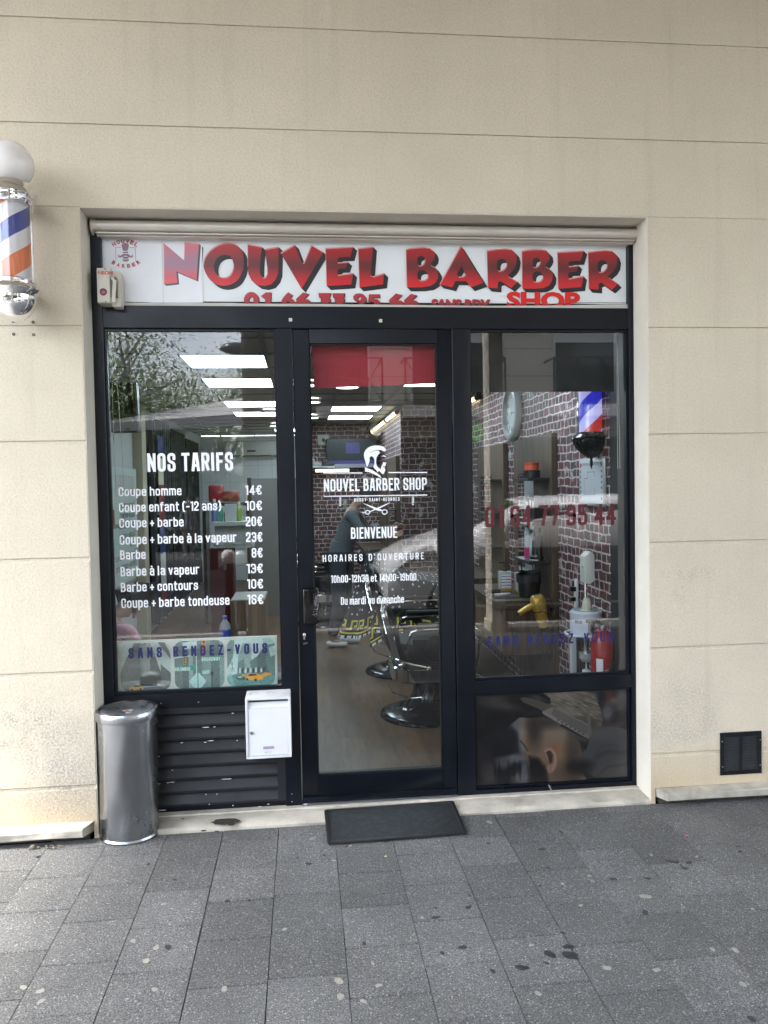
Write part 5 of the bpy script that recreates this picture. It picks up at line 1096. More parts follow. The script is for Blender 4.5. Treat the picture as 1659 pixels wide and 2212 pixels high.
def on_board(s, u0, u1, v0, v1, v0b=None):
    sl_ = 0
    write(mb, s, u0*3.09, u1*3.09, -v1, -v0, lambda x, z, d: bf(x/3.09, -z, .0020-d), .17)
on_board('COLUMBUS', 568/1560, 715/1560, 270/505, 303/505); on_board('BROADWAY', 828/1560, 1006/1560, 182/505, 218/505)
mb.build('street_name_lettering', M('white print', (.75,.8,.78), .4), pb, smooth=0, fixn=False)
# ================================================================== INSIDE THE SHOP
RX = 1.80; LX = -1.80; CZ = 2.63; BY1 = 7.9; BY2 = 10.4; FZ = .034
def brick_mat(name, ax, scale=1.0, mort=(.47,.44,.43), c1=(.125,.038,.040)):
    m = bpy.data.materials.new(name); m.use_nodes = True; n = m.node_tree; L = n.links.new; N = n.nodes.new; p = n.nodes['Principled BSDF']; p.inputs['Roughness'].default_value = .6
    g = N('ShaderNodeNewGeometry'); s = N('ShaderNodeSeparateXYZ'); L(g.outputs['Position'], s.inputs[0]); c = N('ShaderNodeCombineXYZ')
    L(s.outputs[ax], c.inputs[0]); L(s.outputs['Z'], c.inputs[1])
    no = N('ShaderNodeTexNoise'); no.inputs['Scale'].default_value = 9; no.inputs['Detail'].default_value = 4; L(g.outputs['Position'], no.inputs['Vector'])
    sb = N('ShaderNodeVectorMath'); sb.operation = 'SUBTRACT'; L(no.outputs['Color'], sb.inputs[0]); sb.inputs[1].default_value = (.5,.5,.5)
    sc = N('ShaderNodeVectorMath'); sc.operation = 'SCALE'; L(sb.outputs[0], sc.inputs[0]); sc.inputs[3].default_value = .035
    ad = N('ShaderNodeVectorMath'); ad.operation = 'ADD'; L(c.outputs[0], ad.inputs[0]); L(sc.outputs[0], ad.inputs[1])
    b = N('ShaderNodeTexBrick'); L(ad.outputs[0], b.inputs['Vector']); b.inputs['Scale'].default_value = 1; b.inputs['Brick Width'].default_value = .155*scale; b.inputs['Row Height'].default_value = .072*scale
    b.inputs['Mortar Size'].default_value = .0062; b.inputs['Mortar Smooth'].default_value = .35; b.inputs['Bias'].default_value = 0; b.squash = .62; b.squash_frequency = 3; b.offset = .42
    b.inputs['Color1'].default_value = (*c1,1); b.inputs['Color2'].default_value = (.052,.026,.030,1)
    # mottled whitish scabs on some bricks
    n2 = N('ShaderNodeTexNoise'); n2.inputs['Scale'].default_value = 7; n2.inputs['Detail'].default_value = 7; n2.inputs['Roughness'].default_value = .68; L(g.outputs['Position'], n2.inputs['Vector'])
    r2 = N('ShaderNodeMapRange'); L(n2.outputs[0], r2.inputs[0]); r2.inputs[1].default_value = .585; r2.inputs[2].default_value = .64
    n3 = N('ShaderNodeTexNoise'); n3.inputs['Scale'].default_value = 22; n3.inputs['Detail'].default_value = 5; L(g.outputs['Position'], n3.inputs['Vector'])
    r3 = N('ShaderNodeValToRGB'); L(n3.outputs[0], r3.inputs[0]); r3.color_ramp.elements[0].position = .3; r3.color_ramp.elements[0].color = (.5,.5,.5,1); r3.color_ramp.elements[1].position = .72; r3.color_ramp.elements[1].color = (1.5,1.4,1.4,1)
    mu = N('ShaderNodeMix'); mu.data_type = 'RGBA'; mu.blend_type = 'MULTIPLY'; mu.inputs[0].default_value = 1; L(b.outputs['Color'], mu.inputs[6]); L(r3.outputs[0], mu.inputs[7])
    b.inputs['Mortar'].default_value = (*mort,1)
    x = N('ShaderNodeMix'); x.data_type = 'RGBA'; L(r2.outputs[0], x.inputs[0]); L(mu.outputs[2], x.inputs[6]); x.inputs[7].default_value = (.40,.37,.36,1)
    L(x.outputs[2], p.inputs['Base Color']); MATS[name] = m; return m
m_brY = brick_mat('brick wallpaper side', 'Y', .80); m_brX = brick_mat('brick wallpaper end', 'X', .9, (.40,.37,.35), (.115,.045,.040))
def plank_mat():
    m = bpy.data.materials.new('plank floor'); m.use_nodes = True; n = m.node_tree; L = n.links.new; N = n.nodes.new; p = n.nodes['Principled BSDF']; p.inputs['Roughness'].default_value = .42
    g = N('ShaderNodeNewGeometry'); mp = N('ShaderNodeMapping'); mp.inputs['Rotation'].default_value = (0,0,PI/2); L(g.outputs['Position'], mp.inputs['Vector'])
    b = N('ShaderNodeTexBrick'); L(mp.outputs[0], b.inputs['Vector']); b.inputs['Scale'].default_value = 1; b.inputs['Brick Width'].default_value = 1.22; b.inputs['Row Height'].default_value = .182; b.inputs['Mortar Size'].default_value = .0012
    b.inputs['Color1'].default_value = (.125,.072,.034,1); b.inputs['Color2'].default_value = (.088,.050,.024,1); b.inputs['Mortar'].default_value = (.03,.025,.02,1); b.offset = .37
    m2 = N('ShaderNodeMapping'); m2.inputs['Scale'].default_value = (14, 1.4, 1); L(g.outputs['Position'], m2.inputs['Vector'])
    no = N('ShaderNodeTexNoise'); no.inputs['Scale'].default_value = 1.5; no.inputs['Detail'].default_value = 8; no.inputs['Distortion'].default_value = 1.6; L(m2.outputs[0], no.inputs['Vector'])
    r = N('ShaderNodeValToRGB'); L(no.outputs[0], r.inputs[0]); r.color_ramp.elements[0].position = .3; r.color_ramp.elements[0].color = (.62,.6,.58,1); r.color_ramp.elements[1].position = .7; r.color_ramp.elements[1].color = (1.25,1.25,1.25,1)
    x = N('ShaderNodeMix'); x.data_type = 'RGBA'; x.blend_type = 'MULTIPLY'; x.inputs[0].default_value = 1; L(b.outputs['Color'], x.inputs[6]); L(r.outputs[0], x.inputs[7]); L(x.outputs[2], p.inputs['Base Color']); MATS['plank floor'] = m; return m
def wood_mat(name, c, axis=2):
    m = bpy.data.materials.new(name); m.use_nodes = True; n = m.node_tree; L = n.links.new; N = n.nodes.new; p = n.nodes['Principled BSDF']; p.inputs['Roughness'].default_value = .5
    g = N('ShaderNodeNewGeometry'); m2 = N('ShaderNodeMapping'); sc = [16, 16, 16]; sc[axis] = 1.1; m2.inputs['Scale'].default_value = sc; L(g.outputs['Position'], m2.inputs['Vector'])
    no = N('ShaderNodeTexNoise'); no.inputs['Scale'].default_value = 1.6; no.inputs['Detail'].default_value = 8; no.inputs['Distortion'].default_value = .8; L(m2.outputs[0], no.inputs['Vector'])
    r = N('ShaderNodeValToRGB'); L(no.outputs[0], r.inputs[0]); e = r.color_ramp.elements; e[0].position = .3; e[0].color = (*[v*.55 for v in c], 1); e[1].position = .72; e[1].color = (*[v*1.3 for v in c], 1)
    L(r.outputs[0], p.inputs['Base Color']); MATS[name] = m; return m
m_oak = wood_mat('brown oak board', (.10,.066,.042)); m_oakl = wood_mat('light oak board', (.20,.138,.088)); m_oakd = wood_mat('dark oak top', (.07,.047,.03), 1)
m_paint = M('grey-white wall paint', (.42,.43,.42), .7, var=.05, vs=2); m_ceilt = M('ceiling tile', (.42,.42,.39), .85, var=.05, vs=3)
mb = MB(); mb.quad((LX, .25, FZ), (RX, .25, FZ), (RX, BY2, FZ), (LX, BY2, FZ)); mb.build('floor', plank_mat(), kind='structure', smooth=0, origin=(0,0,0))
shop = T('shop_interior', (0, 4, FZ), 'inside walls and gridded ceiling of the barbershop with brick wallpaper', 'room')
mb = MB(); mb.box(RX, RX+.1, .30, 5.35, FZ, CZ+.1); mb.build('side_wall', m_brY, shop, smooth=0, origin=(0,0,0))
mb = MB(); mb.box(1.17, RX+.1, 5.35, BY1, FZ, CZ); mb.build('brick_pier', [m_brY], shop, smooth=0, origin=(0,0,0))
bpy.data.objects['brick_pier'].data.materials.append(m_brX)
for f in bpy.data.objects['brick_pier'].data.polygons: f.material_index = 1 if abs(f.normal.y) > .5 else 0
mb = MB(); mb.box(.10, RX+.1, BY1, BY1+.12, FZ, CZ); mb.build('end_wall', m_brX, shop, smooth=0, origin=(0,0,0))
mb = MB(); mb.box(LX-.1, .10, BY2, BY2+.1, FZ, CZ); mb.box(.10, .2, BY1+.12, BY2, FZ, CZ); mb.build('back_wall', M('pale wall tile', (.72,.73,.72), .35, var=.04, vs=2), shop, smooth=0)
mb = MB(); mb.box(LX-.1, LX, .30, BY2, FZ, CZ); mb.build('left_wall', m_paint, shop, smooth=0)
mb = MB(); mb.box(LX, OX0-.02, .301, .34, FZ, CZ); mb.box(OX1, RX, .301, .34, FZ, CZ); mb.box(R1+.03, RX, .26, .52, FZ, CZ); mb.build('front_return', M('dark grey paint', (.010,.011,.012), .6), shop, smooth=0)
mb = MB(); mb.box(LX, RX, .26, BY2, CZ+.012, CZ+.05); mb.build('ceiling_panel', m_ceilt, shop, smooth=0)
gx = [LX]+[-1.445+.6*k for k in range(6)]; GYS = [.5+.6*k for k in range(17)]
mb = MB()
for x in gx: mb.box(x-.012, x+.012, .34, BY2, CZ, CZ+.010)
for y in GYS: mb.box(LX, RX, y-.012, y+.012, CZ+.0005, CZ+.0105)
mb.build('ceiling_grid', M('grey ceiling rail', (.27,.27,.265), .6), shop, smooth=0)
mb = MB()
for k in range(1, 9):
    mb.box(LX, .1, BY2-.003, BY2, k*.3, k*.3+.004)
for k in range(8): mb.box(LX+.25*k, LX+.25*k+.004, BY2-.0035, BY2, FZ, CZ)
mb.build('tile_joint', M('tile joint', (.28,.28,.28), .7), shop, smooth=0)
# lights
m_led = M('lit panel', (.8,.85,.9), .5, emis=(.72,.89,1.0), es=1.9); m_spot = M('lit downlight', (.9,.9,.9), .5, emis=(1,1,.97), es=1.0)
led = T('ceiling_light', (-.545, 2.0, CZ), 'nearest square white light panel above the price list window', 'ceiling light', 'square light panels in the shop ceiling')
mb = MB(); mb.box(-.833, -.257, 1.712, 2.288, CZ+.003, CZ+.010); mb.build('diffuser', m_led, led, smooth=0)
mb = MB(); q = .010
for a_ in ((-.843,-.247,1.702,1.712),(-.843,-.247,2.288,2.298),(-.843,-.833,1.712,2.288),(-.257,-.247,1.712,2.288)): mb.box(*a_, CZ+.0, CZ+.012)
mb.build('frame', M('white metal trim', (.7,.7,.7), .4), led, smooth=0)
for i, (x, y, l) in enumerate(((-.545, 3.2, 'second'), (-.545, 5.0, 'third'), (-.545, 6.2, 'fourth'))):
    copy_tree(led, (x, y, CZ), label=l+' square white light panel from the front in the left ceiling row')
for i, (x, y, l) in enumerate(((.655, 5.6, 'nearer of two'), (.655, 6.8, 'farther of two'), )): copy_tree(led, (x, y, CZ), label=l+' square white light panels seen above the door emblem')
copy_tree(led, (1.255, 3.2, CZ), label='square white light panel cut by the red blind at the top right of the door')
copy_tree(led, (-.15, 9.1, CZ), label='added square white light panel half hidden by the mullion, brightening the back of the shop')  # extra panel, added to brighten the dark back of the shop
copy_tree(led, (1.255, 1.4, CZ), label='square white light panel nearest the front on the barber chair side')
dl = T('downlight', (.42, 3.25, CZ), 'round white downlight just under the edge of the red blind', 'downlight', 'round downlights in the shop ceiling')
mb = MB(); mb.lathe([(.085,0),(.105,-.012),(.112,-.034),(.10,-.036)], (.42, 3.25, CZ), 'z', 28); mb.build('ring', M('white trim', (.7,.7,.7), .4), dl)
mb = MB(); mb.lathe([(.10,-.035),(0,-.035)], (.42, 3.25, CZ), 'z', 28); mb.build('lens', m_spot, dl)
for x, y, l in ((-.37, 5.65, 'round white downlight between the third and fourth light panels'), (-.36, 7.7, 'far round white downlight above the wall air conditioner'), (.04, 3.1, 'upper round downlight at the left edge of the door glass'), (.10, 4.5, 'middle round downlight at the left edge of the door glass'), (.12, 6.4, 'small far downlight at the left edge of the door glass')):
    copy_tree(dl, (x, y, CZ), label=l)
tb = T('tube_light', (1.13, 5.9, CZ-.06), 'nearer yellowish fluorescent tube along the top of the brick pier', 'tube light', 'fluorescent tubes on the brick pier')
m_tube = M('lit warm tube', (1,.95,.7), .5, emis=(1,.86,.5), es=.5)
mb = MB(); mb.tube([(1.13, 5.42, CZ-.06), (1.13, 6.48, CZ-.06)], .022, 12); mb.build('tube', m_tube, tb)
mb = MB(); mb.cyl((1.13, 5.36, CZ-.06), .03, .06, 'y', 16); mb.cyl((1.13, 6.48, CZ-.06), .03, .05, 'y', 16); mb.box(1.12, 1.168, 5.37, 6.52, CZ-.045, CZ-.015); mb.build('holder', m_black, tb)
copy_tree(tb, (1.13, 7.12, CZ-.06), label='farther yellowish fluorescent tube along the top of the brick pier')
t2 = copy_tree(tb, (1.77, 4.4, CZ-.06), label='yellowish tube glowing below the dark blind in the right window')
# roller blinds
m_red = M('red blind cloth', (.40,.018,.035), .55, bump=.1, bs=300); n_ = m_red.node_tree.nodes['Principled BSDF']
zz4 = zm(1150, 1280, 2.37)
a = at(*zz4(205, 590), .27); b = at(*zz4(1350, 545), .27)
rbz = (a.z+b.z)/2
bl = T('roller_blind', ((a.x+b.x)/2, .28, 2.47), 'red roller blind pulled a little way down behind the door glass', 'roller blind')
mb = MB(); mb.hexa([(a.x, .27, a.z), (b.x, .27, b.z), (b.x, .272, b.z), (a.x, .272, a.z), (a.x-.008, .27, 2.47), (b.x, .27, 2.47), (b.x, .272, 2.47), (a.x-.008, .272, 2.47)]); mb.build('cloth', m_red, bl, smooth=0)
mb = MB(); mb.cyl((a.x-.02, .29, 2.49), .022, b.x-a.x+.03, 'x', 16); mb.build('roller', M('blind tube', (.5,.5,.5), .5), bl)
for x in (a.x-.022, b.x+.0): mb = MB(); mb.box(x-.012, x+.010, .262, .30, 2.40, 2.43); mb.build('bracket', m_white, bl, bevel=.002, seg=1)
def chain(parent, x0, zt, zb_, y, w=.018, r=.0022, drift=0):
    mb = MB(); n = int((zt-zb_)/.0075)
    for s in (-1, 1):
        for k in range(n):
            u = k/n; x = x0+s*w*math.sin(min(1, u*1.15)*PI*.5)*.5+drift*u; z = zt-(zt-zb_)*u
            mb.ball((x, y, z), r, n=6)
    mb.tube([(x0+drift*(k/10)-w/2*math.sin(min(1, k/10*1.15)*PI*.5), y, zt-(zt-zb_)*k/10) for k in range(11)], r*.45, 4); mb.tube([(x0+drift*(k/10)+w/2*math.sin(min(1, k/10*1.15)*PI*.5), y, zt-(zt-zb_)*k/10) for k in range(11)], r*.45, 4)
    mb.build('bead_chain', m_ivory, parent, fixn=False)
q0, q1 = at(*zz4(1333, 240), .25), at(*zz4(1355, 1690), .25); chain(bl, q0.x+.004, q0.z, q1.z, .25, .008, drift=-.002)
m_dk = M('charcoal blind cloth', (.006,.0066,.0063), .6, bump=.1, bs=300)
a = at(*z5_(112, 572), .33); b = at(*z5_(1348, 564), .33)
bl2 = T('roller_blind', ((a.x+b.x)/2, .33, 2.52), 'charcoal roller blind lowered over the top of the right window', 'roller blind')
mb = MB(); zc_ = (a.z+b.z)/2; mb.box(a.x, b.x, .33, .332, zc_, 2.55); mb.box(a.x, b.x, .328, .334, zc_-.004, zc_+.012); mb.build('cloth', m_dk, bl2, smooth=0)
q0, q1 = at(*z5_(1375, 60), .30), at(*z5_(1388, 1235), .30); chain(bl2, q0.x, q0.z, q1.z, .30, .012, drift=.004)
bl3 = T('roller_blind', (-.9, .30, 2.52), 'roller blind cord of ivory beads hanging at the left of the left window', 'blind cord')
q0, q1 = at(*z1_(128, 200), .28), at(*z1_(130, 1400), .28); chain(bl3, q0.x, 2.52, q1.z+.0, .28, .040, drift=.018)
# ---- right wall: clock, stations
ck = T('wall_clock', (RX, 2.55, 2.29), 'round grey wall clock with black numerals on the brick wall', 'clock')
cy0, cz0 = 2.62, 2.295
mb = MB(); mb.lathe([(.0,-.0),(.235,-.0),(.245,-.012),(.245,-.03),(.225,-.052),(.195,-.055),(.182,-.035),(.180,-.022)], (RX, cy0, cz0), 'x', 48); mb.build('case', M('grey clock case', (.30,.32,.31), .35), ck)
mb = MB(); mb.lathe([(0,-.023),(.182,-.023)], (RX, cy0, cz0), 'x', 40); mb.build('dial', M('clock dial', (.42,.45,.44), .4), ck, fixn=False)
mb = MB()
for h in range(12):
    a = 2*PI*h/12; s = str(h or 12); r = .142; y0, z0 = cy0-r*math.sin(a), cz0+r*math.cos(a); hh = .038; w = .012*len(s)+.004
    font_mesh(mb, s, -w, w, -hh/2, hh/2, lambda x, z, d, y0=y0, z0=z0: (RX-.0245, y0-x, z0+z), .03)
for h in range(60):
    a = 2*PI*h/60; mb.box(RX-.0243, RX-.0238, cy0-.170*math.sin(a)-.001, cy0-.170*math.sin(a)+.001, cz0+.170*math.cos(a)-.003, cz0+.170*math.cos(a)+.003)
mb.build('numeral', m_black, ck, smooth=0, fixn=False)
for nm, a, l, w in (('hour_hand', 2*PI*.50*0+PI/2+.0, .09, .006), ('minute_hand', PI*.08, .13, .0045)):
    mb = MB(); d = Vector((0, -math.sin(a), math.cos(a))); e = Vector((0, math.cos(a), math.sin(a))); c = Vector((RX-.026, cy0, cz0)); mb.add([c-d*.03+e*w, c-d*.03-e*w, c+d*l-e*w*.4, c+d*l+e*w*.4], [(0,1,2,3)]); mb.build(nm, m_black, ck, smooth=0, fixn=False)
m_mir = M('mirror', (.75,.76,.76), .02, metal=1); m_shelf = M('black shelf', (.018,.018,.02), .4); m_oakp = m_oak
def bottle(mb, x, y, z, r, h, m=0, cap=1, neck=.4, pump=False):
    mb.lathe([(0,0),(r,0),(r,h*.72),(r*.8,h*.78),(r*neck,h*.82),(r*neck,h*.86)], (x,y,z), 'z', 16, m)
    if pump: mb.lathe([(r*.42,h*.86),(r*.42,h*.92),(r*.12,h*.92),(r*.12,h*1.05),(0,h*1.05)], (x,y,z), 'z', 10, cap); mb.box(x-r*.9, x+r*.2, y-r*.18, y+r*.18, z+h*1.04, z+h*1.09, cap)
    else: mb.lathe([(r*.5,h*.86),(r*.5,h),(0,h)], (x,y,z), 'z', 12, cap)
def station(y0, y1, ztop, first):
    t = T('barber_station', (RX, (y0+y1)/2, FZ), ('nearest' if first else 'farther')+' oak barber station with mirror, black shelves and drawer on the right wall', 'barber station', 'barber stations along the right wall')
    mb = MB(); mb.box(RX-.045, RX-.002, y0, y1, .15, ztop); mb.build('back_panel', m_oak, t, smooth=0, bevel=.001, seg=1)
    mb = MB(); ym = y0+(y1-y0)*.42; mb.box(RX-.052, RX-.046, ym, y1-.14, .98, ztop-.28); mb.build('mirror', m_mir, t, smooth=0)
    for z in (1.735, 1.44, 1.135):
        mb = MB(); mb.box(RX-.20, RX-.046, y0+.05, ym+.06, z-.022, z); mb.build('shelf', m_shelf, t, bevel=.001, seg=1)
    mb = MB(); mb.box(RX-.46, RX-.046, y0+.01, y1-.02, .80, .865); mb.build('counter_top', m_oakd, t, bevel=.002, seg=1)
    mb = MB(); mb.box(RX-.40, RX-.046, y0+.03, y1-.05, .47, .799); d = mb.build('drawer_unit', m_oak, t, bevel=.001, seg=1)
    mb = MB(); mb.box(RX-.404, RX-.401, y0+.06, y1-.08, .49, .78); mb.build('drawer_front', m_oakl, d, smooth=0)
    return t
y0s, y1s = 1.50, 2.50
station(1.50, 2.50, 2.05, True); station(2.85, 3.85, 2.05, False)
st3 = T('barber_station', (1.1, 6.0, FZ), 'tall dark oak mirror panel standing on the brick pier beyond the chairs', 'barber station', 'barber stations along the right wall')
mb = MB(); mb.box(1.12, 1.168, 5.5, 6.5, .15, 2.05); mb.box(1.12,1.168,6.75,7.6,.15,2.0); mb.build('back_panel', m_oak, st3, smooth=0)
mb = MB(); mb.box(1.112, 1.119, 5.62, 6.2, 1.0, 1.78); mb.build('mirror', m_mir, st3, smooth=0)
for z in (1.7, 1.4, 1.1): mb = MB(); mb.box(.96, 1.118, 5.5, 5.9, z-.02, z); mb.build('shelf', m_shelf, st3, smooth=0)
mb = MB(); mb.box(.78, 1.168, 5.45, 7.6, .80, .86); mb.build('counter_top', m_oakd, st3, smooth=0)
mb = MB(); mb.box(.82, 1.168, 5.5, 7.5, .45, .799); mb.build('drawer_unit', M('dark slatted front', (.03,.028,.028), .5), st3, smooth=0)
# products on the near station
def tub(name, x, y, z, r, h, mats, label, cat, grp=None, lid=True):
    mb = MB(); mb.lathe([(0,0),(r*.95,0),(r,h*.04),(r,h*.62),(r*1.03,h*.64),(r*1.03,h*.98),(r*.98,h),(0,h)], (x,y,z), 'z', 24)
    for i, f in enumerate(mb.f): pass
    mb.m = [1 if np.mean([mb.v[k][2] for k in f]) > z+h*.63 else 0 for f in mb.f]
    return mb.build(name, mats, label=label, cat=cat, group=grp)
m_orange = M('orange tub', (.62,.10,.035), .35); m_lbl = M('black tub', (.016,.016,.016), .3)
tub('hair_wax_tub', RX-.13, 1.70, 1.736, .062, .055, [m_lbl, m_lbl], 'wide black hair wax tub on the top shelf of the near station', 'tub')
tub('hair_wax_tub', RX-.13, 1.70, 1.792, .052, .055, [m_orange, M('dark orange lid', (.42,.05,.02), .35)], 'orange and red wax tub stacked on the black tub', 'tub')
for k, (dy, h, mc_) in enumerate(((-.12, .16, 0), (-.05, .165, 1), (.03, .15, 0))):
    mb = MB(); x = RX-.13; y = 1.68+dy; mb.box(x-.035, x+.035, y-.03, y+.03, 1.441, 1.441+h); mb.box(x-.0355, x-.035, y-.02, y+.02, 1.441+h*.55, 1.441+h*.8, 1)
    mb.build('product_box', [M('black carton', (.014,.014,.015), .35), M('white label', (.6,.6,.6), .5)], label=('nearest', 'middle', 'farthest')[k]+' of three black product boxes with pale labels on the middle shelf', cat='box', group='black product boxes on the middle shelf', smooth=0)
m_pink = M('pink lotion', (.45,.03,.14), .3); m_cl = M('translucent bottle', (.42,.45,.47), .2)
mb = MB(); bottle(mb, RX-.14, 1.78, 1.136, .028, .27, 0, 1, .4, True); mb.lathe([(.0285,.004),(.0285,.085)], (RX-.14,1.78,1.136), 'z', 16, 2); mb.build('spray_bottle', [m_cl, m_black, m_pink], label='clear pump bottle with pink liquid on the lowest shelf', cat='bottle')
mb = MB(); bottle(mb, RX-.13, 1.70, 1.136, .024, .22, 0, 1); mb.build('lotion_bottle', [m_cl, m_black], label='slim pale grey bottle beside the pink pump bottle', cat='bottle')
mb = MB(); mb.lathe([(0,0),(.05,0),(.052,.03),(.036,.045),(.034,.13),(.03,.15),(0,.15)], (RX-.13,1.60,1.136), 'z', 20); mb.lathe([(.053,.006),(.053,.012)], (RX-.13,1.60,1.136), 'z', 20, 1); mb.build('clipper_stand', [m_black, m_white], label='black trimmer on its round charging stand on the lowest shelf', cat='trimmer')
mb = MB(); bottle(mb, RX-.12, 1.56, 1.136, .02, .24, 0, 0); mb.build('tall_black_bottle', m_black, label='tall slim black bottle at the near end of the lowest shelf', cat='bottle')
TZ = .866
# striped soap dispensers
def disp(y, lab):
    m = stripes('barber striped label', [(0,(.62,.62,.63)),(.34,(.05,.06,.2)),(.5,(.62,.62,.63)),(.84,(.45,.06,.06))], .045, 0, 1) if 'barber striped label' not in MATS else MATS['barber striped label']
    x = RX-.27; t = T('soap_dispenser', (x, y, TZ), lab, 'soap dispenser', 'striped pump dispensers on the near counter')
    mb = MB(); mb.box(x-.045, x+.045, y-.045, y+.045, TZ, TZ+.16); mb.build('bottle', M('amber clear bottle', (.38,.39,.38), .15), t, bevel=.008, seg=2)
    mb = MB(); mb.box(x-.036, x+.036, y-.0475, y-.0462, TZ+.035, TZ+.135); mb.build('striped_label', m, t, smooth=0)
    mb = MB(); mb.box(x-.0462, x+.0462, y-.0462, y+.0462, TZ+.001, TZ+.03); mb.build('amber_liquid', M('amber liquid', (.35,.20,.02), .2), t, bevel=.008, seg=2)
    mb = MB(); mb.lathe([(.02,.16),(.02,.18),(.006,.18),(.006,.215),(.012,.215),(.012,.23),(0,.23)], (x,y,TZ), 'z', 14); mb.box(x-.045, x, y-.006, y+.006, TZ+.222, TZ+.230); mb.build('pump', m_black, t)
disp(1.98, 'farther and left of two pump dispensers with red and blue barber stripes'); disp(1.86, 'nearer and right of two pump dispensers with barber stripes')
bpy.data.objects['soap_dispenser.001'].location.x += .10
# black bucket
x, y = RX-.17, 1.66
bk = T('bucket', (x, y, TZ), 'black plastic bin with a bag folded over its rim on the counter', 'bin')
mb = MB(); mb.lathe([(0,0),(.075,0),(.088,.16),(.088,.17)], (x,y,TZ), 'z', 32); mb.build('body', m_black, bk)
mb = MB(); n = 40; vs = [(x+(.092+.004*math.sin(5*a))*math.cos(a), y+(.092+.004*math.sin(5*a))*math.sin(a), TZ+hh+(.016*math.sin(a*1.0+1) if hh > .12 else .01*math.sin(3*a))) for hh in (.11, .175) for a in [2*PI*i/n for i in range(n)]]
mb.add(vs, [(i, (i+1) % n, n+(i+1) % n, n+i) for i in range(n)]); mb.build('bag', M('bin bag', (.02,.02,.022), .3), bk)
# tray with clippers
mb = MB(); mb.box(RX-.43, RX-.25, 1.62, 1.84, TZ, TZ+.006); tr = mb.build('tool_tray', m_shelf, label='flat black tray with clippers and a remote on the counter', cat='tray', smooth=0)
mb = MB(); mb.obox((RX-.36, 1.70, TZ+.018), (.06, .015, .009), Matrix.Rotation(.2, 3, 'Z')); mb.build('remote_control', M('pale plastic', (.5,.5,.5), .4), label='white remote control lying on the black tray', cat='remote control', bevel=.003)
mb = MB(); mb.obox((RX-.38, 1.90, TZ+.018), (.055, .018, .016), Matrix.Rotation(-.25, 3, 'Z')); mb.obox((RX-.435, 1.912, TZ+.018), (.012, .018, .008), Matrix.Rotation(-.25, 3, 'Z'), 1); mb.build('hair_clipper', [m_black, m_chrome], label='black and chrome hair clipper behind the tray', cat='clipper', bevel=.003)
# gold hair dryer hanging before the drawer
hd0 = at(*z6_(690, 800), 1.38); 
def dryer():
    c = at(*z6_(678, 745), 1.36); e = at(*z6_(768, 1020), 1.36); m = at(*z6_(712, 880), 1.36); g = at(*z6_(530, 910), 1.33); hh = at(*z6_(650, 840), 1.35)
    t = T('hair_dryer', (m.x, m.y, e.z), 'gold hair dryer with black nozzle hanging at the front of the counter', 'hair dryer')
    d = (m-c).normalized(); L = (m-c).length
    mb = MB(); mb.tube([c, c+d*.01, c+d*L*.25, c+d*L*.6, m, m+d*.06, m+d*.12], [.030, .040, .050, .054, .047, .040, .034], 20); b = mb.build('barrel', M('gold plastic', (.50,.32,.06), .28, metal=.35), t)
    mb = MB(); mb.tube([m-d*.004, m+d*.004], .049, 20); mb.build('chrome_ring', m_chrome, t)
    mb = MB(); mb.tube([c-d*.001, c+d*.001], .030, 20); mb.build('air_grille', m_black, t)
    n_ = m+d*.12; mb = MB(); mb.tube([n_, n_+(e-n_)*.5, e], [.033, .028, .016], 16); mb.build('nozzle', m_black, t)
    mb = MB(); mb.tube([hh+(m-hh)*.4, hh, (hh*.5+g*.5)+Vector((0,0,.004)), g], [.026, .022, .021, .019], 14); mb.build('handle', MATS['gold plastic'], t)
    mb = MB(); pts = [g]; 
    f2 = at(*z6_(470, 960), 1.32); f3 = at(*z6_(480, 1200), 1.32); f4 = at(*z6_(490, 1430), 1.32)
    mb.tube([g, g+(f2-g)*.6+Vector((0,0,.01)), f2, (f2+f3)/2, f3, f4], .0045, 8)
    mb.tube([at(*z6_(x, y), 1.34) for x, y in ((980,768),(900,810),(845,860),(820,950),(808,1060),(800,1200),(806,1300))], .004, 8)
    mb.tube([at(*z6_(x, y), 1.35) for x, y in ((760,850),(800,852),(838,880),(790,905))], .004, 8); mb.tube([at(*z6_(x, y), 1.36) for x, y in ((733,1000),(728,1100),(735,1180),(712,1260),(720,1300))], .0035, 8)
    mb.build('cable', m_black, t)
dryer()
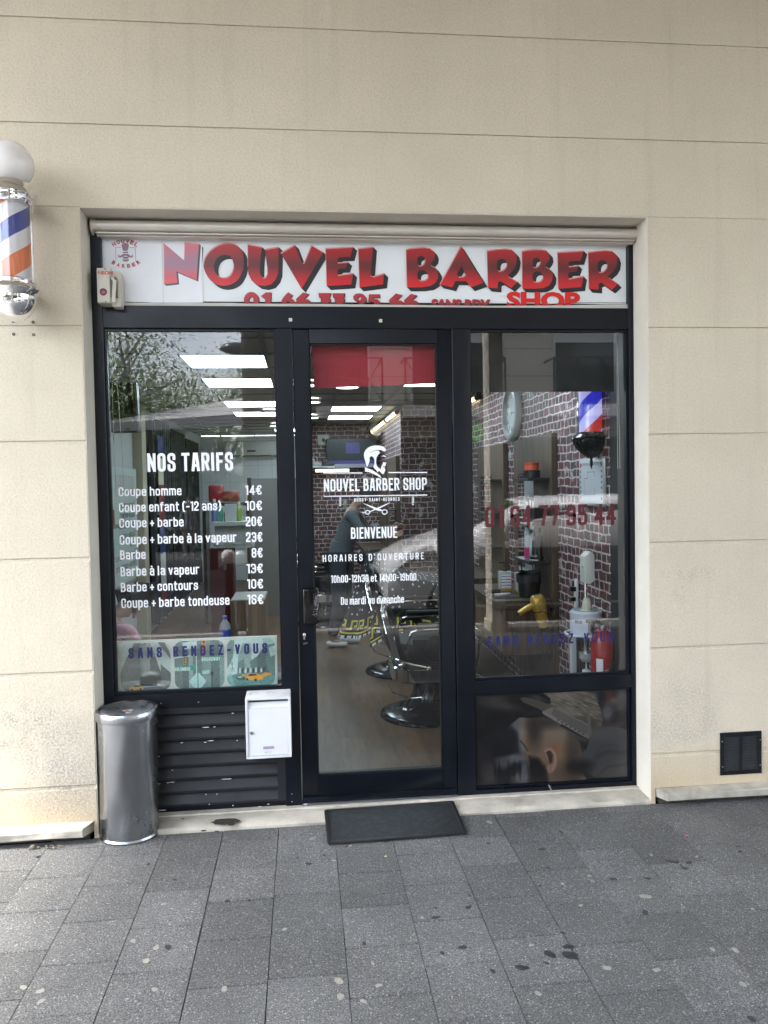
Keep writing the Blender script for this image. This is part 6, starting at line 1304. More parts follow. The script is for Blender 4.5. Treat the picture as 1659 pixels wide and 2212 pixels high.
# steamer on its stand near the glass
def steamer():
    Y0 = .72; c = at(*z6_(1107, 1000), Y0); k = (Y0+3.9)/1691*1.8228*0+ (Y0+3.9)/1690.8/1.8228/2.183*1.0
    s = (Y0+3.9)/1690.8/(1.8228*2.183)                       # metres per crop pixel at that depth
    zt_ = lambda y: at(*z6_(1107, y), Y0).z
    t = T('facial_steamer', (c.x, Y0, FZ), 'white facial steamer with glass water jar and hooded arm on a stand by the window', 'steamer')
    r = 140*s; m_w = M('white steamer shell', (.62,.66,.74), .3, coat=.3)
    mb = MB(); mb.lathe([(0, zt_(1085)),(r*.98, zt_(1085)),(r, zt_(1078)),(r, zt_(905)),(r*1.015, zt_(900)),(r*1.0, zt_(885)),(r*.9, zt_(878)),(0, zt_(878))], (c.x, Y0, 0), 'z', 40); mb.build('drum', m_w, t)
    mb = MB(); mb.lathe([(r*.0, zt_(877)+.0008),(r*.80, zt_(877)+.0008)], (c.x, Y0, 0), 'z', 32); mb.build('control_top', M('grey top plate', (.22,.24,.25), .4), t)
    mb = MB(); pts = [(c.x+1.32*r*math.cos(a), Y0+1.2*r*math.sin(a), zt_(1075)) for a in [2*PI*i/40 for i in range(40)]]; mb.tube(pts, .008, 8, closed=True); mb.box(c.x-r*1.3, c.x+r*1.3, Y0-.006, Y0+.006, zt_(1080), zt_(1072)); mb.build('ring_handle', m_w, t)
    mb = MB(); mb.box(c.x-.022, c.x+.022, Y0-r-.002, Y0-r+.01, zt_(1070), zt_(950)); mb.build('front_strip', M('grey front strip', (.30,.31,.33), .4), t, smooth=0)
    mb = MB(); mb.box(c.x-.034, c.x+.032, Y0-r-.004, Y0-r+.004, zt_(962), zt_(935)); pl = mb.build('name_plate', M('dark name plate', (.10,.10,.085), .4), t, smooth=0)
    mb = MB(); write(mb, 'VAPEUR & OZONE', c.x-.031, c.x+.029, zt_(957), zt_(940), lambda x, z, d: (x, Y0-r-.0045+d, z), .14); mb.build('lettering', M('pale lettering', (.5,.5,.45), .5), pl, smooth=0, fixn=False)
    mb = MB()
    for sgn_ in (-1, 1):
        for i in range(6): a = -PI/2+sgn_*(.62+i*.085); mb.box(c.x+r*math.cos(a)-.0012, c.x+r*math.cos(a)+.0012, Y0+r*math.sin(a)-.002, Y0+r*math.sin(a)+.004, zt_(975), zt_(948))
    mb.build('vent_slot', m_black, t, smooth=0)
    mb = MB(); mb.lathe([(.045, zt_(895)),(.045, zt_(878)),(.030, zt_(868)),(.033, zt_(855)),(.022, zt_(780)),(.018, zt_(770)),(0, zt_(768))], (c.x, Y0-.02, 0), 'z', 28); mb.build('nozzle_base', M('cream plastic', (.55,.52,.44), .4), t)
    mb = MB(); mb.tube([(c.x-.004, Y0-.01, zt_(770)), (c.x-.004, Y0-.01, zt_(630))], .011, 16); mb.build('arm', m_chrome, t)
    a, b = at(*z6_(1125, 372), Y0), at(*z6_(1115, 640), Y0); w = 42*s
    hp = [at(*z6_(*q), Y0) for q in ((1072,412),(1122,366),(1158,400),(1160,618),(1118,646),(1073,640))]
    mb = MB(); mb.poly([[(q.x, q.z) for q in hp]], XZ(Y0-.05), 0, .09); mb.cyl((hp[0].x-.012, Y0-.02, hp[0].z-.06), .012, .02, 'x', 12)
    mb.build('hood_arm', M('cream white plastic', (.60,.61,.57), .35), t, bevel=.006, seg=2)
    rj = 68*s; mb = MB(); mb.lathe([(rj*.95, zt_(1108)),(rj, zt_(1125)),(rj*.98, zt_(1230)),(rj*1.05, zt_(1245)),(rj*1.02, zt_(1290)),(rj*.75, zt_(1322)),(rj*.2, zt_(1330))], (c.x+.0, Y0-.01, 0), 'z', 32); mb.build('water_jar', m_clear, t, fixn=False)
    mb = MB(); mb.lathe([(rj*1.0, zt_(1236)),(rj*1.0, zt_(1285)),(rj*.72, zt_(1316)),(0, zt_(1320))], (c.x, Y0-.01, 0), 'z', 32); mb.lathe([(0, zt_(1236)),(rj*1.0, zt_(1236))], (c.x, Y0-.01, 0), 'z', 32); mb.build('water', M('water', (.40,.43,.44), .08), t)
    mb = MB(); mb.tube([(c.x-.008, Y0-.01, zt_(1110)), (c.x-.008, Y0-.01, zt_(1235))], .006, 10); mb.tube([(c.x+.012, Y0-.01, zt_(1110)), (c.x+.012, Y0-.01, zt_(1200))], .004, 8); mb.build('heating_rod', m_chrome, t)
    mb = MB(); mb.tube([(c.x, Y0, zt_(1325)), (c.x, Y0, zt_(1420))], .005, 8); mb.lathe([(.026, zt_(1422)),(.026, zt_(1398)),(.020, zt_(1388)),(0, zt_(1388))], (c.x, Y0, 0), 'z', 20); mb.build('drain_tap', m_w, t)
    mb = MB(); mb.box(c.x-.03, c.x+.03, Y0+.03, Y0+.09, FZ, zt_(1080)); mb.tube([(c.x, Y0+.06, FZ+.03), (c.x-.2, Y0+.0, FZ+.02)], .012, 8); mb.tube([(c.x, Y0+.06, FZ+.03), (c.x+.03, Y0+.25, FZ+.02)], .012, 8); mb.tube([(c.x, Y0+.06, FZ+.03), (c.x-.1, Y0+.27, FZ+.02)], .012, 8); mb.build('stand', m_black, t)
    # power strip on the oak panel
    mb = MB(); p = at(*z6_(1025, 740), 1.1); mb.obox((p.x, 1.1, p.z), (.008, .022, .10), Matrix.Rotation(.05, 3, 'X')); ps = mb.build('power_strip', m_white, label='white power strip with black plugs standing beside the steamer', cat='power strip', bevel=.003)
    mb = MB(); mb.box(p.x-.045, p.x-.008, 1.08, 1.11, p.z+.02, p.z+.05); mb.box(p.x-.04, p.x-.008, 1.085, 1.11, p.z-.045, p.z-.02); mb.build('plug', m_black, ps, bevel=.003)
steamer()
# pale radiator panels behind the steamer
Y0 = .98; a, b = at(*z6_(985, 1110), Y0), at(*z6_(1290, 1110), Y0)
rd = T('radiator', ((a.x+b.x)/2, Y0, FZ), 'pale grey ribbed radiator cover behind the steamer jar', 'radiator')
mb = MB(); mb.box(a.x, a.x+(b.x-a.x)*.62, Y0, Y0+.05, FZ, a.z); mb.build('side_panel', M('pale grey metal', (.50,.52,.53), .45), rd, bevel=.003, seg=1)
mb = MB()
for k in range(6): x = a.x+(b.x-a.x)*(.64+k*.06); mb.lathe([(.0, FZ),(.010, FZ),(.010, a.z),(.0, a.z)], (x, Y0+.02, 0), 'z', 12)
mb.build('ribs', MATS['pale grey metal'], rd)
# extinguisher
Y0 = .50; c = at(*z6_(1352, 1250), Y0); c.x = RX-.075
ex = T('fire_extinguisher', (c.x, Y0, FZ), 'red fire extinguisher by the right wall behind the window', 'fire extinguisher')
zt_ = lambda y: at(*z6_(1352, y), Y0).z
mb = MB(); r = .066; mb.lathe([(0, .15),(r*.9, .15),(r, .17),(r, zt_(1150)),(r*.93, zt_(1110)),(r*.7, zt_(1070)),(r*.35, zt_(1045)),(r*.3, zt_(1030))], (c.x, Y0, 0), 'z', 32); mb.build('cylinder', M('red enamel', (.27,.010,.010), .25), ex)
mb = MB(); mb.lathe([(.024, zt_(1035)),(.026, zt_(1000)),(0, zt_(998))], (c.x, Y0, 0), 'z', 16); mb.box(c.x-.02, c.x+.05, Y0-.012, Y0+.012, zt_(975), zt_(955)); mb.tube([(c.x-.02, Y0, zt_(985)), (c.x-.055, Y0, zt_(990)), (c.x-.05, Y0, zt_(1030)), (c.x-.0, Y0, zt_(1015))], .004, 8); mb.build('valve', m_chrome, ex)
mb = MB(); mb.tube([(c.x-.01, Y0-.02, zt_(985)), (c.x-.06, Y0-.03, zt_(960)), (c.x-.068, Y0-.02, zt_(1010)), (c.x-.05, Y0+.02, zt_(1060))], .012, 10); mb.build('hose', m_black, ex)
mb = MB()
def wrap(z0, z1, a0, a1, m): mb.lathe([(r+.001, z0),(r+.001, z1)], (c.x, Y0, 0), 'z', 10, m, a0, a1)
wrap(zt_(1390), zt_(1275), -2.5, -1.9, 0); wrap(zt_(1400), zt_(1300), -1.35, -.7, 1); wrap(zt_(1425), zt_(1365), -1.75, -1.45, 2)
mb.build('label', [m_white, m_black, M('blue-grey label', (.25,.3,.35), .4)], ex, fixn=False)
# evacuation plan and small fire sign on the side wall
pl = T('evacuation_plan', (RX-.01, .8, 1.56), 'evacuation plan in a silver frame with rounded corners on the brick wall', 'plan')
y0, y1, z0, z1 = .60, 1.03, 1.545, 1.845
mb = MB(); mb.box(RX-.016, RX-.001, y0, y1, z0, z1); mb.build('frame', M('silver frame', (.45,.47,.48), .35, metal=.5), pl, bevel=.006, seg=2)
mb = MB(); mb.box(RX-.0175, RX-.0165, y0+.022, y1-.022, z0+.022, z1-.022); pp = mb.build('sheet', M('plan sheet', (.55,.58,.62), .35), pl, smooth=0)
mb = MB(); X = RX-.0182
def seg(ya_, za_, yb2, zb2, w=.0016, m=0): 
    mb.box(X-.0002, X, min(ya_,yb2)-w, max(ya_,yb2)+w, min(za_,zb2)-w, max(za_,zb2)+w, m)
seg(.75,1.62,.93,1.62); seg(.93,1.62,.93,1.72); seg(.93,1.72,.87,1.72); seg(.87,1.72,.87,1.76); seg(.87,1.76,.75,1.76); seg(.75,1.76,.75,1.73); seg(.75,1.66,.75,1.62)
for k in range(7): mb.box(X-.0002, X, .985, 1.0, 1.59+k*.033, 1.606+k*.033, (1 if k in (0, 6) else 0)); mb.box(X-.0002, X, .63, .648, 1.59+k*.033, 1.604+k*.033, (2 if k == 1 else 0))
mb.box(X-.0002, X, .625, .66, 1.80, 1.818, 3); mb.box(X-.0002, X, .975, 1.0, 1.80, 1.818, 1); mb.box(X-.0002, X, .985, 1.0, 1.625, 1.645, 4); mb.box(X-.0002,X,.79,.80,1.775,1.79,4)
mb.build('plan_drawing', [M('grey print ink', (.12,.12,.14), .5), M('red print ink', (.5,.02,.02), .5), M('yellow print ink', (.6,.5,.03), .5), M('green print ink', (.02,.3,.08), .5), M('blue print ink', (.03,.1,.4), .5)], pp, smooth=0, fixn=False)
mb = MB(); write(mb, "PLAN D'EVACUATION", .95, .68, 1.802, 1.818, lambda y, z, d: (X+d, y, z), .13); mb.build('plan_title', MATS['grey print ink'], pp, smooth=0, fixn=False)
a = atx(*z6_(1378, 370), RX-.003); b = atx(*z6_(1437, 515), RX-.003)
mb = MB(); mb.box(RX-.006, RX-.002, b.y, a.y, b.z, a.z); fs_ = mb.build('fire_sign', m_white, label='small red and white fire extinguisher sign on the brick wall', cat='sign', smooth=0)
mb = MB(); h = a.z-b.z; mb.box(RX-.0068, RX-.006, b.y+.004, a.y-.004, b.z+h*.3, a.z-.004, 0); mb.box(RX-.0074, RX-.0068, (a.y+b.y)/2+.006, (a.y+b.y)/2+.016, b.z+h*.4, a.z-h*.25, 1); mb.box(RX-.0074, RX-.0068, b.y+.01, b.y+.022, b.z+h*.45, a.z-h*.3, 1); mb.box(RX-.0068, RX-.006, b.y+.004, a.y-.004, b.z+.004, b.z+h*.26, 2)
mb.build('pictogram', [MATS['red enamel'], m_white, MATS['grey print ink']], fs_, smooth=0)
# lit pole inside the window
Y0 = .72; c = at(*z5_(1151, 900), Y0); zt_ = lambda y: at(*z5_(1151, y), Y0).z; s = (Y0+3.9)/1690.8/(1.8228*2.183)
lp = T('lit_barber_pole', (c.x, Y0, zt_(1235)), 'lit red, white and blue barber pole with black bowl hanging in the right window', 'barber pole')
r = 103*s; z0 = zt_(928); mb = MB(); mb.lathe([(r, z0),(r, z0+.42)], (c.x, Y0, 0), 'z', 48)
mb.build('striped_cylinder', stripes('lit spiral stripes', [(0,(.45,.44,.85)),(.13,(.42,.02,.02)),(.38,(.45,.44,.85)),(.62,(.02,.025,.55)),(.88,(.45,.44,.85))], .38, -.05, 1, es=.10), lp, fixn=False)
mb = MB(); mb.lathe([(r+.013, z0),(r+.013, z0+.42)], (c.x, Y0, 0), 'z', 40); mb.build('clear_sleeve', MATS['pole sleeve'], lp, fixn=False)
mb = MB(); prof = [(r*1.0, z0+.004),(r*1.25, z0+.004),(r*1.28, z0-.008),(r*1.38, z0-.014),(r*1.62, z0-.028),(r*1.66, z0-.036),(r*1.62, z0-.048),(r*1.5, z0-.054)]
mb.lathe([(0, z0+.003)]+prof, (c.x, Y0, 0), 'z', 48)
n = 60; H = 14; vs = []
zb_ = zt_(1140)
for j in range(H+1):
    u = j/H; rr = r*(1.5-.35*u-.85*u*u); z = (z0-.054)*(1-u)+zb_*u
    for i in range(n): a = 2*PI*i/n; q = rr*(1+.035*math.cos(a*15)); vs.append((c.x+q*math.cos(a), Y0+q*math.sin(a), z))
mb.add(vs, [(j*n+i, j*n+(i+1) % n, (j+1)*n+(i+1) % n, (j+1)*n+i) for j in range(H) for i in range(n)])
mb.lathe([(r*.3, zb_),(r*.12, zb_-.006),(r*.10, zt_(1165)),(r*.16, zt_(1172)),(r*.10, zt_(1182)),(r*.15, zt_(1195)),(r*.05, zt_(1225)),(0, zt_(1238))], (c.x, Y0, 0), 'z', 16); mb.build('bowl', m_glossblack, lp)
mb = MB(); mb.tube([(c.x+r*1.5, Y0, z0-.04), (c.x+r*1.9, Y0, z0-.045), (RX, Y0+.02, z0-.03)], .008, 10); mb.tube([(c.x+r*1.45, Y0-.01, z0-.06), (c.x+r*1.6, Y0-.01, z0-.085), (RX-.01, Y0, z0-.05)], .004, 8); mb.build('wall_bracket', m_black, lp)

# ---- barber chairs
def chair(x, y, z, label):
    t = T('barber_chair', (x, y, z), label, 'barber chair', 'barber chairs facing the mirrors')
    P = lambda a, b, c: (x+a, y+b, z+c)
    mb = MB(); mb.lathe([(0,0),(.345,0),(.350,.008),(.342,.022),(.30,.034),(.24,.048),(.20,.056),(.17,.075),(.135,.11),(.112,.16),(.10,.24),(.098,.30),(0,.30)], P(0,0,0), 'z', 56); mb.build('pedestal', m_glossblack, t)
    mb = MB(); mb.lathe([(.315,.0295),(.302,.037),(.23,.0525),(.205,.058)], P(0,0,0), 'z', 56); mb.build('base_plate', M('dark chrome', (.10,.11,.12), .18, metal=1), t, fixn=False)
    def rrect(hx, hy, r, zz, ox=.03):
        o = []
        for sx, sy, a0 in ((1,1,0),(-1,1,PI/2),(-1,-1,PI),(1,-1,3*PI/2)):
            for k in range(8): a = a0+PI/2*k/7; o.append(P(ox+sx*(hx-r)+r*math.cos(a), sy*(hy-r)+r*math.sin(a), zz))
        return o
    mb = MB(); rs = [rrect(.20,.18,.12,.285), rrect(.285,.265,.16,.29), rrect(.30,.28,.17,.30), rrect(.30,.28,.17,.385), rrect(.29,.27,.165,.392), rrect(.27,.25,.15,.392)]
    k = len(rs[0]); mb.add(sum(rs, []), [(j*k+i, j*k+(i+1) % k, (j+1)*k+(i+1) % k, (j+1)*k+i) for j in range(5) for i in range(k)]+[tuple(range(k))]); mb.build('chrome_band', m_chrome, t)
    mb = MB(); rs = [rrect(.27,.25,.15,.38), rrect(.275,.255,.15,.44), rrect(.27,.25,.14,.52), rrect(.25,.23,.12,.555), rrect(.15,.14,.06,.565)]
    mb.add(sum(rs, []), [(j*k+i, j*k+(i+1) % k, (j+1)*k+(i+1) % k, (j+1)*k+i) for j in range(4) for i in range(k)]+[tuple(range(4*k, 5*k))]); mb.build('seat', m_leather, t)
    # backrest leaning back towards -x
    ang = math.radians(14); ux = Vector((-math.sin(ang), 0, math.cos(ang))); nx = Vector((math.cos(ang), 0, math.sin(ang))); B = Vector(P(-.235, 0, .46))
    mb = MB(); n1, n2 = 10, 12; vs = []
    for s in (1, -1):
        for i in range(n1+1):
            for j in range(n2+1):
                u, v = i/n1, j/n2*2-1; w = .235*(1-.12*(u-.5)**2*4*.5); edge = (1-abs(v)**5)*(1-abs(2*u-1)**6)
                vs.append(B+ux*(u*.44)+Vector((0,1,0))*(v*w)+nx*(s*(.012+.042*edge)))
    q = (n1+1)*(n2+1); fs = []
    for s in (0, 1):
        for i in range(n1):
            for j in range(n2): a = s*q+i*(n2+1)+j; fs.append((a, a+1, a+n2+2, a+n2+1))
    mb.add(vs, fs); mb.build('backrest', m_leather, t)
    for sy in (-1, 1):
        mb = MB(); pth = [B+ux*(-.06)+nx*.02, B+ux*.0+nx*-.01, B+ux*.2+nx*-.02, B+ux*.36+nx*-.015, B+ux*.43+nx*.01]
        for a, b in zip(pth, pth[1:]):
            yy = Vector((0, sy*.240, 0)); h = .020
            mb.hexa([a+yy-nx*h-Vector((0,.006,0)), a+yy+nx*h-Vector((0,.006,0)), a+yy+nx*h+Vector((0,.006,0)), a+yy-nx*h+Vector((0,.006,0)), b+yy-nx*h-Vector((0,.006,0)), b+yy+nx*h-Vector((0,.006,0)), b+yy+nx*h+Vector((0,.006,0)), b+yy-nx*h+Vector((0,.006,0))])
        mb.build('chrome_side', m_chrome, t, bevel=.003, seg=2)
    mb = MB(); H0 = B+ux*.46; mb.tube([H0, H0+ux*.08], .011, 8); mb.build('headrest_post', m_chrome, t)
    mb = MB(); c = H0+ux*.13; mb.ball(c, .085, n=24, sx=.55, sy=1.35, sz=.75); mb.build('headrest', m_leather, t)
    for sy in (-1, 1):
        mb = MB(); pts = [P(-.19, sy*.27, .50), P(-.17, sy*.285, .60), P(-.15, sy*.285, .655), P(-.10, sy*.285, .668), P(.10, sy*.285, .675), P(.29, sy*.285, .672), P(.325, sy*.285, .65), P(.33, sy*.285, .60), P(.31, sy*.27, .40)]
        mb.tube(pts, .0095, 10); ar = mb.build('armrest', m_chrome, t)
        mb = MB(); mb.obox(P(.08, sy*.285, .695), (.19, .03, .018), Matrix.Identity(3)); mb.build('arm_pad', m_leather, ar, bevel=.012, seg=3)
        mb = MB(); mb.lathe([(0,0),(.085,0),(.095,.012),(.085,.028),(0,.03)], P(.02, sy*.27-(.03 if sy < 0 else 0), .53), 'y', 24); mb.box(*[v for v in (x-.14, x+.30, y+sy*.262-.008, y+sy*.262+.008, z+.42, z+.60)]); mb.build('side_panel', m_leather, t, bevel=.004)
    mb = MB(); mb.tube([P(-.26,-.25,.46), P(-.14,-.262,.425), P(-.03,-.272,.40)], .009, 8); mb.ball(P(-.03,-.272,.40), .018, n=12); mb.build('side_rail', m_chrome, t)
    mb = MB(); mb.tube([P(.19,-.30,.41), P(.19,-.305,.30), P(.205,-.305,.17)], [.011,.009,.014], 10); mb.ball(P(.19,-.30,.415), .017, n=12); mb.build('lever', m_chrome, t)
    mb = MB(); mb.tube([P(-.22,-.10,.285), P(-.30,-.02,.25), P(-.27,-.12,.20), P(-.16,-.20,.175), P(-.08,-.21,.18), P(-.03,-.12,.22)], .006, 8); mb.build('release_bar', m_chrome, t)
    mb = MB(); mb.tube([P(.30,-.17,.30), P(.48,-.17,.18), P(.56,-.17,.14), P(.56,.17,.14), P(.48,.17,.18), P(.30,.17,.30)], .012, 10); mb.box(x+.47, x+.60, y-.15, y+.15, z+.135, z+.15); mb.build('footrest', m_chrome, t)
    return t
ch1 = chair(.87, 1.68, FZ, 'nearest black leather barber chair with chrome band, cut by the door frame')
ch2 = copy_tree(ch1, (.87, 3.02, FZ), label='second black barber chair, covered with black and yellow capes')
ch3 = copy_tree(ch1, (.25, 5.6, FZ), label='far barber chair behind the standing barber')
# capes thrown over the second chair
def cape_mat():
    m = M('patterned cape', (.012,.012,.013), .6); n_ = m.node_tree; N = n_.nodes.new; L = n_.links.new
    g = N('ShaderNodeUVMap'); g.uv_map = 'cloth'; s_ = N('ShaderNodeSeparateXYZ'); L(g.outputs[0], s_.inputs[0])
    def mth(op, a, b=None, c=None):
        q = N('ShaderNodeMath'); q.operation = op
        for i, v in enumerate((a, b, c)):
            if v is None: continue
            if isinstance(v, (int, float)): q.inputs[i].default_value = v
            else: L(v, q.inputs[i])
        return q.outputs[0]
    U, V = s_.outputs[0], s_.outputs[1]
    def rng_(x, a, b): return mth('MULTIPLY', mth('GREATER_THAN', x, a), mth('LESS_THAN', x, b))
    band = rng_(V, .045, .065)
    fu = mth('FRACT', mth('MULTIPLY', U, 7.0)); fv = mth('DIVIDE', mth('SUBTRACT', V, .09), .11)
    key = mth('MAXIMUM', mth('MAXIMUM', mth('MULTIPLY', rng_(fu, .08, .22), rng_(fv, 0, 1)), mth('MULTIPLY', rng_(fv, .82, 1), rng_(fu, .08, .75))), mth('MAXIMUM', mth('MULTIPLY', rng_(fu, .61, .75), rng_(fv, .3, 1)), mth('MULTIPLY', rng_(fv, .3, .48), rng_(fu, .38, .75))))
    key = mth('MAXIMUM', key, mth('MULTIPLY', rng_(fv, 0, .18), mth('MAXIMUM', rng_(fu, 0, .22), rng_(fu, .86, 1))))
    yel = mth('MAXIMUM', band, key)
    v2 = N('ShaderNodeTexVoronoi'); v2.inputs['Scale'].default_value = 16; v2.inputs['Randomness'].default_value = .35; L(g.outputs[0], v2.inputs['Vector'])
    dots = mth('MULTIPLY', rng_(v2.outputs['Distance'], .10, .21), mth('GREATER_THAN', V, .24)); d2 = mth('MULTIPLY', mth('GREATER_THAN', mth('FRACT', mth('MULTIPLY', U, 16)), .35), rng_(V, .0, .028)); dots = mth('MAXIMUM', dots, d2)
    a = N('ShaderNodeMix'); a.data_type = 'RGBA'; L(yel, a.inputs[0]); a.inputs[6].default_value = (.012,.012,.013,1); a.inputs[7].default_value = (.75,.64,.06,1)
    b = N('ShaderNodeMix'); b.data_type = 'RGBA'; L(dots, b.inputs[0]); L(a.outputs[2], b.inputs[6]); b.inputs[7].default_value = (.8,.8,.8,1); L(b.outputs[2], n_.nodes['Principled BSDF'].inputs['Base Color']); return m
m_cape = cape_mat()
def cloth(name, label, path, folds, width0, width1, uvs=1.0):
    """hanging cloth: path of (x, y, z) from the top edge down to the hem for u in 0..1"""
    nu, nv = 70, 40; mb = MB(); uv = []
    for i in range(nu+1):
        for j in range(nv+1):
            u, v = i/nu, j/nv; p = path(u, v); mb.v.append(tuple(p)); uv.append((u*uvs, v))
    for i in range(nu):
        for j in range(nv): a = i*(nv+1)+j; mb.f.append((a, a+1, a+nv+2, a+nv+1)); mb.m.append(0)
    o = mb.build(name, m_cape, label=label, cat='cape', fixn=False, smooth=60)
    l = o.data.uv_layers.new(name='cloth')
    for lp_ in o.data.loops: l.data[lp_.index].uv = uv[lp_.vertex_index]
    return o
# one over the back, one over the arm and seat
cx0, cy0_ = .87, 3.02
def path_back(u, v):      # v=1 top over the headrest, v=0 hem, u round the back from far side to near side
    a = -2.7+u*2.5; top = Vector((cx0-.26, cy0_-.04, 1.14)); 
    fold = .035*math.sin(u*26)+.02*math.sin(u*11+1)
    r = .07+(1-v)*.24+fold*(1-v); return top+Vector((r*math.cos(a)*.95-.04*(1-v), r*math.sin(a)*.9, -(1-v)*.72-.03*math.sin(u*9)*(1-v)))
cloth('barber_cape', 'black cape with yellow key border draped over the back of the second barber chair', path_back, 0, 0, 0, 1.2)
def path_seat(u, v):
    x = cx0-.30+u*.78
    t_ = 1-v
    if t_ < .35: q = t_/.35; p = Vector((x, cy0_+.22-q*.42, .93-.09*abs(2*u-1)**2+.03*math.sin(u*7)-.04*q))
    else: q = (t_-.35)/.65; p = Vector((x+q*.10*(u-.3), cy0_-.20-.12*q-.015*math.sin(u*20)*q, .89-.09*abs(2*u-1)**2+.03*math.sin(u*7)-q*.48))
    return p
cloth('barber_cape', 'black cape with yellow key border spread over the seat of the second chair', path_seat, 0, 0, 0, 1.1)
# towels below the capes
# ---- television, spotlight, shelf with shoes on the end wall
tv = T('television', (.72, 7.8, 1.45), 'wall television showing a blue news banner on the brick end wall', 'television')
ta, tb_ = at(*zz4(318, 1060), 7.78), at(*zz4(800, 1335), 7.78)
mb = MB(); mb.box(ta.x, tb_.x, 7.78, 7.83, tb_.z, ta.z); mb.build('casing', m_black, tv, bevel=.004)
mb = MB(); w, h = tb_.x-ta.x, ta.z-tb_.z; mb.box(ta.x+.012, tb_.x-.012, 7.776, 7.7785, tb_.z+.012, ta.z-.012); sc_ = mb.build('screen', M('lit screen', (.006,.009,.009), .25, emis=(.05,.07,.07), es=.03), tv, smooth=0)
mb = MB(); mb.box(ta.x+.012, tb_.x-.012, 7.7745, 7.776, tb_.z+h*.17, tb_.z+h*.27); mb.box(ta.x+w*.38, ta.x+w*.65, 7.7745, 7.776, tb_.z+h*.5, ta.z-h*.15); mb.build('news_banner', M('lit banner', (.02,.02,.10), .3, emis=(.10,.10,.34), es=.04), sc_, smooth=0)
mb = MB(); mb.box(ta.x+.012, tb_.x-.012, 7.774, 7.776, tb_.z+.014, tb_.z+h*.16); mb.build('caption_bar', M('lit caption', (.1,.11,.15), .3, emis=(.16,.18,.24), es=.1), sc_, smooth=0)
c = at(*zz4(785, 975), 7.5)
mb = MB(); mb.lathe([(0,-.02),(.09,-.02),(.11,-.0),(.11,.02),(.05,.10),(0,.10)], (c.x, 7.5, c.z), 'y', 28); fl = mb.build('wall_lamp', m_chrome, label='round chrome spotlight head in the corner above the television', cat='lamp')
mb = MB(); mb.tube([(c.x+.03, 7.58, c.z+.03), (1.16, 7.62, c.z+.1)], .012, 8); mb.build('bracket', m_black, fl)
a = at(*zz4(170, 1330), 7.6); b = at(*zz4(330, 1330), 7.6)
mb = MB(); mb.box(a.x-.1, b.x, 7.6, 7.895, a.z-.02, a.z); sh = mb.build('wall_shelf', m_shelf, label='black wall shelf left of the television holding shoes', cat='shelf', smooth=0)
for k, (dx, col) in enumerate(((.08, (.35,.34,.33)), (.26, (.05,.05,.05)))):
    mb = MB(); mb.ball((a.x+dx, 7.68, a.z+.045), .10, n=16, sx=1, sy=.45, sz=.45); mb.ball((a.x+dx-.05, 7.68, a.z+.09), .055, n=14, sx=.8, sy=.7, sz=1); mb.box(a.x+dx-.10, a.x+dx+.10, 7.64, 7.72, a.z, a.z+.02, 1)
    mb.build('sneaker', [M('shoe cloth %d' % k, col, .6), m_white], label=('grey sneaker at the left end of the wall shelf', 'black sneaker with white sole on the wall shelf')[k], cat='shoe')
a = at(*zz4(218, 1360), 7.7); b = at(*zz4(532, 1355), 7.7); mb = MB(); mb.tube([(a.x, 7.7, a.z), (b.x, 7.7, a.z)], .022, 10)
mb.build('lamp_tube', M('lit cream tube', (.9,.88,.7), .4, emis=(1,.94,.72), es=.3), label='short cream lamp tube under the television shelf', cat='tube light')
a = at(*zz4(243, 1035), 7.88); mb = MB(); mb.box(a.x, a.x+.16, 7.87, 7.90, a.z-.14, a.z+.02); mb.cyl((a.x+.08, 7.862, a.z-.06), .03, .01, 'y', 16, 1); mb.build('wall_socket', [m_ivory, m_black], label='ivory wall socket on the brick end wall left of the television', cat='socket', bevel=.002)
# ---- left part: air conditioner, counter, door, board, curtains
ac = T('air_conditioner', (-.75, 10.2, 1.95), 'white wall air conditioner high on the pale back wall', 'air conditioner')
a = at(*z1_(1035, 1008), 10.2); b = at(*z1_(1475, 1132), 10.2)
mb = MB(); mb.box(a.x, b.x, 10.18, 10.4, b.z, a.z); mb.build('body', M('cream plastic shell', (.48,.49,.44), .4), ac, bevel=.03, seg=3)
mb = MB(); mb.box(a.x+.7*(b.x-a.x)*.62, a.x+(b.x-a.x)*.6, 10.175, 10.19, b.z+.08, b.z+.11); mb.box(a.x+.1, b.x-.1, 10.172, 10.19, b.z+.008, b.z+.02); mb.build('display', m_black, ac, smooth=0)
a = at(*z2_(1262, 72), 6.3); b = at(*z2_(1495, 72), 6.3)
mb = MB(); mb.box(a.x, .09, 6.3, 6.36, FZ, a.z); mb.box(a.x-.05, a.x, 6.29, 6.37, FZ, a.z+.01, 1); mb.build('partition', [M('mid grey board', (.13,.135,.135), .6), m_black], label='plain grey partition board with black edge behind the reception counter', cat='partition', smooth=0)
a = at(*z2_(940, 430), 5.0); b = at(*z2_(1270, 430), 5.0); z_ = a.z
cn = T('reception_counter', ((a.x+b.x)/2, 5.3, FZ), 'white topped reception counter with red front panel under the product row', 'counter')
mb = MB(); mb.box(a.x-.02, b.x, 5.0, 5.45, z_-.04, z_); mb.box(a.x+.0, b.x, 5.12, 5.45, z_-.30, z_-.26); mb.build('top', M('grey laminate', (.40,.42,.42), .4), cn, smooth=0)
mb = MB(); mb.box(a.x+.02, b.x-.02, 5.10, 5.12, z_-.26, z_-.04); mb.build('upstand', MATS['grey laminate'], cn, smooth=0)
mb = MB(); mb.box(a.x-.05, a.x+.22, 5.14, 5.40, FZ, z_-.31); mb.build('front_panel', M('red laminate', (.06,.003,.006), .35), cn, smooth=0)
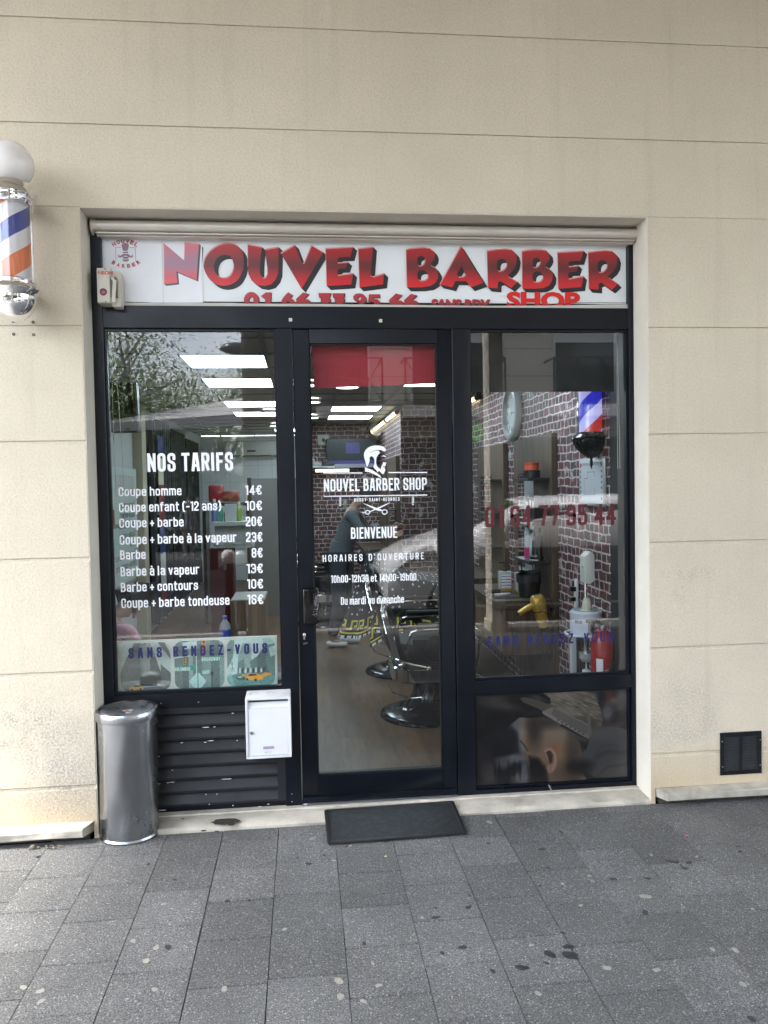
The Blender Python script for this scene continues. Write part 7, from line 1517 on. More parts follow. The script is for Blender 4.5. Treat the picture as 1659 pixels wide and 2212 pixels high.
for k, (px, w, h, col, lab) in enumerate(((965,.055,.26,(.10,.16,.30),'tall blue bottle at the left end of the reception counter'),(1015,.04,.20,(.04,.28,.20),'green bottle on the reception counter'),(1058,.035,.13,(.03,.03,.03),'small dark jar on the reception counter'),(1100,.09,.20,(.42,.43,.44),'pale grey carton on the reception counter'),(1167,.045,.22,(.20,.31,.05),'lime green tube on the reception counter'))):
    p = at(*z2_(px, 425), 5.2); mb = MB()
    if 'carton' in lab: mb.box(p.x-w/2-.02, p.x+w/2+.02, 5.15, 5.25, z_, z_+h)
    else: bottle(mb, p.x, 5.2, z_, w/2+.008, h, 0, 1)
    mb.build('carton' if 'carton' in lab else 'bottle', [M('product colour %d' % k, col, .4), m_white], label=lab, cat='carton' if 'carton' in lab else 'bottle')
for k, (x0, y0, x1, y1, lab, col) in enumerate(((915,125,1025,265,'upright dark red box above the reception counter',(.22,.01,.015)),(1020,172,1158,262,'long red folded towel pile above the reception counter',(.20,.025,.015)))):
    p, q = at(*z2_(x0, y1), 6.0), at(*z2_(x1, y0), 6.0); mb = MB(); mb.box(p.x, q.x, 6.0, 6.25, p.z, q.z); mb.build(('gift_box', 'towel_pile')[k], M('red goods %d' % k, col, .5, var=.3, vs=20), label=lab, cat=('box', 'towels')[k], bevel=.02, seg=2)
p, q = at(*z2_(900, 272), 5.95), at(*z2_(1250, 290), 5.95); mb = MB(); mb.box(p.x-.05, q.x, 5.9, 6.28, q.z, p.z); mb.box(q.x-.04, q.x, 5.9, 6.28, FZ, q.z); mb.box(p.x-.05, p.x-.01, 5.9, 6.28, FZ, q.z); mb.build('back_shelf', m_black, label='black shelf unit carrying the red box behind the reception counter', cat='shelf', smooth=0)
# oak pedestal
p, q = at(*z2_(1090, 1070), 1.7), at(*z2_(1375, 1070), 1.7); 
pd = T('oak_pedestal', ((p.x+q.x)/2, 1.9, FZ), 'light oak pedestal box behind the lower right of the price list', 'pedestal')
mb = MB(); mb.box(p.x, q.x, 1.7, 2.15, FZ, p.z); mb.build('body', m_oakl, pd, bevel=.002, seg=1); mb = MB(); mb.box(p.x+.01, q.x-.01, 1.71, 2.14, p.z+.001, p.z+.004); mb.build('top_sheet', M('grey top sheet', (.2,.18,.16), .3), pd, smooth=0)
# water bottle on a low ledge
led_ = MB(); led_.box(-.95, -.10, .42, .74, .60, .64); w_ = led_.build('window_ledge', m_black, label='low black bench behind the left window', cat='bench', bevel=.003); lm = MB(); lm.box(-.90,-.86,.45,.70,FZ,.60); lm.box(-.20,-.16,.45,.70,FZ,.60); lm.build('leg', m_black, w_, smooth=0)
p = at(*z2_(1050, 1300), .62); mb = MB(); mb.lathe([(0,.64),(.030,.64),(.032,.66),(.032,p.z+.01),(.028,p.z+.03),(.012,p.z+.05),(.012,p.z+.06)], (p.x,.62,0), 'z', 20, 0); mb.lathe([(.033,p.z-.05),(.033,p.z+.0)], (p.x,.62,0), 'z', 20, 1); mb.lathe([(.0135,p.z+.058),(.0135,p.z+.075),(0,p.z+.075)], (p.x,.62,0), 'z', 14, 1)
mb.build('water_bottle', [M('pale water bottle', (.30,.33,.36), .15), M('blue bottle label', (.03,.06,.35), .4)], label='plastic water bottle with blue label beside the oak pedestal', cat='bottle')
# mirrored price board on the left wall
bd = T('price_board', (LX+.03, 3.9, .75), 'pale green board on the left wall with the price list in mirror writing', 'board')
n0, n1 = 3.35, 4.65; zb0, zt0 = .78, 1.92
mb = MB(); mb.box(LX+.02, LX+.04, n0, n1, zb0, zt0); mb.build('board', M('pale green board face', (.40,.47,.44), .4), bd, smooth=0)
mb = MB(); write(mb, 'NOS TARIFS', n1-.15, n0+.35, zt0-.28, zt0-.08, lambda y, z, d: (LX+.0415-d, y, z), .2, 0); mb.build('red_title', M('red print title', (.45,.03,.05), .5), bd, smooth=0, fixn=False)
mb = MB()
for k, (s_, pr_) in enumerate((('Coupe homme','14€'),('Coupe enfant','10€'),('Coupe + barbe','20€'),('Coupe + barbe','23€'),('Barbe','8€'),('Barbe à la vapeur','13€'),('Barbe + contours','10€'))):
    z = zt0-.40-k*.10; write(mb, s_, n1-.12, n1-.12-.055*len(s_), z, z+.06, lambda y, zz, d: (LX+.0415-d, y, zz), .17); write(mb, pr_, n0+.22, n0+.08, z, z+.06, lambda y, zz, d: (LX+.0415-d, y, zz), .17)
mb.build('dark_lines', MATS['grey print ink'], bd, smooth=0, fixn=False)
# mirror pillar strips and curtains along the left wall
mb = MB(); mb.box(LX+.002, LX+.10, 4.70, 4.92, FZ, CZ-.02); mb.build('wall_pilaster', M('beige pilaster', (.40,.36,.27), .6), label='beige pilaster on the left wall before the dark curtains', cat='pilaster', smooth=0)
def curtain(y0, y1, label, col, zb2=.2, k=0, top=2.45):
    nu = 60; mb = MB(); vs = []
    for i in range(nu+1):
        y = y0+(y1-y0)*i/nu; x = LX+.12+.05*math.sin(i*.9+k)
        vs += [(x, y, top), (x+.01*math.sin(i), y, 1.3), (x+.02*math.sin(i*.5), y, zb2)]
    mb.add(vs, [(i*3+j, (i+1)*3+j, (i+1)*3+j+1, i*3+j+1) for i in range(nu) for j in range(2)])
    return mb.build('curtain', M('curtain cloth %d' % k, col, .8), label=label, cat='curtain', group='curtains along the left wall', fixn=False)
curtain(4.95, 6.1, 'nearest black curtain with eyelets along the left wall', (.012,.014,.020), k=0, top=2.50)
curtain(6.2, 7.4, 'middle black curtain with eyelets along the left wall', (.012,.013,.016), k=1, top=2.46); curtain(7.5, 8.9, 'farthest black curtain before the pale back wall', (.012,.013,.016), k=2, top=2.42)
fg_ = T('flag_drape', (LX+.25, 5.2, .3), 'blue, white and red banner hanging among the black curtains', 'banner')
for k, (za, zb2, col) in enumerate(((2.3, 2.05, (.012,.02,.12)), (2.05, 1.75, (.42,.40,.30)), (1.75, 1.30, (.16,.012,.02)), (1.30, .98, (.02,.03,.12)), (.98, .62, (.45,.45,.43)), (.62, .40, (.16,.01,.015)))):
    mb = MB(); mb.add([(LX+.20+.02*math.sin(i*1.3), 5.05+.035*i, z) for z in (za, zb2) for i in range(9)], [(i, i+1, 10+i, 9+i) for i in range(8)]); mb.build('cloth_field', M('banner field %d' % k, col, .7), fg_, fixn=False)
mb = MB(); p = at(*z1_(90, 740), 1.6); mb.box(-1.28, -1.10, 1.55, 1.62, p.z-.17, p.z+.17); sp = mb.build('wall_speaker', m_black, label='small black loudspeaker cut by the left edge of the left window', cat='speaker', bevel=.01); mb = MB(); mb.box(LX, -1.2, 1.58, 1.61, p.z-.02, p.z+.02); mb.build('bracket', m_black, sp, smooth=0)
mb = MB(); mb.box(LX, -1.60, 2.75, 3.15, 1.37, 1.40); mb.build('side_shelf', m_oakl, label='narrow oak shelf on the left wall behind the window edge', cat='shelf', smooth=0)
mb = MB(); mb.box(-1.76, -1.62, 2.85, 3.05, 1.401, 1.53); mb.build('red_carton', MATS['red goods 0'], label='red carton on the narrow oak shelf at the far left', cat='box', smooth=0)
# ================================================================== PEOPLE
def skin(name, chains, mat, parent=None, sub=2, origin=None, extra=None, **k):
    vs, es, rs, idx = [], [], [], {}
    for ch in chains:
        prev = None
        for (p, r) in ch:
            key = tuple(round(c, 4) for c in p)
            if key not in idx: idx[key] = len(vs); vs.append(Vector(p)); rs.append(r if isinstance(r, tuple) else (r, r))
            i = idx[key]
            if prev is not None and prev != i: es.append((prev, i))
            prev = i
    me = bpy.data.meshes.new(name); me.from_pydata(vs, es, []); o = bpy.data.objects.new(name, me); COL.objects.link(o)
    sm = o.modifiers.new('s', 'SKIN'); sm.use_smooth_shade = True; sm.branch_smoothing = .6
    for i, r in enumerate(rs): me.skin_vertices[0].data[i].radius = r
    me.skin_vertices[0].data[0].use_root = True
    o.modifiers.new('u', 'SUBSURF').levels = sub
    bpy.context.view_layer.update(); dg = bpy.context.evaluated_depsgraph_get(); ev = bpy.data.meshes.new_from_object(o.evaluated_get(dg))
    mb = MB(); mb.v = [tuple(v.co) for v in ev.vertices]; mb.f = [tuple(p.vertices) for p in ev.polygons]; mb.m = [0]*len(mb.f)
    bpy.data.objects.remove(o); bpy.data.meshes.remove(me); bpy.data.meshes.remove(ev)
    if extra: extra(mb)
    return mb.build(name, mat, parent, origin, smooth=80, fixn=False, **k)
def hand(w, d, side, s=1.0):
    """palm and five curled fingers from the wrist w along d; side points to the thumb"""
    d = d.normalized(); side = (side-d*side.dot(d)).normalized(); n = d.cross(side); pm = w+d*.075*s
    ch = [[(w, .024*s), (w+d*.04*s, (.036*s, .018*s)), (pm, (.038*s, .016*s))]]
    for k, (o, l) in enumerate(((.028,.070),(.010,.078),(-.010,.073),(-.028,.056))):
        b = pm+side*o*s; ch.append([(pm, (.038*s,.016*s)), (b+d*.012*s, .010*s), (b+d*(.012+l*.5)*s+n*.010*s, .0088*s), (b+d*(.008+l*.85)*s+n*.032*s, .0075*s)])
    t0 = w+d*.035*s; ch.append([(w+d*.04*s, (.036*s,.018*s)), (t0+side*.038*s, .0115*s), (t0+side*.058*s+d*.028*s, .010*s), (t0+side*.056*s+d*.055*s+n*.012*s, .008*s)])
    return ch
def person(loc, ang, label, H=1.75, lean=0, head_down=0, arms=None, skin_c=(.35,.21,.15), hair_c=(.02,.015,.012), top_c=(.2,.2,.2), leg_c=(.05,.05,.06), shoe_c=(.5,.5,.5), long_hair=False, coat=False, band=None, cap=None, stride=.0, build=1.0, seated=False, skirt=False):
    R3 = Matrix.Rotation(ang, 3, 'Z'); L0_ = Vector(loc); k = H/1.75
    W3_ = lambda x, y, z: L0_+R3@Vector((x, y, z))*k                      # local: facing +x
    t = T('person', loc, label, 'person', None)
    hipz = .92 if not seated else .48
    hip = Vector((0, 0, hipz)); fx_ = math.sin(lean); fz_ = math.cos(lean)
    up = Vector((fx_, 0, fz_)); ch = hip+up*.47; nk = hip+up*.58; sh = hip+up*.50
    hd_ = lean+head_down; hu = Vector((math.sin(hd_), 0, math.cos(hd_))); hf = Vector((math.cos(hd_), 0, -math.sin(hd_)))
    j0 = nk+up*.03; hb = j0+hu*.07+hf*.01; hc = j0+hu*.15+hf*.02; ht = j0+hu*.225+hf*.015
    G = lambda v: tuple(W3_(*v)); b = build
    body = [[(G(hip), .13*k*b), (G(hip+up*.18), .115*k*b), (G(hip+up*.36), (.15*k*b,.115*k*b)), (G(sh), (.12*k*b,.09*k*b)), (G(nk), .055*k), (G(j0), .052*k), (G(hb), (.066*k,.072*k)), (G(hc), (.078*k,.092*k)), (G(ht), (.055*k,.07*k))],
            [(G(hc), (.078*k,.092*k)), (G(hc+hf*.085-hu*.03), .014*k), (G(hc+hf*.108-hu*.045), .011*k)],
            [(G(hb), (.066*k,.072*k)), (G(hb+hf*.062-hu*.03), .030*k)]]
    hip_w, sh_w = .095, .185*b; arm_ch, leg_ch, shoe_ch = [], [], []
    for s in (-1, 1):
        a = (arms or {}).get(s, ((.03, .05, -.27), (.10, .03, -.50)))       # elbow and wrist from the shoulder, y outwards
        S0 = sh+Vector((0, s*sh_w, 0)); E0 = S0+Vector((a[0][0], s*a[0][1], a[0][2])); Wr = S0+Vector((a[1][0], s*a[1][1], a[1][2]))
        body.append([(G(sh), (.12*k*b,.09*k*b)), (G(S0), .052*k*b), (G((S0+E0)/2), .044*k*b), (G(E0), .038*k*b), (G((E0*.5+Wr*.5)), .035*k*b), (G(Wr), .025*k)])
        dv = (W3_(*Wr)-W3_(*E0)); body += hand(W3_(*Wr), dv, R3@Vector((1,0,.6)) if abs(dv.normalized().dot(R3@Vector((1,0,.6)))) < .9 else R3@Vector((0,-s,1)), k)
        arm_ch.append([(G(sh), (.125*k*b,.095*k*b)), (G(S0), .062*k*b), (G((S0+E0)/2), .056*k*b), (G(E0), .05*k*b), (G(E0*.45+Wr*.55), .044*k*b), (G(E0*.06+Wr*.94), .036*k)])
        Hh = hip+Vector((0, s*hip_w, -.03))
        if seated: Kn = Hh+Vector((.42, s*.04, .0)); An = Kn+Vector((.0, 0, -.40))
        else: Kn = Hh+Vector((.03+s*stride*.5, s*.01, -.42)); An = Vector((-.02+s*stride, s*.105, .08))
        body.append([(G(hip), .13*k*b), (G(Hh), .09*k*b), (G((Hh+Kn)/2), .078*k*b), (G(Kn), .056*k), (G(Kn*.6+An*.4), .054*k), (G(An), .036*k), (G(An+Vector((.09,0,-.04))), .034*k), (G(An+Vector((.16,0,-.05))), .028*k)])
        leg_ch.append([(G(hip), (.145*k*b,.135*k*b)), (G(Hh), .105*k*b), (G((Hh+Kn)/2), .092*k*b), (G(Kn), .074*k), (G((Kn+An)/2), .068*k), (G(An+Vector((0,0,.03))), .058*k)])
        shoe_ch.append([(G(An+Vector((-.03,0,-.01))), .044*k), (G(An+Vector((-.035,0,-.045))), (.040*k,.036*k)), (G(An+Vector((.06,0,-.040))), (.042*k,.036*k)), (G(An+Vector((.17,0,-.048))), (.038*k,.026*k))])
    def face(mb):
        c = W3_(*hc)
        for s in (-1, 1):
            e = W3_(*(hc+hf*.078+hu*.002+Vector((0, s*.030, 0)))); mb.ball(e, .010*k, n=8)
            e = W3_(*(hc-hf*.005+Vector((0, s*.076, -.012)))); mb.ball(e, .022*k, n=10, sx=.9, sy=.5, sz=1.3)
    skin('body', body, M('skin %.2f' % skin_c[0], skin_c, .55), t, extra=face)
    rr = .15*k*b
    topc = [[(G(hip+up*(-.06 if not coat else -.30)), (rr*(1.0 if not coat else 1.25), rr*1.05)), (G(hip+up*.1), rr*.95), (G(hip+up*.30), (.165*k*b,.13*k*b)), (G(sh), (.125*k*b,.095*k*b)), (G(nk-up*.01), .07*k)]]+arm_ch
    m_top = M('knit %.3f %.3f' % top_c[:2], top_c, .85, var=.12, vs=30)
    tp = skin('coat' if coat else 'sweater', topc, m_top, t)
    skin('trousers', leg_ch, M('trouser %.3f %.3f' % leg_c[:2], leg_c, .8, var=.1, vs=20), t)
    for c in shoe_ch: skin('shoe', [c], M('shoe %.2f' % shoe_c[0], shoe_c, .5), t)
    if cap: skin('cap', [[(G(hc+hu*.05), (.088*k,.10*k)), (G(hc+hu*.085), (.082*k,.092*k)), (G(hc+hu*.115), (.05*k,.06*k))], [(G(hc+hu*.05), (.088*k,.10*k)), (G(hc+hu*.045+hf*.15), (.06*k,.012*k))]], M('cap cloth', cap, .7), t)
    hair = [[(G(hc+hu*.04-hf*.03), (.082*k,.088*k)), (G(hc+hu*.085-hf*.01), (.070*k,.082*k))], [(G(hc+hu*.04-hf*.03), (.082*k,.088*k)), (G(hc-hu*.03-hf*.045), (.072*k,.055*k)), (G(hc-hu*.075-hf*.05), (.05*k,.03*k))]]
    if long_hair: hair += [[(G(hc-hu*.03-hf*.045), (.072*k,.055*k)), (G(hc-hu*.16-hf*.05), (.085*k,.05*k)), (G(hc-hu*.30-hf*.04), (.07*k,.035*k))], [(G(hc+hu*.04-hf*.03), (.082*k,.088*k)), (G(hc+Vector((0,.075,-.05))), .028*k), (G(hc+Vector((.02,.085,-.24))), .028*k)], [(G(hc+hu*.04-hf*.03), (.082*k,.088*k)), (G(hc+Vector((0,-.075,-.05))), .028*k), (G(hc+Vector((.02,-.085,-.24))), .028*k)]]
    skin('hair', hair, M('hair %.3f' % hair_c[0], hair_c, .6), t)
    if band:
        bnd = [[(G(hip+up*.13), rr*1.0), (G(hip+up*.23), rr*1.04)]]; skin('sweater_stripe', bnd, M('stripe %.2f' % band[0], band, .85), tp)
    return t
p = atz(735, 1393, FZ)
person((.36, 4.25, FZ), -.15, 'barber in a grey banded sweater and white sneakers bending over the chairs', H=1.72, lean=.30, head_down=.65, arms={-1: ((.16,.02,-.24),(.40,-.02,-.22)), 1: ((.18,.03,-.22),(.42,-.03,-.16))}, top_c=(.085,.10,.11), leg_c=(.03,.035,.045), shoe_c=(.62,.62,.62), hair_c=(.03,.025,.022), band=(.16,.18,.19), stride=.06)
pk_ = person((-1.42, 1.15, FZ-.06), .9, 'person in a pink shirt sitting hunched behind the left window corner', H=1.60, lean=.55, head_down=.5, arms={-1: ((.10,.05,-.24),(.28,.0,-.34)), 1: ((.10,.05,-.24),(.28,.0,-.34))}, top_c=(.62,.32,.40), leg_c=(.03,.03,.04), seated=True, hair_c=(.012,.01,.01))
mb = MB(); mb.lathe([(0,0),(.2,0),(.2,.02),(.03,.03),(.03,.36),(.17,.37),(.17,.42),(0,.42)], (-1.42, 1.15, FZ), 'z', 24); mb.build('stool', m_black, label='low black stool under the person in the pink shirt', cat='stool')
# people in the street, mirrored in the glass (they stand behind the camera)
def RP(x, y, D): return at(x, y, D-3.9)                 # pixel seen at virtual depth D along the view
def real(x, D): v = RP(x, 1033, D); return v.x, 2*(FY+.004)-v.y
def gz(y): return 0.0 if y > -4.9 else -.06-(-4.9-y)*.02523
x, y = real(592, 10.6); person((x, y, gz(y)), 1.9, 'woman with long dark hair in a black coat standing in the street', H=1.60, coat=True, long_hair=True, top_c=(.014,.014,.018), leg_c=(.012,.012,.014), hair_c=(.05,.03,.02), head_down=.3, arms={1: ((.08,.02,-.25),(.28,-.06,-.20))})
x, y = real(613, 9.0); person((x, y, gz(y)), .4, 'man in a pale grey knitted sweater and beige trousers on the pavement', H=1.78, top_c=(.40,.39,.38), leg_c=(.25,.23,.20), stride=.06, build=1.1)
x, y = real(404, 26); person((x, y, gz(y)), 1.6, 'man in a white cap and pale shirt walking far down the street', H=1.75, top_c=(.20,.21,.25), leg_c=(.18,.16,.13), cap=(.7,.7,.7), stride=.10)

# ================================================================== STREET BEHIND THE CAMERA
# bollards with white ball heads and a chain
def bollard(x, y, label):
    z = gz(y); t = T('bollard', (x, y, z), label, 'bollard', 'black bollards with white ball heads along the kerb')
    mb = MB(); mb.lathe([(0,0),(.085,0),(.085,.10),(.065,.13),(.058,.20),(.052,.74),(.066,.76),(.066,.79),(.052,.81),(.048,.84),(.03,.86),(0,.86)], (x,y,z), 'z', 24); mb.build('post', m_glossblack, t)
    mb = MB(); mb.ball((x,y,z+.93), .085, n=24); mb.build('ball_head', M('white ball', (.72,.72,.72), .25), t); return t
b1 = bollard(*real(490, 8.9), 'nearest black bollard with white ball head'); b2 = bollard(*real(514, 9.5), 'second black bollard with white ball head'); b3 = bollard(*real(548, 10.4), 'third black bollard with white ball head')
for a_, b_ in ((b1, b2), (b2, b3)):
    mb = MB(); p, q = a_.location+Vector((0,0,.72)), b_.location+Vector((0,0,.72))
    for k in range(22):
        u = k/21; c = p.lerp(q, u)-Vector((0,0,.22*4*u*(1-u))); c2 = p.lerp(q, u+1/21)-Vector((0,0,.22*4*(u+1/21)*(1-u-1/21))); d = (c2-c).normalized(); n_ = (d.cross(Vector((0,0,1))) if k % 2 else Vector((0,0,1)))
        mb.tube([c+d*.018*math.cos(h)+n_*.010*math.sin(h) for h in [2*PI*i/10 for i in range(10)]], .0035, 5, closed=True)
    mb.build('chain', m_black, label='black chain hanging between '+('the nearest and second' if a_ is b1 else 'the second and third')+' bollards', cat='chain', group='chains between bollards')
# white van parked at the kerb
def van():
    x0, yv = real(826, 9.6); L_ = 4.9; w = 1.95; z = gz(yv-1)
    t = T('parked_van', (x0+L_/2, yv-.95, z), 'silver-white van parked at the kerb facing left', 'van')
    sec = [ # x, z bottom, z belt, z top, half widths (belt, top)
     (0, .42, .62, .70, .62, .55), (.06, .26, .72, .84, .84, .76), (.35, .24, .84, .98, .95, .84), (.75, .24, .92, 1.10, .975, .86), (1.0, .24, .97, 1.24, .975, .86), (1.35, .24, 1.02, 1.56, .975, .80), (1.70, .24, 1.04, 1.82, .975, .76), (2.1, .24, 1.05, 1.93, .975, .76), (3.2, .24, 1.05, 1.96, .975, .77), (4.5, .24, 1.05, 1.94, .975, .77), (4.85, .26, 1.03, 1.86, .96, .76), (4.9, .34, 1.0, 1.8, .92, .74)]
    sec = [(a, b, c, (d if d < 1.1 else 1.1+(d-1.1)*.60), e, f) for a, b, c, d, e, f in sec]; mb = MB(); n = 0; rows = []
    for (x, zb, zm_, zt2, hb, ht) in sec:
        row = [(-hb*.96, zb), (-hb, zb+.12), (-hb*1.0, (zb+zm_)/2), (-hb, zm_), (-(hb+ht)/2-.01, (zm_+zt2)/2), (-ht, zt2-.07), (-ht*.9, zt2-.015), (-ht*.4, zt2+.01), (ht*.4, zt2+.01), (ht*.9, zt2-.015), (ht, zt2-.07), ((hb+ht)/2+.01, (zm_+zt2)/2), (hb, zm_), (hb, (zb+zm_)/2), (hb, zb+.12), (hb*.96, zb)]
        rows.append([(x0+x, yv-.975+q[0], z+q[1]) for q in row])
    k = len(rows[0]); mb.add(sum(rows, []), [(j*k+i, j*k+(i+1) % k, (j+1)*k+(i+1) % k, (j+1)*k+i) for j in range(len(rows)-1) for i in range(k)]+[tuple(range(k)), tuple(range((len(rows)-1)*k, len(rows)*k))])
    b = mb.build('body', M('silver-white paint', (.78,.79,.81), .2, coat=.6), t, smooth=50)
    m_wg = M('dark car glass', (.008,.009,.010), .05)
    mb = MB(); mb.add([(x0+q[0], yv+.004, z+q[1]) for q in ((1.05,.28),(4.6,.28),(4.6,.98),(1.35,.98),(1.1,.80))], [(0,1,2,3,4)]); mb.build('side_shade', M('painted van side shade', (.03,.032,.035), .35), t, smooth=0)  # shade on the side facing the shop, painted as a dark sheet
    for s in (-1, 1):
        yy = lambda hb, e=.004: yv-.975+s*(hb+e)
        mb = MB(); mb.add([(x0+1.42, yy(.955), z+1.08), (x0+2.45, yy(.955), z+1.08), (x0+2.45, yy(.80), z+1.50), (x0+1.78, yy(.80), z+1.46)], [(0,1,2,3)]); mb.build('side_window', m_wg, t, smooth=0)
        mb = MB(); mb.add([(x0+2.55, yy(.955), z+1.08), (x0+4.6, yy(.955), z+1.08), (x0+4.6, yy(.80), z+1.50), (x0+2.55, yy(.80), z+1.50)], [(0,1,2,3)]); mb.build('side_window', m_wg, t, smooth=0)
        mb = MB(); mb.box(x0+2.2, x0+2.38, min(yy(.975), yy(.975, .03)), max(yy(.975), yy(.975, .03)), z+.92, z+.96); mb.build('door_handle', m_black, t, bevel=.005)
        mb = MB(); mb.box(x0+2.495, x0+2.503, min(yy(.974), yy(.974, .003)), max(yy(.974), yy(.974, .003)), z+.3, z+1.05); mb.box(x0+1.30, x0+1.308, min(yy(.974), yy(.974, .003)), max(yy(.974), yy(.974, .003)), z+.3, z+1.0); mb.build('door_seam', m_black, t, smooth=0)
        mb = MB(); mb.ball((x0+1.5, yy(1.10), z+1.22), .11, n=16, sx=.6, sy=.9, sz=1.3); mb.build('wing_mirror', MATS['silver-white paint'], t)
        mb = MB(); c = Vector((x0+.24, yy(.82, .0), z+.80)); n = 18; pts = [(x0+.10, .70), (x0+.14, .62), (x0+.42, .74), (x0+.66, .93), (x0+.62, .98), (x0+.36, .90)]
        mb.add([(px2, yy(.88+.09*min(1, (px2-x0)/.5), .012), z+pz) for px2, pz in pts]+[(px2, yy(.70+.16*min(1, (px2-x0)/.5), .0), z+pz+.05) for px2, pz in pts], [tuple(range(6))]+[(i, (i+1) % 6, 6+(i+1) % 6, 6+i) for i in range(6)]); mb.build('headlight', M('headlight glass', (.55,.57,.6), .08, metal=.6), t, smooth=0)
        for wx in (.85, 3.95):
            mb = MB(); cyl_y = yv-.975+s*.86; mb.lathe([(.19,-.10),(.30,-.11),(.325,-.08),(.325,.08),(.30,.11),(.19,.10)], (x0+wx, cyl_y, z+.325), 'y', 32); wh = mb.build('wheel', M('tyre', (.015,.015,.015), .8), t)
            mb = MB(); mb.lathe([(0,s*.07),(.06,s*.09),(.12,s*.06),(.19,s*.10)], (x0+wx, cyl_y, z+.325), 'y', 28); mb.build('rim', M('alloy', (.4,.4,.41), .3, metal=.8), wh, fixn=False)
    mb = MB(); mb.add([(x0+.98, yv-.975-.80, z+1.22), (x0+.98, yv-.975+.80, z+1.22), (x0+1.78, yv-.975+.70, z+1.545), (x0+1.78, yv-.975-.70, z+1.545)], [(0,1,2,3)])
    for i in range(4): mb.v[-4+i] = (mb.v[-4+i][0]-.03, mb.v[-4+i][1], mb.v[-4+i][2]+.02)
    mb.build('windscreen', m_wg, t, smooth=0)
    mb = MB(); mb.box(x0-.02, x0+.10, yv-.975-.60, yv-.975+.60, z+.30, z+.46); mb.box(x0-.01, x0+.08, yv-.975-.35, yv-.975+.35, z+.52, z+.64); mb.build('grille', m_black, t, bevel=.02)
van()
# trees across the street
def leaf_mat():
    m = M('leaf', (.055,.085,.035), .6); n_ = m.node_tree; g = n_.nodes.new('ShaderNodeNewGeometry'); r_ = n_.nodes.new('ShaderNodeValToRGB'); n_.links.new(g.outputs['Random Per Island'], r_.inputs[0])
    r_.color_ramp.elements[0].color = (.11,.17,.06,1); r_.color_ramp.elements[1].color = (.24,.32,.12,1); n_.links.new(r_.outputs[0], n_.nodes['Principled BSDF'].inputs['Base Color']); return m
m_leaf = leaf_mat(); m_bark = M('bark', (.07,.055,.04), .9, var=.4, vs=10)
def tree(x, y, h, cr, label, nl=11000, seed=1):
    rnd = random.Random(seed); z = gz(y); t = T('street_tree', (x, y, z), label, 'tree', 'trees across the street')
    mb = MB(); tips = []
    mb.tube([(x,y,z), (x+.05,y,z+h*.2), (x-.03,y+.03,z+h*.38), (x,y,z+h*.55)], [.20,.16,.13,.08], 10)
    for k in range(11):
        a = 2*PI*k/11+rnd.random(); z0_ = z+h*rnd.uniform(.24,.5); r = cr*rnd.uniform(.55,.98); e = Vector((x+r*math.cos(a), y+r*math.sin(a), z+h*rnd.uniform(.36,.95)))
        m_ = Vector((x+r*.45*math.cos(a), y+r*.45*math.sin(a), z0_+(e.z-z0_)*.6)); mb.tube([(x,y,z0_), m_, e], [.07,.045,.015], 6); tips += [e, m_.lerp(e, .5), m_]
        for q in range(3):
            e2 = m_.lerp(e, rnd.random())+Vector((rnd.gauss(0,.5), rnd.gauss(0,.5), rnd.gauss(0,.35)))*cr*.35; mb.tube([m_, e2], [.02,.008], 5); tips.append(e2)
    mb.build('trunk', m_bark, t)
    mb = MB(); vs = []; fs = []
    for k in range(nl):
        c = rnd.choice(tips); p = c+Vector((rnd.gauss(0,1), rnd.gauss(0,1), rnd.gauss(0,.55)))*cr*.17
        d = Vector((rnd.gauss(0,1), rnd.gauss(0,1), rnd.gauss(-.2,.5))).normalized(); s = d.cross(Vector((0,0,1))).normalized()*rnd.uniform(.018,.032); l = rnd.uniform(.09,.18)
        o = len(vs); vs += [p, p+d*l*.5+s, p+d*l, p+d*l*.5-s]; fs.append((o,o+1,o+2,o+3))
    mb.add(vs, fs); mb.build('crown', m_leaf, t, smooth=0, fixn=False)
for k, (px, D, h, cr, lab) in enumerate(((300, 17, 5.3, 2.3, 'feathery green tree straight across from the price list window'), (450, 20, 6.1, 2.9, 'wider green tree behind the white cafe awning'), (180, 22, 7.0, 3.2, 'tall green tree at the far left of the street'), (385, 31, 7.6, 4.0, 'distant green tree at the end of the side street'), (90, 15, 6.0, 2.4, 'green tree nearest the kerb at far left'))):
    tree(*real(px, D), h, cr, lab, seed=k+3)
mb = MB(); rnd = random.Random(5); vs, fs = [], []
x_, y_ = real(330, 30)
for k in range(16000):
    p = Vector((x_+rnd.uniform(-13, 5.5), y_+rnd.uniform(-1.2,1.2), gz(y_)+abs(rnd.gauss(0, 2.0)))); d = Vector((rnd.gauss(0,1), rnd.gauss(0,1), rnd.gauss(0,.6))).normalized(); s = d.cross(Vector((0,0,1))).normalized()*.08; o = len(vs); vs += [p, p+d*.2+s, p+d*.4, p+d*.2-s]; fs.append((o,o+1,o+2,o+3))
mb.add(vs, fs); mb.build('hedge', m_leaf, label='long dark green hedge beyond the far side of the street', cat='hedge', kind='stuff', smooth=0, fixn=False)
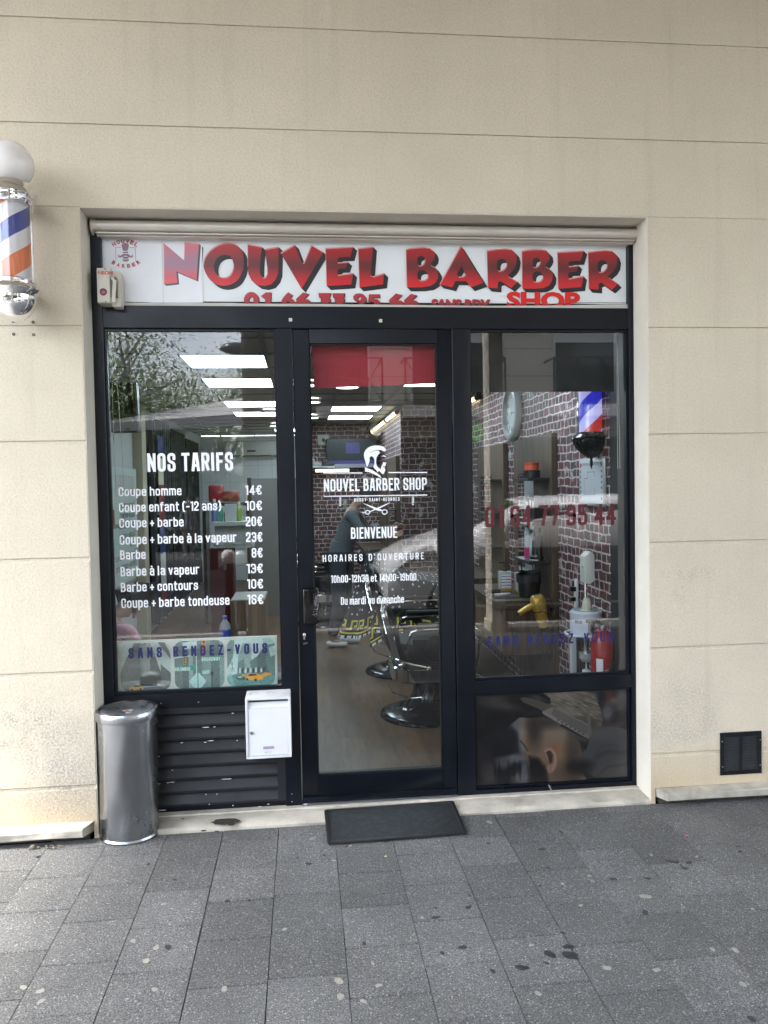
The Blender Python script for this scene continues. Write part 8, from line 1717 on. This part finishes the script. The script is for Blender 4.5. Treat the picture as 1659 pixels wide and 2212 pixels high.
# building opposite, right, with balconies, and its white cafe awning
def opposite():
    xa, ya_ = real(545, 17.5); z = gz(ya_)-.05; m_f = M('warm beige facade', (.46,.42,.35), .85, var=.06, vs=1); X1 = xa+17
    t = T('apartment_building', (xa+8, ya_-4, z), 'beige apartment building with dark balconies across the street', 'building')
    mb = MB(); mb.box(xa, X1, ya_-8, ya_, z, z+12); mb.build('wall', m_f, t, smooth=0)
    for k in range(14):
        mb = MB(); mb.box(xa-.01, X1+.01, ya_-.01, ya_+.014, z+3.2+k*.62, z+3.215+k*.62)
        if k == 0: J_ = MB()
        J_.box(xa-.01, X1+.01, ya_-.01, ya_+.006, z+3.2+k*.62, z+3.22+k*.62)
    J_.build('joint_line', M('dark joint', (.2,.18,.15), .9), t, smooth=0)
    for i, x in enumerate((xa+.9, xa+3.6, xa+6.9, xa+10.0, xa+13.2)):
        for fl_ in (0, 1, 2):
            zz = z+3.75+fl_*2.8; w = 1.7; mb = MB(); mb.box(x, x+w, ya_-.02, ya_+.02, zz, zz+2.1); wn = mb.build('window', M('dark window', (.02,.022,.025), .1), t, smooth=0)
            mb = MB(); mb.box(x-.05, x, ya_, ya_+.04, zz, zz+2.15); mb.box(x+w, x+w+.05, ya_, ya_+.04, zz, zz+2.15); mb.box(x, x+w, ya_, ya_+.04, zz+2.1, zz+2.15); mb.box(x, x+w, ya_+.01, ya_+.05, zz+1.45, zz+2.1); mb.build('shutter_frame', M('pale shutter', (.5,.5,.47), .6), wn, smooth=0)
            mb = MB(); mb.box(x-.3, x+w+.3, ya_, ya_+.75, zz-.28, zz-.02); mb.build('balcony_slab', M('pale slab', (.55,.52,.46), .8), t, smooth=0)
            mb = MB(); r_ = .018
            yb3 = ya_+.70
            for zz2 in (zz+.05, zz+1.0): mb.box(x-.25, x+w+.25, yb3-r_, yb3+r_, zz2-r_, zz2+r_)
            nn = 4
            for q in range(nn+1): xx = x-.25+(w+.5)*q/nn; mb.box(xx-r_, xx+r_, yb3-r_, yb3+r_, zz+.05, zz+1.0)
            for q in range(nn):
                xx, xw = x-.25+(w+.5)*q/nn, (w+.5)/nn; mb.tube([(xx, yb3, zz+.05), (xx+xw, yb3, zz+1.0)], .012, 5); mb.tube([(xx+xw, yb3, zz+.05), (xx, yb3, zz+1.0)], .012, 5)
            for xx in (x-.25, x+w+.25):
                mb.box(xx-r_, xx+r_, ya_, yb3, zz+1.0-r_, zz+1.0+r_)
            mb.build('balcony_railing', m_black, t, smooth=0)
    mb = MB(); mb.box(xa+1, X1, ya_-.05, ya_+.03, z, z+2.55); mb.build('shop_window', M('dark shop window', (.03,.033,.036), .12), t, smooth=0)
    mb = MB(); mb.box(xa+.8, X1, ya_, ya_+.10, z+2.56, z+3.05); mb.build('shop_fascia', M('dark green fascia', (.02,.03,.025), .5), t, smooth=0)
    sgp = T('pharmacy_sign', (xa+8, ya_+.16, z+2.6), 'bright green lit letters CIE on the dark fascia across the street', 'sign')
    xs, _y = real(1000, -(ya_)+2*FY+3.9); xs1, _ = real(1110, -(ya_)+2*FY+3.9)
    mb = MB(); wl = 4.1; font_mesh(mb, 'CIE', xs+.42, xs-.02+.02, 0, .37, lambda x, zz, d: (x, ya_+.16, zz+1.7+(1033-940)*(2*FY-ya_+3.9)/1691), .04); mb.build('lit_letters', M('lit green letters', (.1,.5,.05), .5, emis=(.25,.9,.12), es=.25), sgp, smooth=0, fixn=False)
    # retractable awning with two arms
    xw0, yw = real(560, 15.5); xw1, _ = real(230, 14.0)
    za_ = 3.45
    aw2 = T('cafe_awning', ((xw0+xw1)/2, yw, gz(yw)+2.4), 'white retractable cafe awning with folding arms across the street', 'awning')
    mb = MB(); yn = -12.4+2*FY; 
    mb.add([(xw1-.3, yn+2.2, 2.85), (xw0+.4, yn+2.2, 3.05), (xw0+.4, yn-.6, 3.75), (xw1+2.2, yn-.6, 3.62)], [(0,1,2,3)]); mb.add([(xw1-.3, yn+2.2, 2.85), (xw0+.4, yn+2.2, 3.05), (xw0+.4, yn+2.2, 2.83), (xw1-.3, yn+2.2, 2.70)], [(0,1,2,3)]); mb.build('canvas', M('white canvas', (.45,.45,.44), .8), aw2, smooth=0, fixn=False)
    for x in (xw1+.8, xw0-.8): mb = MB(); mb.tube([(x, yn+2.1, 2.84), (x+.3, yn+.6, 3.1), (x+.1, yn-.6, 3.4)], .035, 8); mb.build('arm', m_white, aw2)
    for x in (xw1+.2, xw0): mb = MB(); mb.tube([(x, yn-.6, gz(-13)), (x, yn-.6, 3.6)], .05, 10); mb.build('post', m_black, aw2)
opposite()
# street lamp with a drooping black lantern
x, y = real(520, 12); lamp = T('street_lamp', (x+.7, y, gz(y)), 'black street lamp with curved arm and drooping lantern', 'street lamp'); z = gz(y)
zl_ = 1.7+(1033-738)*12/1691
mb = MB(); mb.tube([(x+1.1, y, z), (x+1.1, y, 5.6), (x+.7, y, 5.9), (x+.3, y, 5.6), (x+.1, y, zl_+.15)], [.06,.05,.04,.035,.03], 10); mb.build('pole', m_black, lamp)
mb = MB(); mb.ball((x-.02, y, zl_), .22, n=20, sx=1.1, sy=.8, sz=.42); mb.build('lantern', m_glossblack, lamp)
# loudspeaker box on the arcade column
mb = MB(); mb.box(-.60, -.36, -4.42, -4.22, 3.10, 3.42); mb.build('column_speaker', m_black, label='black box loudspeaker high on the arcade column', cat='speaker', bevel=.01)
for o in bpy.data.objects:
    if o.parent is None and o.type in ('CAMERA', 'LIGHT'): continue
